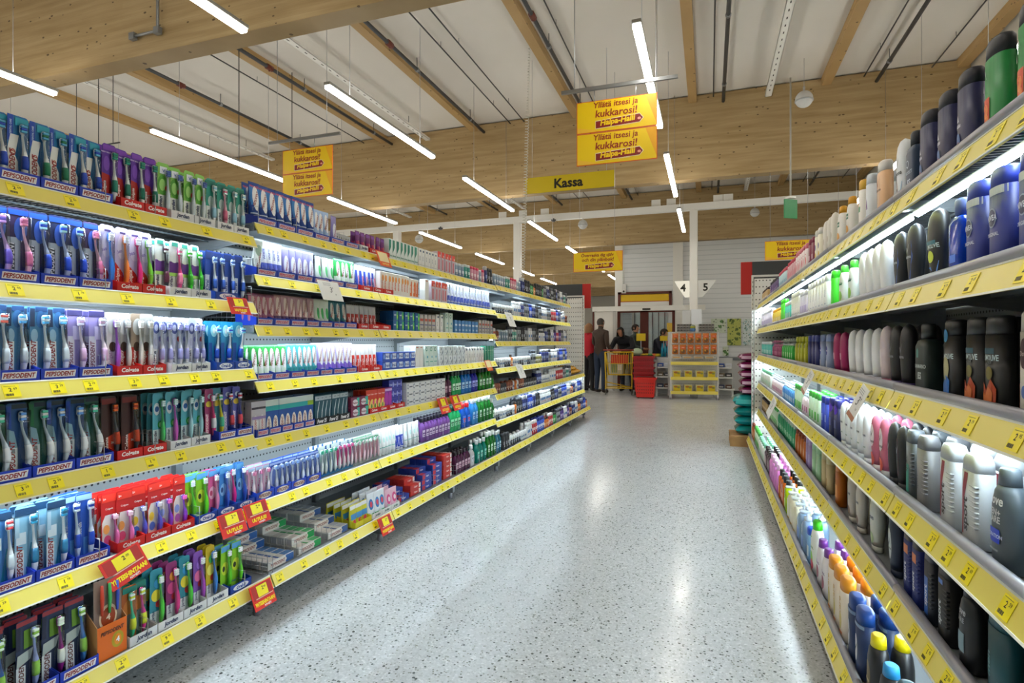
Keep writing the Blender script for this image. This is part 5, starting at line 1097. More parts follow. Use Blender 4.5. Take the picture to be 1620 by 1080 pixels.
PAL = {
 0: 'grayblue grayblue grayblue teal pink pink grayblue navy black black green amber black black green silver navy black silver black navy silver white silver teal silver'.split(),
 1: 'roll_k roll_k roll_w roll_k white white navy silver blue navy black silver white white silver red red blue navy box_w white brown'.split(),
 2: 'brown grayblue grayblue silver teal silver black silver white silver black box_w box_w navy black white purple red purple silver white silver'.split(),
 3: 'roll_k roll_w roll_k amber roll_w roll_k roll_w roll_k silver gold gold navy navy silver white white navy blue silver blue'.split(),
 4: 'brown roll_d brown amber brown roll_d roll_d roll_d navy roll_w roll_w white white red red silver teal silver'.split(),
 5: 'roll_k roll_w roll_k amber black navy blue navy black white white white black navy silver blue blue white amber navy white blue navy'.split(),
 6: 'black roll_k roll_k roll_w white red blue blue amber red green silver purple white purple brown navy white amber navy blue amber'.split()}
for r in range(7):
    pal = PAL[r]; y1 = 7.98 if r < 4 else (8.97 if r > 4 else 8.2); y = 5.02; k = 0; step = .068 if r in (0, 2) else .062
    n = int((y1-y)/step)
    for i in range(n):
        nm = pal[int(i/n*len(pal))]; p, look = smalls[nm]
        if nm == 'amber' and r in (1, 3, 4, 5) and i % 2: nm = 'roll_w'; p, look = smalls[nm]
        for d in range(2 if r in (4, 6) and i % 2 == 0 or r == 5 and i < 30 and i % 2 else 1):
            put('L', r, y+step*(i+.5), p, look, 'bottle' if 'bottle' in look or 'jar' in look else 'can', .035+d*.055+random.uniform(0, .006), d, random.uniform(-.2, .2))
# leftover stretch above the toothpaste: small lotions
yy = 4.178; i = 0
for nm in 'grayblue grayblue grayblue teal teal pink pink pink grayblue pink navy black black'.split():
    p, look = smalls[nm]; put('L', 0, yy, p, look, 'bottle' if 'bottle' in look else 'can', .035, 0); yy += .064
# snack bags on the last unit
def snack_bag(c='#d8a01c', c2='#e8c850', w=.2, h=.07, d=.16):
    t = empty('snack_bag'); b = MB(); n = 14
    vs = []; fs = []
    for s_ in (1, -1):
        for j in range(9):
            for i in range(n+1):
                u = i/n*2-1; v = j/8*2-1; e = max(0, (1-u*u))**.4*max(0, (1-v*v))**.4
                z = h/2+s_*h/2*e*(1+.12*sin(u*9+v*4)*e); vs.append((u*w/2, v*d/2, z))
    for s_ in (0, 1):
        o = s_*9*(n+1)
        for j in range(8):
            for i in range(n):
                q = o+j*(n+1)+i; f = (q, q+1, q+n+2, q+n+1); fs.append(f if s_ == 0 else f[::-1])
    b.add(vs, fs, M(c, .25), True); b.build('bag', t)
    q = MB(); vs = [(w*.3*cos(2*pi*k/14), -d*.12+d*.22*sin(2*pi*k/14), h*1.06) for k in range(14)]; q.add(vs, [tuple(range(14))], c2); q.build('print', t)
    return t
sb = proto('snack', snack_bag)
for i, (y, dx, z) in enumerate(((8.22, .12, 0), (8.42, .12, 0), (8.63, .12, 0), (8.84, .12, 0), (8.30, .15, .05), (8.50, .14, .055), (8.72, .15, .05), (8.40, .28, .02), (8.75, .3, .05))):
    put('L', 4, y, sb, 'golden snack bag' if z == 0 else 'upper golden snack bag', 'snack bag', dx, 0, random.uniform(-.3, .3), dz=z)
# ------------------------------------------------------------------ right shelves: bottles
def tick(c='#1c1c20', cx=-.1, cz=.62): return [('p', [(cx-.35, cz+.02), (cx-.22, cz+.03), (cx-.08, cz-.03), (cx+.4, cz+.09), (cx-.06, cz-.075)], c)]
V = {}
def vb(key, look, kind, w, h, d, body, capc, dec, nm='shower_gel_bottle', **k):
    V[key] = (lambda: BO(key, kind, w, h, d, body, capc, dec, name=nm, **k), look)
vb('adi_green', 'green and orange bottle, black cap', 'flat', .075, .21, .042, '#17843c', '#26282c', [('p', [(-.9, .62), (-.3, .62), (-.6, .72)], '#d8dcdc'), ('r', -.85, .1, .08, .42, '#d84c20'), ('t', '3', -.4, .25, .05, '#e8842c'), ('p', [(-.8, .5), (-.55, .5), (-.68, .58)], '#e8ecec')])
vb('adi_navy', 'dark navy bottle, rounded black cap', 'flat', .078, .205, .045, '#171a48', '#1b1c26', [('p', [(-.6, .45), (-.2, .45), (-.4, .53)], '#e0e4ec'), ('t', 'adidas', -.35, .4, .010, '#d0d4e4'), ('e', -.3, .2, .4, .12, '#2c5c9c'), ('e', -.2, .16, .2, .06, '#7c3c5c')])
vb('blue_sm', 'slate blue bottle, dark cap', 'square', .065, .19, .04, '#1c3450', '#22262e', [('e', -.3, .52, .3, .06, '#b8c8d8'), ('e', -.3, .52, .22, .045, '#1c3450'), ('t', 'PROTECT', 0, .38, .010, '#a8bccc'), ('t', 'ES', .2, .22, .02, '#c0ccd8')])
vb('rex_white', 'white bottle with black tick', 'pill', .078, .205, .042, '#dfe3e6', '#d4d8dc', tick()+[('t', 'Rexona', 0, .48, .013, '#24262c'), ('p', [(-.3, .2), (.7, .35), (.5, .2), (-.2, .12)], '#7cb8dc')])
vb('rex_peach', 'peach bottle with tick', 'flat', .08, .2, .042, '#dfb184', '#dcd8d2', [('e', -.3, .5, .6, .3, '#e8c8a4'), ('p', [(-.8, .1), (-.5, .1), (-.2, .5), (-.6, .8)], '#c87848')]+tick('#a8502c')+[('t', 'Rexona', .1, .5, .010, '#3c2c24')])
vb('adi_white', 'white bottle with purple print', 'flat', .06, .2, .04, '#d5dce2', '#c8d0d8', [('p', [(-.4, .35), (.4, .35), (0, .55)], '#6c3c8c'), ('r', -.6, .6, .1, .22, '#8cc0dc')])
vb('palm_gold', 'white bottle with gold cap', 'oval', .085, .19, .045, '#e6e2da', '#dfa024', [('r', -.7, .5, .5, .62, '#1c6c50'), ('t', 'Palmolive', -.1, .56, .009, '#e8f0e8'), ('e', .1, .25, .5, .12, '#e0a040')])
vb('palm_cream', 'tall cream bottle, yellow cap', 'flat', .055, .21, .04, '#e4e0d8', '#dfae3c', [('r', -.7, .5, .4, .5, '#3c8c5c')])
vb('cream', 'plain cream bottle', 'pill', .07, .2, .04, '#dcd6ca', '#d4cec2', [('e', 0, .45, .35, .08, '#b8a890')])
vb('nivcream', 'cream bottle with blue dot', 'flat', .07, .19, .04, '#e4dec8', '#dad6cc', [('e', 0, .5, .4, .09, '#2c3c8c'), ('e', .2, .25, .4, .1, '#e0b848')])
vb('wine', 'wine red bottle', 'flat', .06, .18, .04, '#7c1c3c', '#7c1c3c', [('r', -.6, .6, .3, .45, '#c89cac')])
vb('pinkw', 'white bottle with pink print', 'flat', .06, .18, .04, '#e4d4d4', '#d86c7c', [('e', 0, .4, .5, .15, '#d84c5c'), ('t', 'Dove', 0, .62, .010, '#c84c60')], 'lotion_bottle')
vb('redtop', 'clear rose bottle', 'oval', .055, .17, .035, '#d8a8ac', '#c8485c', [('e', 0, .4, .5, .15, '#c83c4c')], 'lotion_bottle')
vb('aquab', 'pale aqua bottle', 'flat', .05, .16, .035, '#a8c8d0', '#c84458', [('r', -.6, .6, .3, .45, '#5c8cac')], 'lotion_bottle')
vb('purp', 'deep purple bottle', 'flat', .05, .15, .035, '#4c2c6c', '#2c2c38', [('r', -.6, .6, .3, .45, '#a890c0')], 'lotion_bottle')
vb('ochre', 'ochre bottle', 'oval', .055, .14, .035, '#c0a068', '#3c2c28', [('r', -.6, .6, .3, .45, '#e0d0b0')], 'lotion_bottle')
vb('niv_blue', 'deep blue bottle, silver collar', 'flat', .082, .205, .048, '#1b2a80', '#26389c', [('r', -1, 1, .72, .8, '#c0c8d4'), ('e', -.1, .5, .5, .1, '#8c98b8'), ('e', -.1, .5, .42, .085, '#141c50'), ('t', 'NIVEA', -.1, .5, .012, '#d0d8ec'), ('t', 'ORIGINAL', 0, .33, .008, '#b8c0dc')])
vb('blue_tr', 'clear bright blue bottle', 'square', .07, .19, .042, '#1248d0', '#4c5c94', [('r', -.5, .5, .2, .3, '#3c7cf0')], liquid=True)
vb('palm_men', 'black bottle, blue swoosh print', 'pill', .085, .2, .045, '#17181b', '#17181b', [('t', 'PALMOLIVE', 0, .5, .012, '#c8dce0'), ('r', -.6, .7, .52, .57, '#2c6c7c'), ('e', .1, .36, .4, .08, '#c8d83c'), ('p', [(-.8, .1), (.6, .1), (.8, .3), (-.2, .22), (-.8, .26)], '#4c8ce0')])
vb('rex_black', 'black bottle with blue arc', 'pill', .08, .195, .042, '#1b1d22', '#1b1d22', [('p', [(-.5, .1), (.2, .15), (.7, .5), (.5, .75), (.55, .5), (.1, .2)], '#2c4c90')]+tick('#a8b0bc')+[('t', 'Rexona', 0, .5, .010, '#a8b0bc')])
vb('white_pill', 'white rounded bottle', 'pill', .072, .195, .042, '#e9ebee', '#e2e4e8', [])
vb('white_lab', 'white bottle with small print', 'flat', .062, .19, .04, '#e9ebee', '#e4e6ea', [('t', 'Dove', 0, .5, .012, '#3c4c8c', 90), ('r', -.5, .5, .2, .24, '#b0b8d0')])
vb('palm_green', 'white bottle with green cap', 'oval', .075, .19, .042, '#e4ece4', '#48c83c', [('t', 'Palmolive', 0, .58, .010, '#1c6c50'), ('e', .2, .28, .5, .12, '#8cc84c'), ('r', -.7, .7, .53, .56, '#1c6c50')])
vb('lime', 'bright green bottle', 'flat', .06, .19, .04, '#42e02c', '#42d82c', [('r', -.6, .6, .2, .5, '#7cf05c')])
vb('lavw', 'white and lavender bottle', 'flat', .055, .17, .04, '#d8d4ec', '#e4e4f0', [('r', -.6, .6, .2, .45, '#a89cd8')], 'lotion_bottle')
vb('tealw', 'turquoise bottle, white cap', 'flat', .055, .15, .04, '#3cb8ac', '#e4eaec', [('r', -.6, .6, .2, .45, '#c8ece4')], 'lotion_bottle')
vb('yel', 'yellow bottle', 'oval', .06, .14, .04, '#e4c43c', '#e0a020', [('r', -.6, .6, .2, .45, '#f4e8a8')], 'lotion_bottle')
vb('creamco', 'cream bottle with brown oval', 'flat', .078, .205, .042, '#c8c4ba', '#c4c0b8', [('e', -.1, .6, .5, .14, '#3c1c24'), ('t', 'Dove', -.1, .6, .010, '#c8b8b0'), ('e', 0, .25, .3, .06, '#4c6cb0')])
vb('palm_org', 'black bottle, orange flame print', 'flat', .08, .2, .042, '#131416', '#131416', [('t', 'PALMOLIVE', -.1, .56, .013, '#b8ccd0'), ('r', -.6, .5, .60, .66, '#1c4c5c'), ('r', -.4, .3, .5, .54, '#8c9498'), ('t', 'MEN', -.05, .52, .008, '#202428'), ('e', .1, .4, .35, .07, '#6c6428'), ('p', [(-.8, .02), (.7, .02), (.75, .24), (.3, .34), (-.2, .22), (-.8, .3)], '#a83c14'), ('p', [(-.6, .04), (.4, .04), (.5, .2), (.1, .26), (-.3, .16), (-.6, .2)], '#c8682c')])
vb('palm_bluo', 'black bottle, blue oval print', 'flat', .078, .2, .042, '#131416', '#131416', [('e', -.2, .8, .4, .08, '#1c7cb0'), ('t', 'PALMOLIVE', -.1, .55, .013, '#c8dce0'), ('e', -.1, .4, .5, .14, '#a8a47c'), ('p', [(-.7, .02), (.4, .02), (.5, .25), (0, .32), (-.7, .2)], '#2468b8')])
vb('sanno', 'dark green square bottle', 'square', .095, .195, .045, '#1b2a28', '#141a1a', [('p', [(-.55, .52), (-.2, .52), (-.2, .62), (-.37, .66), (-.55, .62)], '#4c8c84'), ('t', 'SANMARINO', .1, .40, .011, '#b8c4c0'), ('t', 'IES', .1, .27, .018, '#c8d0cc'), ('r', -.4, .5, .22, .225, '#c8d0cc')])
vb('rex_vio', 'black bottle with violet corner', 'pill', .08, .2, .042, '#16151a', '#3c2c60', [('p', [(-.6, .12), (.1, .12), (.0, .24)], '#6c4cb0')]+tick('#8c9098')+[('t', 'Rexona', 0, .5, .010, '#9ca0a8')])
vb('pinkpill', 'white bottle, rose side', 'pill', .07, .2, .042, '#d8c8cc', '#b06078', [('r', -.5, .2, .3, .6, '#e8dcdc')])
vb('magenta', 'magenta rounded bottle', 'pill', .08, .19, .042, '#a01c5c', '#98184c', [('r', -.5, .2, .35, .5, '#d8a8bc')])
vb('nivpale', 'pale blue bottle with blue dot', 'flat', .07, .185, .042, '#8c9cc0', '#7c8cb8', [('e', 0, .55, .45, .12, '#24349c'), ('t', 'NIVEA', 0, .55, .009, '#e0e4f0'), ('e', 0, .2, .45, .1, '#c8d0dc')])
vb('navyf', 'plain navy bottle', 'flat', .06, .185, .04, '#1c2464', '#24307c', [('t', 'NIVEA', -.2, .5, .012, '#8c98c8', 90)])
vb('lemon', 'olive yellow bottle', 'square', .07, .18, .042, '#a8a818', '#b0b020', [('e', 0, .3, .5, .12, '#d8d84c'), ('r', -.6, .6, .6, .7, '#5c5c18')])
vb('pumpg', 'green pump bottle', 'pump', .06, .17, .04, '#2ca83c', '#d8e0d8', [('r', -.7, .7, .2, .4, '#a8dca0')], 'pump_bottle')
vb('pumpk', 'pink topped flask', 'pump', .055, .16, .04, '#8c2c5c', '#e08cb0', [('r', -.7, .7, .2, .4, '#c87ca0')], 'pump_bottle')
vb('dovegrey', 'dark grey bottle with blue square', 'oval', .09, .205, .05, '#4a545e', '#525c66', [('t', 'Dove', -.2, .68, .020, '#e4e8ec'), ('t', 'MEN+', -.2, .56, .014, '#c8ccd0'), ('t', 'CARE', -.15, .49, .014, '#c8ccd0'), ('r', -.7, .4, .26, .4, '#1c3cc8'), ('t', 'HYDRATION', -.15, .33, .008, '#c8d4f4'), ('r', -.7, .3, .18, .2, '#8c949c')])
vb('sportred', 'silver white sport bottle, dark red arc', 'sport', .085, .205, .045, '#b4b8bd', '#a9adb2', [('p', [(-.75, .1), (-.5, .1), (-.35, .5), (.1, .72), (.2, .80), (-.3, .80), (-.65, .6)], '#8c1c2c'), ('t', 'sport', -.05, .34, .030, '#1a1b1e', 90, .09)])
vb('greymet', 'ribbed metallic grey bottle', 'sport', .075, .2, .045, '#6c6a6c', '#5c5c60', [('t', 'sport', -.5, .35, .016, '#3c3c40', 90, .08)])
vb('tealmet', 'grey bottle with teal stripe', 'sport', .06, .2, .042, '#3c4248', '#4c5258', [('r', -.7, .2, .1, .5, '#1c8c7c'), ('t', 'sport', -.3, .5, .018, '#20282c', 90, .07)])
vb('blackel', 'black bottle with red ellipse', 'pill', .07, .2, .04, '#16171b', '#16171b', [('e', -.2, .5, .5, .3, '#5c2428'), ('e', -.2, .5, .42, .26, '#16171b')]+tick('#b0b4bc'))
vb('rexpink', 'clear pink bottle with tick', 'pill', .078, .2, .042, '#e07c98', '#e4e4e8', [('e', 0, .62, .6, .2, '#eadde2')]+tick('#24262c', 0, .66)+[('t', 'Rexona', 0, .52, .011, '#24262c'), ('e', -.1, .2, .6, .12, '#e85c4c')], liquid=True)
vb('dovew', 'white bottle with small script', 'pill', .065, .195, .042, '#e4e8ec', '#dce0e4', [('t', 'Dove', 0, .55, .013, '#3c4860'), ('r', -.5, .5, .3, .33, '#a8b8b0')])
vb('dovered', 'pale bottle with green patch', 'flat', .06, .19, .04, '#d0d8d4', '#c8d0cc', [('r', -.7, .7, .25, .5, '#7ca87c'), ('t', 'Dove', 0, .62, .010, '#3c4860')])
vb('violetn', 'navy bottle with violet print', 'flat', .075, .19, .042, '#181c4c', '#2c2c7c', [('e', .2, .75, .7, .12, '#5c2ccc'), ('r', -.6, .6, .3, .5, '#4c5494')])
vb('bluen', 'bright blue bottle', 'flat', .055, .18, .04, '#2c48c0', '#1c2c8c', [('r', -.6, .6, .3, .5, '#8ca4e8')])
vb('greenw', 'white and green bottle', 'flat', .06, .18, .04, '#c8e4c8', '#48b848', [('r', -.7, .7, .15, .4, '#48b83c')])
vb('pumpw', 'white and pink pump bottle', 'pump', .055, .17, .04, '#ecdce4', '#c8d8e0', [('r', -.7, .7, .2, .4, '#b8488c')], 'pump_bottle')
vb('pumpb', 'clear blue pump bottle', 'pump', .05, .16, .04, '#4c98e0', '#e0e8f0', [('r', -.7, .7, .2, .4, '#c8e0f4')], 'pump_bottle')
vb('tealdk', 'large dark teal bottle', 'flat', .09, .21, .05, '#12505c', '#124a56', [('t', 'men', -.4, .4, .016, '#5c98a0', 90, .1), ('p', [(.4, .1), (.7, .3), (.5, .3), (.3, .15)], '#5c98a0')])
vb('doveblk', 'black bottle with grey square', 'oval', .075, .2, .045, '#24272b', '#1e2125', [('t', 'Dove', -.2, .66, .016, '#b8bcc4'), ('t', 'CARE', -.2, .56, .012, '#9ca0a8'), ('r', -.6, .4, .2, .42, '#7c98a4')])
vb('sportblk', 'black sport bottle', 'sport', .07, .2, .045, '#15161a', '#1b1d22', [('t', 'sport', -.2, .35, .024, '#c8ccd4', 90, .09), ('r', -.5, .4, .72, .78, '#2c5cb0')])
vb('sportblu', 'blue sport bottle, orange label', 'sport', .058, .2, .042, '#1c2c78', '#24262c', [('r', -.6, .6, .62, .75, '#c8682c'), ('t', 'sport', 0, .35, .022, '#d0d4e0', 90, .09)])
vb('sportcy', 'black and cyan sport bottle', 'sport', .06, .2, .042, '#1c2230', '#2c3440', [('r', -.6, .3, .1, .6, '#1c5cb8'), ('t', 'sport', -.1, .35, .022, '#d0d4e0', 90, .09)])
vb('rexnavy', 'navy bottle with white ellipse', 'pill', .08, .2, .045, '#1b2740', '#1b2740', [('e', -.2, .5, .55, .25, '#c4c8cc')]+tick('#24262c', -.2, .54)+[('t', 'Rexona', -.2, .44, .009, '#24262c')])
vb('doveg', 'pale green Dove-like bottle, oval base print', 'pill', .085, .2, .045, '#c9cdc4', '#c4c8c0', [('t', 'Dove', 0, .62, .018, '#3c4860'), ('e', .1, .25, .4, .1, '#a8c48c'), ('e', .1, .25, .28, .07, '#c8d8a8')])
V['doveg'] = (V['doveg'][0], 'grey white bottle, green circle')
vb('dovep', 'off white bottle, brown circle', 'pill', .07, .2, .042, '#c8c4bc', '#c4c0b8', [('t', 'Dove', 0, .6, .015, '#3c4860'), ('e', .1, .25, .35, .09, '#7c6050')])
vb('orangeb', 'orange brown bottle', 'flat', .075, .195, .045, '#b8640c', '#c8741c', [('r', -.6, .6, .2, .5, '#d88c2c')])
vb('creamb', 'cream bottle, gold print', 'flat', .065, .18, .04, '#cbb98c', '#c8b890', [('e', 0, .3, .4, .12, '#a8843c')])
vb('greenp', 'pale green bottle', 'flat', .07, .18, .042, '#a8d8b0', '#a8d8b0', [('r', -.6, .6, .25, .5, '#c8e8cc')])
vb('lilac', 'lilac bottle', 'flat', .055, .18, .04, '#a890c8', '#a890c8', [('r', -.6, .6, .25, .5, '#c0b0d8')])
vb('kidor', 'small orange bottle', 'oval', .06, .16, .04, '#c8681c', '#8c3c1c', [('e', 0, .4, .6, .2, '#e0b080')])
vb('greencl', 'clear green bottle', 'oval', .055, .17, .04, '#30a870', '#c8e0d0', [('r', -.6, .6, .25, .45, '#b8e4c8')], 'lotion_bottle')
vb('blackyel', 'black bottle, yellow cap', 'oval', .1, .2, .055, '#15161a', '#e4d000', [('e', -.1, .4, .5, .2, '#6c5c30'), ('r', -.5, .3, .3, .34, '#b8a878')])
vb('blackcy', 'black bottle, sky blue cap', 'oval', .09, .18, .055, '#15161a', '#2c98d8', [('e', -.1, .4, .5, .2, '#3c4c5c')])
vb('navycap', 'navy bottle, ribbed navy cap', 'flat', .085, .215, .05, '#16305c', '#12408c', [('e', -.2, .4, .4, .2, '#c8ccd4')]+tick('#24262c', -.2, .42)+[('r', -1, 1, .74, .79, '#7c94b8')], 'shampoo_bottle')
vb('whiteor', 'white bottle with orange cap', 'flat', .085, .22, .05, '#e2d8c8', '#e89820', [('e', 0, .3, .4, .14, '#c8b45c'), ('r', -.5, .5, .1, .14, '#d8844c'), ('t', 'care', 0, .55, .02, '#c8a04c', 90, .06)], 'shampoo_bottle')
vb('whitegr', 'white bottle with bright green cap', 'oval', .11, .24, .055, '#e6ebe4', '#3cc818', [('e', 0, .28, .5, .14, '#8cc84c'), ('e', .2, .18, .4, .1, '#c83c58'), ('t', 'NATURAL', 0, .5, .011, '#4c7c2c'), ('r', -.6, .2, .68, .7, '#4cb83c')], 'shampoo_bottle')
vb('whitepu', 'white bottle with purple cap', 'oval', .1, .2, .05, '#e4e0e4', '#6c2c8c', [('e', 0, .3, .5, .14, '#8c3c54'), ('t', 'NATURAL', 0, .5, .010, '#6c4c7c')], 'shampoo_bottle')
vb('pumpblue', 'large pale blue pump bottle', 'pump', .1, .23, .06, '#a4c4e8', '#d4e0ea', [('r', -.7, .7, .15, .4, '#5c84c8')], 'pump_bottle', liquid=True)
vb('pumpcr', 'large cream pump bottle', 'pump', .1, .22, .06, '#e8e4cc', '#e0e4e0', [('r', -.7, .7, .1, .14, '#c89c2c')], 'pump_bottle')
vb('bluecap', 'blue capped refill bottle', 'flat', .07, .17, .05, '#7cb0e0', '#1c50c8', [('r', -.7, .7, .2, .5, '#d8e8f4')])
vb('yelbl', 'neon yellow bottle, black cap', 'square', .085, .2, .05, '#ccf01c', '#1c1d20', [('r', -.6, .6, .2, .45, '#dcf45c')], 'shower_gel_bottle', liquid=True)
vb('orabl', 'orange bottle, black cap', 'square', .085, .2, .05, '#f07c28', '#1c1d20', [('r', -.6, .6, .2, .45, '#f4a468')], 'shower_gel_bottle', liquid=True)
vb('pinkbig', 'wide pink bottle', 'square', .12, .2, .055, '#e088d8', '#f0c8ec', [('r', -.6, .6, .2, .45, '#c860c0')], 'shower_gel_bottle')
vb('brownbox', 'dark brown bottle, white flowers', 'square', .08, .18, .05, '#4c3440', '#241c20', [('e', 0, .4, .6, .25, '#d8c8d0')])
vb('soapw', 'white soap refill', 'square', .09, .17, .05, '#dfe4de', '#88d8b0', [('r', -.6, .6, .2, .45, '#98dcb8')])
def vput(row, pa, pb, key, n, deep=2, f=None, **k):
    mk, look = V[key]; f = f or (lambda p: p)
    a, b_ = sorted((pa, pb))
    fill('R', row, a, b_, n, mk(), look, 'pump bottle' if 'pump' in look else 'bottle', deep, .062, .042, .5, **k)
# places in metres from the camera, nearest bottle first
vput(0, 1.24, 1.517, 'adi_green', 2); vput(0, 1.535, 1.780, 'adi_navy', 2, 1); vput(0, 1.784, 1.899, 'adi_navy', 1); vput(0, 1.909, 1.998, 'blue_sm', 1); vput(0, 1.987, 2.129, 'rex_white', 1)
vput(0, 2.181, 2.372, 'rex_peach', 1); vput(0, 2.389, 2.483, 'adi_white', 1); vput(0, 2.483, 2.615, 'palm_cream', 1); vput(0, 2.645, 3.009, 'palm_gold', 2); vput(0, 3.036, 3.341, 'cream', 3); vput(0, 3.375, 3.558, 'nivcream', 2); vput(0, 3.597, 3.784, 'wine', 2)
vput(0, 3.829, 4.285, 'pinkw', 6); vput(0, 4.314, 4.764, 'redtop', 6); vput(0, 4.800, 5.324, 'aquab', 7, 1); vput(0, 5.370, 6.042, 'purp', 6, 1); vput(0, 6.3, 6.95, 'ochre', 9, 1)
vput(1, 1.24, 1.488, 'niv_blue', 2); vput(1, 1.499, 1.579, 'niv_blue', 1); vput(1, 1.588, 1.683, 'blue_tr', 1); vput(1, 1.699, 1.879, 'palm_men', 1); vput(1, 1.889, 2.161, 'rex_black', 2); vput(1, 2.194, 2.585, 'white_pill', 4); vput(1, 2.625, 2.982, 'palm_green', 2); vput(1, 2.996, 3.166, 'lime', 1)
vput(1, 3.196, 3.806, 'white_lab', 7); vput(1, 3.829, 4.095, 'lavw', 4); vput(1, 4.121, 4.527, 'white_lab', 6); vput(1, 4.560, 4.874, 'tealw', 4); vput(1, 4.911, 5.151, 'lime', 3, 1); vput(1, 5.193, 5.817, 'yel', 7, 1); vput(1, 5.85, 6.95, 'lavw', 11, 1)
vput(2, 1.22, 1.398, 'creamco', 1); vput(2, 1.403, 1.592, 'palm_org', 2); vput(2, 1.612, 1.746, 'palm_bluo', 1); vput(2, 1.754, 1.960, 'sanno', 1, 2); vput(2, 1.971, 2.194, 'rex_vio', 2); vput(2, 2.215, 2.280, 'pinkpill', 1); vput(2, 2.294, 2.774, 'white_pill', 4)
vput(2, 2.808, 3.092, 'magenta', 2); vput(2, 3.121, 3.446, 'nivpale', 2); vput(2, 3.464, 3.806, 'navyf', 3); vput(2, 3.829, 4.343, 'lemon', 4); vput(2, 4.433, 5.109, 'pumpg', 6, 2); vput(2, 5.151, 5.817, 'pumpk', 6, 1); vput(2, 5.9, 6.95, 'tealw', 11, 1)
vput(3, 1.18, 1.29, 'tealdk', 1); vput(3, 1.30, 1.517, 'dovegrey', 1); vput(3, 1.517, 1.598, 'sportred', 1); vput(3, 1.598, 1.780, 'sportred', 1); vput(3, 1.788, 1.919, 'greymet', 1); vput(3, 1.924, 2.004, 'tealmet', 1); vput(3, 2.015, 2.201, 'blackel', 2); vput(3, 2.208, 2.413, 'rexpink', 2, 2); vput(3, 2.430, 2.930, 'dovew', 5)
vput(3, 2.943, 3.181, 'violetn', 2); vput(3, 3.196, 3.375, 'bluen', 2); vput(3, 3.410, 3.762, 'greenw', 4); vput(3, 3.784, 4.018, 'pumpw', 3, 1); vput(3, 4.044, 4.343, 'greenw', 4, 1); vput(3, 4.373, 5.028, 'pumpb', 9, 2); vput(3, 5.068, 5.817, 'pumpw', 9, 1); vput(3, 5.9, 6.95, 'soapw', 9, 1)
vput(4, 1.20, 1.505, 'tealdk', 2); vput(4, 1.522, 1.643, 'doveblk', 1); vput(4, 1.654, 1.763, 'sportblk', 1); vput(4, 1.771, 1.860, 'sportcy', 1); vput(4, 1.865, 2.032, 'sportblu', 2); vput(4, 2.049, 2.222, 'rexnavy', 1); vput(4, 2.243, 2.501, 'doveg', 1); vput(4, 2.510, 2.797, 'dovep', 2); vput(4, 2.820, 3.107, 'orangeb', 1); vput(4, 3.136, 3.393, 'creamb', 2)
vput(4, 3.410, 3.678, 'greenp', 2); vput(4, 3.698, 3.874, 'lilac', 2); vput(4, 3.898, 4.343, 'kidor', 4, 1); vput(4, 4.373, 5.370, 'greencl', 10, 2); vput(4, 5.416, 6.042, 'greenw', 7, 1); vput(4, 6.3, 6.95, 'ochre', 9, 1)
vput(5, 1.36, 1.70, 'tealdk', 3, 1); vput(5, 1.74, 1.86, 'blackcy', 1, 1); vput(5, 1.87, 1.99, 'blackyel', 1); vput(5, 2.02, 2.22, 'navycap', 2); vput(5, 2.25, 2.57, 'whiteor', 3, 2); vput(5, 2.60, 2.84, 'whitepu', 2, 2); vput(5, 2.86, 2.98, 'whitegr', 1, 1); vput(5, 3.01, 3.09, 'bluecap', 1, 1); vput(5, 3.11, 3.39, 'pumpblue', 2, 2); vput(5, 3.42, 3.78, 'pumpcr', 3, 2)
vput(5, 3.84, 3.94, 'yelbl', 1, 2); vput(5, 3.97, 4.27, 'orabl', 3, 2); vput(5, 4.32, 4.86, 'pinkbig', 4, 2); vput(5, 4.9, 5.3, 'brownbox', 4, 2); vput(5, 5.35, 5.9, 'soapw', 5, 2); vput(5, 5.95, 6.5, 'greenw', 8, 1); vput(5, 6.52, 6.9, 'kidor', 5, 1)

# ------------------------------------------------------------------ descriptions of the goods
ROWN = ['top', 'second', 'third', 'fourth', 'fifth', 'sixth', 'seventh']
grp = {}
for e in ENTRIES:
    o, side, y, ri, nr, look, level, g = e
    grp.setdefault((side, max(1, min(int(y), 8)), ri, look, level), []).append(e)
for (side, b_, ri, look, level), es in grp.items():
    es.sort(key=lambda e: e[2]); one = len(es) == 1
    for i, e in enumerate(es):
        o, nr = e[0], e[4]
        row = 'bottom' if ri == nr-1 else ROWN[ri]
        d, lv = level % 100, level//100
        pre = '' if level == 0 else ('hidden ' if d == 1 and False else ('rear ' if d == 1 else ('rearmost ' if d == 2 else ('depth-%s ' % ORD[d]) if d else '')))
        if lv: pre += ('raised ', 'twice-raised ', 'high ', 'topmost ')[min(lv-1, 3)]
        nth = '' if one else ', %s from %s' % (ordn(i), 'left' if side == 'L' else 'right')
        txt = '%s%s%s, on %s shelf of %s %s unit' % (pre, look, nth, row, BN[b_-1] if b_ else 'nearest', 'left' if side == 'L' else 'right')
        wds = txt.split()
        if len(wds) > 16: txt = txt.replace(', on ', ', ').replace(' of ', ' ', 1)
        if len(txt.split()) > 16: txt = txt.replace('toothbrush pack', 'pack')
        o['label'] = txt; o['group'] = e[7]
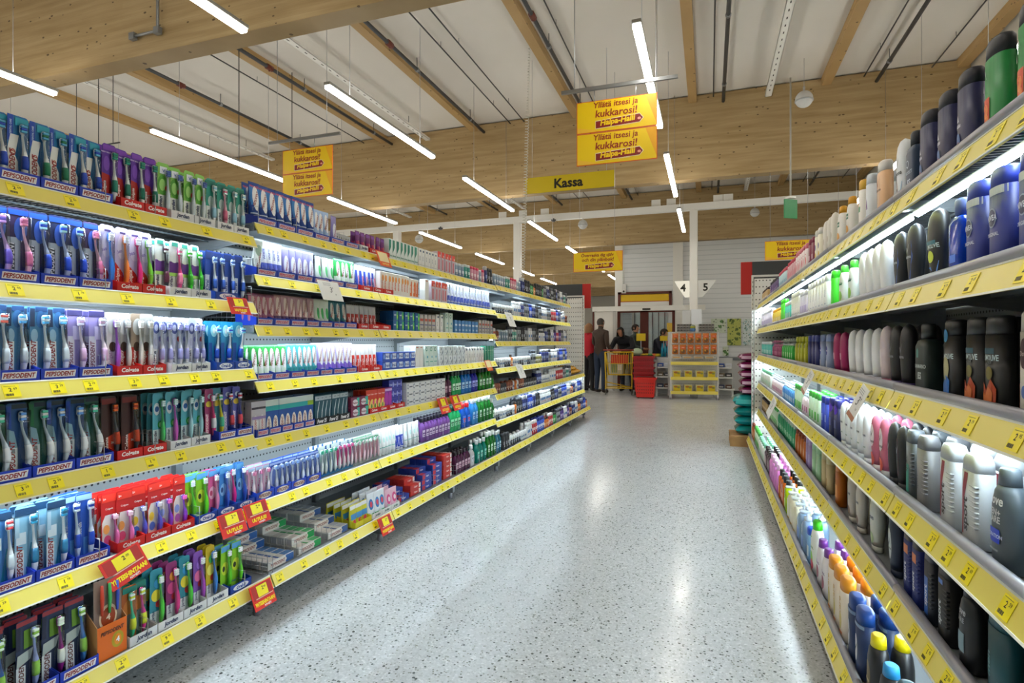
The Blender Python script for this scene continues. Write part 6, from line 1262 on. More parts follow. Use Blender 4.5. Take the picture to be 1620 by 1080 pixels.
# ------------------------------------------------------------------ behind the aisle: sacks, rack, tills, people
def pillow(name, w, d, h, c, c2, label_c=None, rough=.3, text=None):
    """sack lying flat: w along x, d along y"""
    t = empty(name); b = MB(); n, m = 18, 12; vs = []; fs = []
    for s_ in (1, -1):
        for j in range(m+1):
            for i in range(n+1):
                u = i/n*2-1; v = j/m*2-1; e = max(0, 1-abs(u)**4)**.5*max(0, 1-abs(v)**4)**.5
                x = u*w/2*(1-.06*(1-e)); y = v*d/2*(1-.06*(1-e))
                vs.append((x, y, h/2+s_*h/2*e*(1-.05*abs(sin(u*7+v*5))) if e else h/2))
    for s_ in (0, 1):
        o = s_*(m+1)*(n+1)
        for j in range(m):
            for i in range(n):
                q = o+j*(n+1)+i; f = (q, q+1, q+n+2, q+n+1); fs.append(f if s_ == 0 else f[::-1])
    k0 = b.mi(M(c, rough)); b.add(vs, fs, M(c, rough), True); b.build('sack', t)
    q = MB(); S = lambda f: h*f
    q.box(-w*.42, w*.42, -d/2-.004+.012, -d/2+.02, h*.30, h*.62, c2) if label_c is None else q.box(-w*.1, w*.44, -d/2+.008, -d/2+.02, h*.35, h*.65, label_c)
    if text: put_text(q, text, 0, h*.46, h*.22, '#e8f4f2', lambda X, Z: -d/2+.006, 0, w*.6)
    q.build('print', t); return reg(t)
pk = empty('pallet', (.61, 7.48, 0))
MB().box(-.38, .3, -.41, .08, .10, .125, 'carton_brown').build('deck', pk)
for y in (-.40, -.18, .02): MB().box(-.38, .3, y, y+.05, 0, .10, 'carton_brown').build('block', pk)
tag(pk, 'small brown pallet under the stacked sacks', 'pallet')
teal = pillow('pet_food_sack', .62, .42, .115, '#0f7f80', '#1fa0a0', '#c8d4d2', .25); purp = pillow('pet_food_sack', .56, .40, .105, '#6c1846', '#c89cb0', None, .25)
tealb = pillow('pet_food_sack', .66, .44, .15, '#168888', '#3cb0ac', None, .25)
z = .127
for i in range(4):
    o = (teal if i == 0 else copy_tree(teal)) if i < 3 else tealb
    o.location = (.57+random.uniform(-.01, .01), 7.30, z); tag(o, 'teal pet food sack, %s' % ('lowest of the stack', 'second from the floor', 'third from the floor', 'bulging topmost of the teal ones')[i], 'sack', 'sacks stacked behind the right shelves'); z += .108 if i < 3 else .14
for i in range(5):
    o = purp if i == 0 else copy_tree(purp)
    o.location = (.59+random.uniform(-.012, .012), 7.30, z); tag(o, 'dark purple pet food sack, %s' % ('lowest of the purple ones', 'second purple one up', 'middle purple one', 'fourth purple one up', 'topmost of the stack')[i], 'sack', 'sacks stacked behind the right shelves'); z += .098

# display rack with tubs and sweets
D = 12.0
t = empty('display_rack', (-0.302, 12.596, 0)); t.rotation_euler.z = rad(9)
w = .48
for sx in (-1, 1):
    for yy in (0, .4): MB().box(sx*w-.018, sx*w+.018, yy-.015, yy+.015, .03, 1.43, '#c8c8c4').build('post', t)
MB().box(-w, w, .18, .2, .12, 1.43, 'perforated_end').build('back_panel', t)
for sx in (-1, 1): MB().tube([(sx*w, 0, .0), (sx*w, 0, .06)], .02, 'rail_grey', 8).build('foot', t)
for z in (.14, .44, .76):
    s_ = MB().box(-w, w, 0, .4, z, z+.02, '#c8c8c4').build('shelf', t)
    MB().box(-w, w, -.02, 0, z-.03, z+.035, 'rail_yellow').build('price_rail', s_)
for z in (1.0, 1.24):
    MB().tube([(-w, .02, z+.16), (w, .02, z+.16)], .006, 'wire', 6).build('hanging_bar', t)
tag(t, 'wheeled display rack with yellow rails and sweets before the till', 'rack')
RM = Matrix.Translation(t.location) @ Matrix.Rotation(rad(9), 4, 'Z')
def tub():
    t = empty('sweets_tub'); MB().cbox(-.085, .085, -.005, .14, 0, .15, '#c8c4a0', .012).build('tub', t)
    q = MB(); decals(q, [('r', -.8, .8, .1, .88, '#d8c018'), ('e', -.2, .7, .5, .15, '#a86c28'), ('e', .4, .6, .35, .15, '#8c8c3c')], .085, .15, lambda X, Z: -.006, .001); q.build('print', t); return reg(t)
def bag():
    t = empty('sweets_bag'); b = MB().loft([(0, .06, .012, 4), (.03, .065, .03, 3), (.09, .062, .03, 3), (.15, .06, .02, 3), (.175, .065, .003, 4), (.20, .065, .003, 4)], M('#c87830', .25), 14); b.build('bag', t)
    q = MB(); decals(q, [('r', -.8, .8, .55, .85, '#d85c28'), ('e', 0, .3, .8, .2, '#6c4420'), ('e', -.3, .4, .3, .1, '#d8a030'), ('r', -.5, .5, .68, .74, '#f0c8a0')], .055, .2, lambda X, Z: -.032, .001); q.build('print', t); return reg(t)
def loc(x, y, z): return RM @ Vector((x, y, z))
P1, P2 = tub(), bag(); f1 = f2 = True
for r, z in enumerate((.161, .461)):
    for i in range(4):
        o = P1 if f1 else copy_tree(P1); f1 = False
        o.location = loc(-.35+.235*i, .02, z); o.rotation_euler.z = rad(9)
        tag(o, 'clear tub of yellow sweets, %s from left on the %s rack shelf' % (ordn(i), ('lowest', 'middle')[r]), 'tub', 'tubs on the display rack')
for r, z in enumerate((.955, 1.195)):
    for i in range(6):
        o = P2 if f2 else copy_tree(P2); f2 = False
        o.location = loc(-.385+.155*i, -.015, z); o.rotation_euler.z = rad(9)
        tag(o, 'orange bag of sweets, %s from left in the %s hanging row' % (ordn(i), ('lower', 'upper')[r]), 'sweets bag', 'bags on the display rack')
def small_tray():
    t = MB().cbox(-.09, .09, 0, .12, 0, .05, '#e0dccc', .008); t.box(-.07, .07, -.001, 0, .012, .035, '#d8a860'); return t.build('sweets_tray')
P3 = small_tray()
for i in range(4):
    o = P3 if i == 0 else P3.copy()
    if i: COL.objects.link(o)
    o.location = loc(-.36+.225*i, .02, .86); o.rotation_euler.z = rad(9); tag(o, 'small white sweets tray, %s from left on the rack' % ordn(i), 'tray', 'small trays on the display rack')
t = empty('basket_tray', loc(0, .0, .845)); t.rotation_euler.z = rad(9)
b = MB()
for y in (0, .15): b.tube([(-.46, y, .01), (.46, y, .01)], .004, 'wire', 5)
for k in range(15): b.tube([(-.46+k*.92/14, 0, .01), (-.46+k*.92/14, .15, .01)], .003, 'wire', 4)
b.build('wire_mesh', t); tag(t, 'wire tray below the small white sweets trays', 'tray')
# stacked grey packs on the top
def block_stack(x, n, m, lab):
    t = empty('pack_block', loc(x, .05, 1.432)); t.rotation_euler.z = rad(9)
    for j in range(n):
        for i in range(m):
            q = MB().cbox(i*.062-.15, i*.062-.094, 0, .08, j*.055, j*.055+.050, '#7c7a74', .003); q.box(i*.062-.142, i*.062-.102, -.001, 0, j*.055+.02, j*.055+.042, '#3c3a38'); q.build('pack', t)
    tag(t, lab, 'packs')
block_stack(-.19, 3, 5, 'grey stacked packs on the rack top, left block'); block_stack(.26, 3, 5, 'grey stacked packs on the rack top, right block')
t = empty('easter_toy', loc(-.02, .05, 1.432)); MB().loft([(0, .05, .04, 2), (.05, .06, .05, 2), (.09, .04, .04, 2), (.13, .045, .04, 2), (.15, .01, .01, 2)], '#4c78b0', 12).build('body', t); MB().loft([(.07, .05, .045, 2), (.11, .055, .045, 2), (.145, .03, .03, 2)], '#a8a838', 12).build('head', t)
tag(t, 'small green and blue figure between the grey pack blocks', 'figure')
# paper and pale box on the column behind the rack
cx_, cy_ = -0.325, 13.2
t = empty('notice', (cx_, cy_-.10, 1.43)); MB().cbox(-.05, .17, -.01, 0, .16, .50, '#e8eef4').build('sheet', t); MB().cbox(-.24, -.06, -.01, 0, .10, .48, '#cfd2d2').build('holder', t)
tag(t, 'white paper notices fixed to the numbered column', 'notice')
def till_sign(x0, x1, num, lab, glow):
    t = empty('till_number_sign', (0, cy_, 0)); L = 1
    z1, z0 = 2.568, 2.204; s_ = 1 if x1 > x0 else -1
    pts = [(x0, z1), (x1, z1), (x1, z1-.03), (x0+.02*s_, z0)] if 1 else []
    pts = [(x0, z1), (x1, z1), (x1-.03*s_, z1-.06), (x0+.10*s_, z0), (x0, z0)]
    if s_ < 0: pts = pts[::-1]
    vs = [(x, -.03, z) for x, z in pts]+[(x, .03, z) for x, z in pts]; n = len(pts)
    MB().add(vs, [tuple(range(n)), tuple(range(2*n-1, n-1, -1))]+[(i, n+i, n+(i+1) % n, (i+1) % n) for i in range(n)], 'number_sign_glow' if glow else '#e2e4e0').build('panel', t)
    q = MB(); put_text(q, num, x0+(x1-x0)*.42, (z0+z1)/2+.03, .17, 'ink', lambda X, Z: -.034, 0, None, .03); q.build('number', t)
    tag(t, lab, 'sign')
till_sign(cx_-.09, -0.733, '4', 'lit white till number four on the left of the column', True)
till_sign(cx_+.09, 0.143, '5', 'unlit white till number five on the right of the column', False)

# entrance: white wall strip, lintel, brown door frames
t = empty('entrance_screen', (0, 14.3, 0))
xa, xb, xc = -2.792, -2.162, -0.087
MB().cbox(xa, xc, -.05, .05, 1.98, 2.10, 'white_paint').build('lintel', t)
MB().cbox(xa, xb-.06, .0, .03, .05, 1.98, 'white_paint').build('panel', t)
MB().cbox(xa, xa+.04, -.03, .03, 0, 1.98, 'red_brown').build('jamb', t)
MB().cbox(xb-.12, xb-.04, -.01, .05, 0, 1.98, '#c8c8c4').build('jamb', t)
MB().cbox(-1.550, -1.357, -.07, -.05, 2.0, 2.04, 'ink').build('sensor', t)
tag(t, 'white entrance screen with a lintel over the doorway', 'screen')
t = empty('door_1', (0, WY-.06, 0)); t['kind'] = 'structure'
x0, x1, xm0, xm1 = -2.253, -0.812, -1.672, -1.466
fr = MB(); fr.cbox(x0, x0+.07, 0, .08, 0, 2.04, 'red_brown').cbox(x1-.07, x1, 0, .08, 0, 2.04, 'red_brown').cbox(xm0, xm1, 0, .08, 0, 2.04, 'red_brown').cbox(x0, x1, 0, .08, 1.97, 2.05, 'red_brown'); fr.build('door_frame', t)
q = MB().box(x0+.07, xm0, .03, .035, 0, 1.97, 'clear_blister').box(xm1, x1-.07, .03, .035, 0, 1.97, 'clear_blister'); q.build('door_pane', t)
t = empty('window_1', (0, WY-.03, 0)); t['kind'] = 'structure'
xa, xb = -2.237, -0.889; za, zb = 2.141, 2.500
MB().cbox(xa, xb, -.04, .0, zb-.06, zb, 'red_brown').cbox(xa, xa+.07, -.04, 0, za, zb, 'red_brown').cbox(xb-.07, xb, -.04, 0, za, zb, 'red_brown').cbox(xa+.07, xb-.07, -.03, 0, za+.0, za+.10, 'white_paint').build('window_frame', t)
MB().box(xa+.07, xb-.07, -.02, -.012, za+.12, zb-.07, '#e8c010').box(xa+.07, xb-.07, -.021, -.011, za+.10, za+.12, '#b8441c').build('yellow_strip', t)
# what stands beyond the doorway
o = copy_tree(lp); o.location = (-1.45, 15.4, 2.55); o.scale = (1, 1, .1); tag(o, 'added tube lamp brightening the entrance lobby', 'lamp')  # lamp copy added to brighten the lobby
struct(MB().box(-2.2, 3.2, 18.0, 18.1, 0, 3, '#b8bab6'), 'wall_vestibule')
struct(MB().box(-2.12, -.3, WY+.12, 18, 2.7, 2.75, '#dcdcd8'), 'trim_31')
t = empty('barred_window', (-1.75, 17.95, 0)); MB().cbox(-.45, .55, 0, .03, .8, 2.3, '#8c9490').build('pane', t)
for k in range(6): MB().cbox(-.45+k*.18, -.42+k*.18, -.03, 0, .7, 2.35, '#2c3034').build('bar', t)
tag(t, 'pale window with dark upright bars beyond the doorway', 'window')
t = empty('inner_doorway', (-.62, 17.6, 0)); MB().cbox(-.02, .08, 0, .1, 0, 2.1, 'red_brown').cbox(.75, .85, 0, .1, 0, 2.1, 'red_brown').cbox(0, .8, 0, .1, 2.02, 2.1, 'red_brown').build('frame', t)
MB().box(.1, .73, .02, .03, 1.82, 2.0, '#e0b010').build('yellow_board', t); MB().box(.1, .45, .02, .03, 1.3, 1.78, '#d8a030').build('poster', t)
tag(t, 'brown framed inner doorway with a yellow board', 'doorway')
t = empty('vending_stand', (-.98, 16.6, 0)); MB().cbox(-.16, .16, 0, .4, 0, 1.25, '#b81c1c', .02).build('cabinet', t); MB().cbox(-.15, .15, -.01, 0, 1.35, 1.75, '#e0b010').build('board', t); MB().cbox(-.12, .12, .05, .3, 1.25, 1.4, '#4c5468').build('top', t)
tag(t, 'red stand with a yellow board seen through the doorway', 'stand')
t = empty('access_camera', (-2.085, WY-.08, 2.589)); MB().cbox(-.06, .06, 0, .06, -.12, .12, '#dcdcd8', .01).build('housing', t); MB().tube([(0, -.005, -.07), (0, .01, -.07)], .025, 'ink', 12).build('lens', t); MB().tube([(0, .03, .12), (0, .03, 1.1)], .01, 'white_paint', 6).build('conduit', t)
tag(t, 'white sensor box with black lens on the entrance wall', 'sensor')

# posters of leaves on the white wall, generic prints
def mat_leaf(name, bg, c1, sc):
    m, nt, b = nodes_mat(name); v = coords(nt)
    d = voro(nt, v, sc*2.5); c = mixc(nt, mth(nt, 'LESS_THAN', d, .36), bg, c1)
    n = noise(nt, v, sc*5, 2); c = mixc(nt, mth(nt, 'GREATER_THAN', n, .6), c, '#3c5c2c'); nt.links.new(c, b.inputs['Base Color'])
mat_leaf('poster_white', '#d0dcc8', '#5c8c4c', 4); mat_leaf('poster_yellow', '#b8c060', '#5c7030', 4); mat_leaf('poster_pale', '#d8e4e4', '#9cc0c4', 6)
for xa, xb, za, zb, m, lb in ((0.045, 0.375, 1.434, 1.786, 'poster_white', 'white poster with green leaves, leftmost on the wall'),
        (0.420, 0.730, 1.131, 1.782, 'poster_yellow', 'yellow green poster with leaves on the white wall'),
        (0.775, 1.155, 1.131, 1.778, 'poster_pale', 'pale poster beside the right shelves'),
        (0.315, 0.447, 0.876, 1.099, 'poster_white', 'small pale green poster low on the wall')):
    t = empty('poster', (xa, WY-.03, za)); MB().cbox(0, xb-xa, 0, .02, 0, zb-za, m, .003).build('sheet', t); tag(t, lb, 'poster', 'posters on the entrance wall')

# checkout counters
def counter(x, y, rz, lab, w=.45):
    t = empty('checkout_counter', (x, y, 0)); t.rotation_euler.z = rad(rz)
    MB().cbox(-w, w, 0, .5, .10, .80, '#b4b6b6', .01).build('body', t)
    MB().cbox(-w-.03, w+.03, -.03, .53, .80, .86, '#6c7074', .01).build('worktop', t)
    MB().cbox(-w+.05, w-.05, .05, .45, 0, .10, '#3c3e40', .01).build('plinth', t)
    tag(t, lab, 'counter', 'till counters')
counter(-1.228, 13.968, 4, 'grey till counter with belt behind the piled red baskets', .33)
counter(0.682, 13.996, 5, 'grey till counter right of the display rack')
rnd = random.Random(5)
for xs, ys, side in ((-0.964, 13.160, 'left'), (0.325, 13.237, 'right')):
    t = empty('step_shelf', (xs, ys, 0)); mir = 1 if side == 'right' else -1
    for k, z in enumerate((.17, .42, .63)):
        MB().cbox(-.19+.03*k*(mir < 0), .19-.03*k*(mir > 0), -.13+.05*k, .16, z, z+.03, '#dcdedb').build('shelf', t)
    MB().cbox(-.16, .16, .15, .18, .05, .86, '#c8cac8').build('back_panel', t)
    for sx in (-1, 1): MB().cbox(sx*.15-.02, sx*.15+.02, -.1, -.06, 0, .17, '#dcdedb').build('leg', t)
    tag(t, 'white stepped shelf on the %s of the display rack' % side, 'shelf')
    for j, z in enumerate((.20, .45, .66)):
        for i in range(2):
            c = [['#3c4468', '#5c3c30'], ['#6c5c48', '#2c3034'], ['#2c50a0', '#d0d4dc']][j][i]
            q = MB().cbox(-.065, .065, -.05, .05, 0, .08, c, .004); q.box(-.04, .04, -.052, -.05, .02, .05, '#c8c8c8'); o = q.build('sweets_box', None, (xs-.075+i*.15, ys+.03+.02*j, z+.001))
            tag(o, 'small box of sweets, %s on the %s step %s of the rack' % (('left', 'right')[i], ('low', 'middle', 'high')[j], side), 'box', 'boxes on the stepped shelves')
# goods and tools on the left counter
t = empty('shopping', (-1.343, 14.246, .861))
for k in range(6):
    q = MB(); q.loft([(0, .05, .04, 2), (.03, .07, .05, 2), (.07, .04, .03, 2)], ('#d8b818', '#e0c020', '#58a03c', '#d86c28', '#c8b018', '#4c7c3c')[k], 10, -.2+k*.09, .03*(k % 2)); q.build('grocery', t)
tag(t, 'yellow and green groceries lying on the till belt', 'groceries')
t = empty('bottle_display', (-0.985, 14.053+.05, .861))
for k in range(4): MB().loft([(0, .03, .03, 2), (.2, .03, .03, 2), (.28, .012, .012, 2), (.32, .012, .012, 2)], M('#2c98b8', .15), 10, -.08+k*.065, .02*k).build('bottle', t)
tag(t, 'turquoise bottles standing at the end of the till counter', 'bottles')
t = empty('yellow_screen', (-1.587, 14.267, .861)); MB().tube([(0, 0, 0), (0, 0, .4)], .015, 'rail_grey').build('stem', t); MB().cbox(-.11, .11, -.015, .015, .38, .56, '#e8c818').build('board', t)
tag(t, 'small yellow board standing on the till', 'board')
t = empty('yellow_screen', (-1.066, 14.554, .861)); MB().tube([(0, 0, 0), (0, 0, .4)], .015, 'rail_grey').build('stem', t); MB().cbox(-.09, .09, -.015, .015, .38, .50, '#e8c818').build('board', t)
tag(t, 'small yellow board behind the cashier', 'board')

# shopping baskets
def basket(name, x, y, z, w, d, h, c, n_slots, lab, wheels=False, dark=False, cat='basket', group=None):
    t = empty(name, (x, y, z)); b = MB(); r = w/2; r2 = w/2*.86
    ring = lambda zz, f: [(sx*r*f, sy*d/2*f, zz) for sx, sy in ((-1, -1), (1, -1), (1, 1), (-1, 1))]
    A, B_ = ring(0, .86), ring(h, 1); A2, B2 = [(x*.95, y*.95, .01) for x, y, zz in A], [(x*.96, y*.96, h) for x, y, zz in B_]
    b.add(A+B_+A2+B2, [(3, 2, 1, 0)]+[(i, (i+1) % 4, 4+(i+1) % 4, 4+i) for i in range(4)]+[(8+i, 12+i, 12+(i+1) % 4, 8+(i+1) % 4) for i in range(4)]+[(4+i, 4+(i+1) % 4, 12+(i+1) % 4, 12+i) for i in range(4)]+[(8, 9, 10, 11)], M(c, .3))
    b.build('shell', t)
    q = MB(); q.cbox(-r-.015, r+.015, -d/2-.015, -d/2+.0, h-.03, h+.01, c).cbox(-r-.015, r+.015, d/2, d/2+.015, h-.03, h+.01, c).cbox(-r-.015, -r, -d/2, d/2, h-.03, h+.01, c).cbox(r, r+.015, -d/2, d/2, h-.03, h+.01, c)
    q.build('rim', t)
    q = MB()
    for j in range(4):
        for i in range(9):
            zz = h*(.2+.17*j); f = .86+.14*zz/h; xx = (-.8+1.6*i/8)*r*f; q.box(xx-.008, xx+.008, -d/2*f-.002, -d/2*f+.002, zz, zz+h*.07, '#5c0c08')
    q.build('slots', t)
    MB().tube([(-r, 0, h), (-r*.9, -.02, h+.03), (r*.9, -.02, h+.03), (r, 0, h)], .009, '#2c1c1c', 6).build('handle', t)
    if wheels:
        for sx in (-.7, .7): MB().tube([(sx*r-.01, -d*.33, .0), (sx*r+.01, -d*.33, .0)], .025, 'ink', 10).build('wheel', t)
    tag(t, lab, cat, group)
bx1, by1 = -1.303, 12.619
basket('roller_basket', bx1, by1, .026, .43, .32, .40, '#d2200f', 0, 'bright red roller basket standing on the floor', True)
bx2, by2 = -1.390, 13.119+.02
for k in range(5):
    basket('shopping_basket', bx2, by2, .10+.12*k, .44, .30, .30, '#9c1018', 0, 'dark red shopping basket, %s in the pile behind the roller basket' % ('lowest', 'second', 'middle', 'fourth', 'topmost')[k], False, group='piled baskets')
t = empty('basket_stand', (bx2, by2, 0)); MB().cbox(-.2, .2, -.15, .15, .02, .09, 'ink').build('base', t); MB().tube([(.12, .2, 0), (.12, .2, .5), (.16, .2, .85)], .012, 'wire', 8).build('bar', t)
tag(t, 'black base with a bent bar under the piled baskets', 'stand')

# shopping trolley
t = empty('shopping_trolley', (-1.968, 13.289, 0)); t.rotation_euler.z = rad(6); t.scale = (.84, 1, 1)
yc = M('#d8b40c', .35); L, Wd = .40, .27
def rect(z, x0, x1, y0, y1): return [(x0, y0, z), (x1, y0, z), (x1, y1, z), (x0, y1, z)]
b = MB(); b.tube(rect(.98, -.38, .38, -.27, .27), .010, yc, 6, True); b.tube(rect(.46, -.30, .34, -.22, .22), .008, yc, 6, True)
b.tube(rect(.72, -.34, .36, -.245, .245), .006, yc, 6, True)
for k in range(13):
    f = k/12; xt, xb_ = -.38+.76*f, -.30+.64*f
    for sy in (-1, 1): b.tube([(xt, sy*.27, .98), (xb_, sy*.22, .46)], .004, yc, 4)
for k in range(8):
    f = k/7; yt, yb_ = -.27+.54*f, -.22+.44*f
    b.tube([(-.38, yt, .98), (-.30, yb_, .46), (.34, yb_, .46), (.38, yt, .98)], .004, yc, 4)
b.build('basket', t)
MB().tube([(-.42, -.28, 1.03), (.40, -.28, 1.03)], .018, '#7c2418', 8).build('handle', t)
b = MB(); b.tube([(-.38, -.25, .98), (-.36, -.22, .45), (-.36, -.22, .14)], .014, yc, 8).tube([(.36, -.25, .98), (.34, -.22, .45), (.34, -.22, .14)], .014, yc, 8)
b.tube([(-.36, -.22, .30), (.30, .2, .16)], .012, yc, 8).tube([(-.36, .22, .45), (-.36, .22, .14)], .014, yc, 8).tube([(.34, .22, .45), (.34, .22, .14)], .014, yc, 8).tube(rect(.16, -.36, .34, -.22, .22), .012, yc, 8, True)
b.build('chassis', t)
for x in (-.36, .34):
    for y in (-.22, .22): MB().tube([(x-.012, y, .06), (x+.012, y, .06)], .06, '#3c3834', 12).build('wheel', t)
MB().cbox(-.22, .24, -.15, -.13, .72, .92, '#b8301c', .005).build('child_seat', t)
tag(t, 'yellow shopping trolley with red seat flap before the till', 'trolley')
t = empty('carton_pack', (-2.023, 13.269+.02, .475)); MB().cbox(-.16, .14, -.08, .08, 0, .30, '#b8b49c', .004).build('box', t); q = MB(); decals(q, [('r', -.8, .1, .1, .8, '#7c8c5c'), ('r', .2, .8, .3, .7, '#d8d4c4')], .15, .3, lambda X, Z: -.081, .001); q.build('print', t)
tag(t, 'pale carton lying in the yellow trolley', 'carton')
t = empty('carrier_bag', (-1.580, 13.423, .92)); MB().loft([(0, .10, .08, 2), (.06, .13, .1, 2.2), (.12, .1, .08, 2), (.15, .03, .02, 2)], '#a8bca0', 12).build('bag', t); tag(t, 'pale green bag at the trolley end', 'bag')
# ------------------------------------------------------------------ people
def human(loc, rz, label, pose, cloth, trousers, hair_c, skin='#b98468', shoes='#1c1a1a', hair='short', scale=1.0, seated=False, coat=0):
    t = empty('person', loc, rz); s_ = scale
    J = {'pelvis': (0, 0, .95, .145, .115), 'waist': (0, .0, 1.08, .14, .11), 'chest': (0, 0, 1.28, .165, .125), 'upper': (0, 0, 1.40, .13, .10), 'neck': (0, 0, 1.49, .058, .06), 'jaw': (0, -.02, 1.56, .062, .075), 'head': (0, -.012, 1.64, .076, .094), 'crown': (0, 0, 1.71, .058, .070)}
    for sd, k in ((-1, 'l'), (1, 'r')):
        J.update({k+'sh': (sd*.17, 0, 1.41, .072, .068), k+'el': (sd*.22, .02, 1.14, .055, .05), k+'wr': (sd*.23, -.03, .90, .036, .032), k+'pa': (sd*.23, -.05, .83, .036, .02),
                  k+'hip': (sd*.09, 0, .88, .10, .10), k+'kn': (sd*.10, -.01, .50, .068, .070), k+'an': (sd*.10, .02, .10, .046, .05), k+'he': (sd*.10, .04, .05, .042, .045), k+'to': (sd*.11, -.14, .04, .042, .034)})
    for k, v in pose.items():
        a = list(J[k]); a[:3] = v[:3]
        if len(v) > 3: a[3:] = v[3:]
        J[k] = tuple(a)
    for sd, k in ((-1, 'l'), (1, 'r')):   # fingers follow the forearm
        W, Pm = Vector(J[k+'wr'][:3]), Vector(J[k+'pa'][:3]); dr = (Pm-W).normalized(); side = dr.cross(Vector((0, 1, .2))).normalized()
        for q, ln in enumerate((.065, .078, .074, .056)):
            o = side*(q-1.5)*.019; b0 = Pm+dr*.03+o; J['%sf%d' % (k, q)] = (*b0, .009, .009); b1 = b0+dr*ln*.5+Vector((0, -.006, -.004)); J['%sg%d' % (k, q)] = (*b1, .0085, .0085); b2 = b1+dr*ln*.4+Vector((0, -.016, -.008)); J['%sh%d' % (k, q)] = (*b2, .007, .007)
        b0 = Pm-dr*.0-side*.038*(1 if sd > 0 else 1); J[k+'t0'] = (*b0, .011, .011); b1 = b0+dr*.035-side*.012; J[k+'t1'] = (*b1, .009, .009)
    E = [('pelvis', 'waist'), ('waist', 'chest'), ('chest', 'upper'), ('upper', 'neck'), ('neck', 'jaw'), ('jaw', 'head'), ('head', 'crown')]
    for k in 'lr':
        E += [('upper', k+'sh'), (k+'sh', k+'el'), (k+'el', k+'wr'), (k+'wr', k+'pa'), ('pelvis', k+'hip'), (k+'hip', k+'kn'), (k+'kn', k+'an'), (k+'an', k+'he'), (k+'he', k+'to')]
        for q in range(4): E += [(k+'pa', '%sf%d' % (k, q)), ('%sf%d' % (k, q), '%sg%d' % (k, q)), ('%sg%d' % (k, q), '%sh%d' % (k, q))]
        E += [(k+'pa', k+'t0'), (k+'t0', k+'t1')]
    names = list(J); me = bpy.data.meshes.new('skeleton'); me.from_pydata([Vector(J[n][:3])*s_ for n in names], [(names.index(a), names.index(b)) for a, b in E], [])
    ob = bpy.data.objects.new('body', me); COL.objects.link(ob)
    md = ob.modifiers.new('skin', 'SKIN'); md.use_smooth_shade = True
    for i, n in enumerate(names):
        v = me.skin_vertices[0].data[i]; v.radius = (J[n][3]*s_, J[n][4]*s_); v.use_root = (n == 'pelvis')
    sub = ob.modifiers.new('sub', 'SUBSURF'); sub.levels = 2; sub.render_levels = 2
    dg = bpy.context.evaluated_depsgraph_get(); dg.update()
    nm = bpy.data.meshes.new_from_object(ob.evaluated_get(dg)); bpy.data.objects.remove(ob)
    nm.materials.clear()
    for m in (cloth, trousers, skin, shoes): nm.materials.append(M(m, .75))
    def region(a, b):
        if a in ('neck', 'jaw', 'head') or a[1:] == 'pa' or a[1:2] in ('f', 'g', 't') or (a[1:] == 'wr' and b[1:] == 'pa'): return 2
        if a[1:] in ('hip', 'kn') or b[1:] == 'hip': return 1
        if a[1:] in ('an', 'he'): return 3
        if coat == 0 and a == 'pelvis': return 0
        return 0
    segs = [(Vector(J[a][:3])*s_, Vector(J[b][:3])*s_, region(a, b), (J[a][3]+J[b][3])/2*s_) for a, b in E]
    for f in nm.polygons:
        c = f.center; best = 1e9; r = 0
        for a, b, reg_, rr in segs:
            ab = b-a; u = max(0, min(1, (c-a).dot(ab)/max(ab.length_squared, 1e-9))); d = (c-(a+ab*u)).length-rr*.8
            if d < best: best = d; r = reg_
        f.material_index = r; f.use_smooth = True
    body = bpy.data.objects.new('body', nm); COL.objects.link(body); body.parent = t
    # head details
    jw, hd, cr = (Vector(J[k][:3])*s_ for k in ('jaw', 'head', 'crown')); up = (cr-jw).normalized(); yaw = pose.get('_', 0)
    tilt = math.atan2(-(cr-jw).y, (cr-jw).z)
    Mh = Matrix.Translation(hd) @ Matrix.Rotation(tilt, 4, 'X')
    def part(nm_, mb):
        mb.v = [Mh @ Vector(v) for v in mb.v]; o = mb.build(nm_, t); return o
    q = MB(); q.loft([(-.03, .012, .012, 2), (-.015, .011, .014, 2), (.012, .006, .008, 2)], M(skin, .75), 8, 0, -.098); part('nose', q)
    q = MB()
    for sx in (-1, 1): q.loft([(.008, .002, .002, 2), (.014, .010, .006, 2), (.020, .002, .002, 2)], '#e8e4e0', 8, sx*.030, -.088).loft([(.010, .001, .001, 2), (.014, .004, .004, 2), (.018, .001, .001, 2)], '#20180f', 8, sx*.030, -.0925)
    part('eyes', q)
    q = MB(); q.box(-.022, .022, -.092, -.084, -.058, -.050, '#9a5548'); part('mouth', q)
    for sx in (-1, 1): part('ear', MB().loft([(-.03, .006, .010, 2), (0, .010, .018, 2), (.025, .007, .012, 2)], M(skin, .75), 8, sx*.080, .005))
    h = MB(); lo = {'short': -.045, 'bob': -.12, 'long': -.2}[hair]; n = 16; vs = []; fs = []
    rings = 9
    for j in range(rings):
        f = j/(rings-1); z = .108-(.108-lo)*f
        for k in range(n):
            a = 2*pi*k/n; front = max(0, -sin(a))            # -y is the face
            zz = max(z, .045) if front > .45 else z
            rr = max(0, 1-(max(zz, 0)/.112)**2)**.5 if zz > 0 else 1+(.12*min(1, -zz/.12) if hair != 'short' else -.12*min(1, -zz/.05))
            vs.append((.088*rr*cos(a), .106*rr*sin(a)+.004, zz))
    for j in range(rings-1):
        for k in range(n): fs.append((j*n+k, j*n+(k+1) % n, (j+1)*n+(k+1) % n, (j+1)*n+k))
    h.add(vs, fs, M(hair_c, .8), True); part('hair', h)
    # collar of the jacket
    nk = Vector(J['neck'][:3])*s_; c = MB().tube([nk+Vector((.062*cos(a)*s_, .066*sin(a)*s_, -.035)) for a in [2*pi*i/12 for i in range(12)]], .018, M(cloth, .75), 6, True); c.build('collar', t)
    tag(t, label, 'person', 'people at the till')
    return t
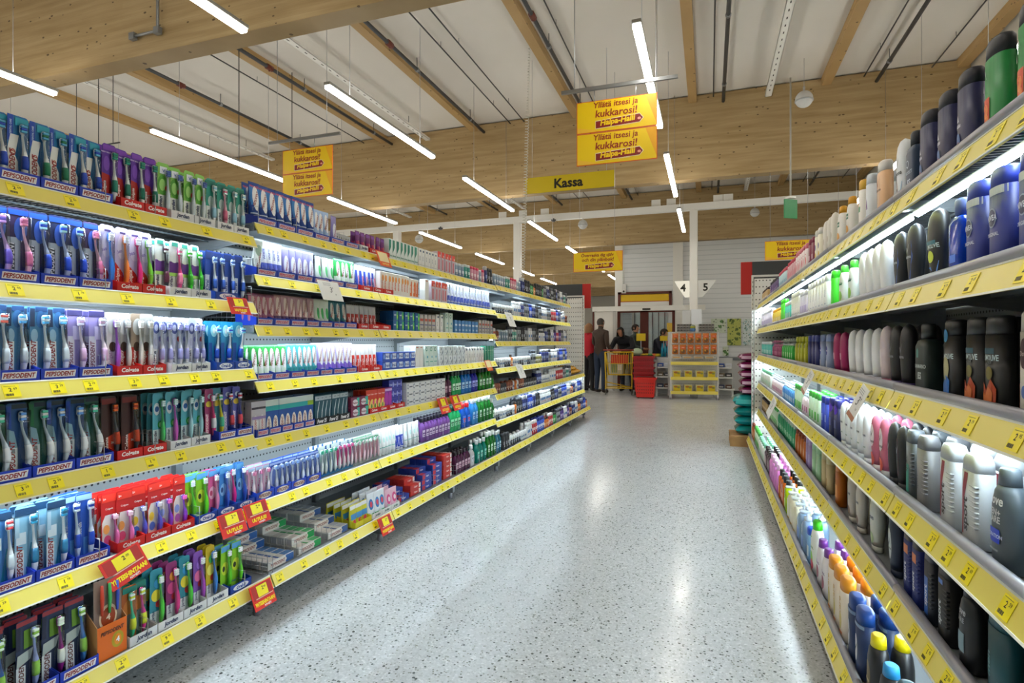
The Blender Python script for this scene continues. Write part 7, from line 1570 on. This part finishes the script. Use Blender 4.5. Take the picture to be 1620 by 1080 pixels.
man = human((-2.447, 13.493, 0), rad(150), 'person in a brown leather jacket and jeans, seen from behind',
      {'rel': (.24, -.04, 1.16), 'rwr': (.24, -.26, 1.06), 'rpa': (.24, -.33, 1.05), 'lel': (-.23, .04, 1.14), 'lwr': (-.22, -.12, .98), 'lpa': (-.21, -.19, .95)}, '#3c2c22', '#1c2c44', '#3a3430', '#b08468', '#2c201a', 'short', 1.02)
human((-2.765-.05, 13.924, 0), rad(160), 'person in a red jacket and black trousers, partly behind the brown jacket',
      {'lel': (-.21, -.06, 1.16), 'lwr': (-.14, -.20, 1.05), 'lpa': (-.1, -.25, 1.04)}, '#b81428', '#17161a', '#8c6444', '#c89478', '#1c1a1a', 'bob', .96)
human((-3.019, 14.723, 0), rad(120), 'fair haired person at far left, mostly hidden by the end panel', {}, '#a01c2c', '#2c2c34', '#a88458', '#c89478', '#1c1a1a', 'bob', .95)
human((-1.955, 14.140, 0), rad(-15), 'person in a black coat bending over the yellow trolley',
      {'pelvis': (0, .12, .92, .16, .14), 'waist': (0, .06, 1.04, .17, .14), 'chest': (0, -.05, 1.20, .19, .15), 'upper': (0, -.12, 1.29, .16, .12), 'neck': (0, -.18, 1.36), 'jaw': (0, -.26, 1.40), 'head': (0, -.29, 1.47), 'crown': (0, -.27, 1.55),
       'lsh': (-.2, -.12, 1.27, .08, .075), 'rsh': (.2, -.12, 1.27, .08, .075), 'lel': (-.28, -.22, 1.06, .065, .06), 'rel': (.30, -.22, 1.08, .065, .06), 'lwr': (-.14, -.42, .98), 'rwr': (.10, -.42, .99), 'lpa': (-.08, -.47, .98), 'rpa': (.04, -.47, .98),
       'lhip': (-.1, .12, .86, .12, .12), 'rhip': (.1, .12, .86, .12, .12), 'lkn': (-.1, .06, .48), 'rkn': (.12, .08, .48), 'lan': (-.1, .1, .1), 'ran': (.13, .12, .1), 'lhe': (-.1, .12, .05), 'rhe': (.13, .14, .05), 'lto': (-.11, -.06, .04), 'rto': (.14, -.04, .04)}, '#15171f', '#1c2434', '#17130f', '#b98468', '#15130f', 'bob', 1.0)
human((-1.769, 14.628, 0), rad(70), 'dark haired person in grey green, behind the black coat', {'lel': (-.2, -.1, 1.16), 'lwr': (-.16, -.3, 1.1), 'lpa': (-.15, -.36, 1.1)}, '#3c4844', '#2c3444', '#241a14', '#c08c70', '#1c1a1a', 'short', .95)
human((-1.235, 14.760, 0), rad(75), 'cashier in a dark jacket leaning to the till belt',
      {'upper': (0, -.05, 1.36), 'neck': (0, -.1, 1.43), 'jaw': (0, -.16, 1.48), 'head': (0, -.19, 1.55), 'crown': (0, -.17, 1.63), 'lsh': (-.17, -.06, 1.35), 'rsh': (.17, -.06, 1.35), 'lel': (-.22, -.16, 1.12), 'rel': (.22, -.16, 1.12), 'lwr': (-.14, -.34, 1.03), 'rwr': (.14, -.34, 1.03), 'lpa': (-.12, -.40, 1.0), 'rpa': (.12, -.40, 1.0)}, '#181c2c', '#20242c', '#2c2018', '#c08c70', '#1c1a1a', 'short', .93)
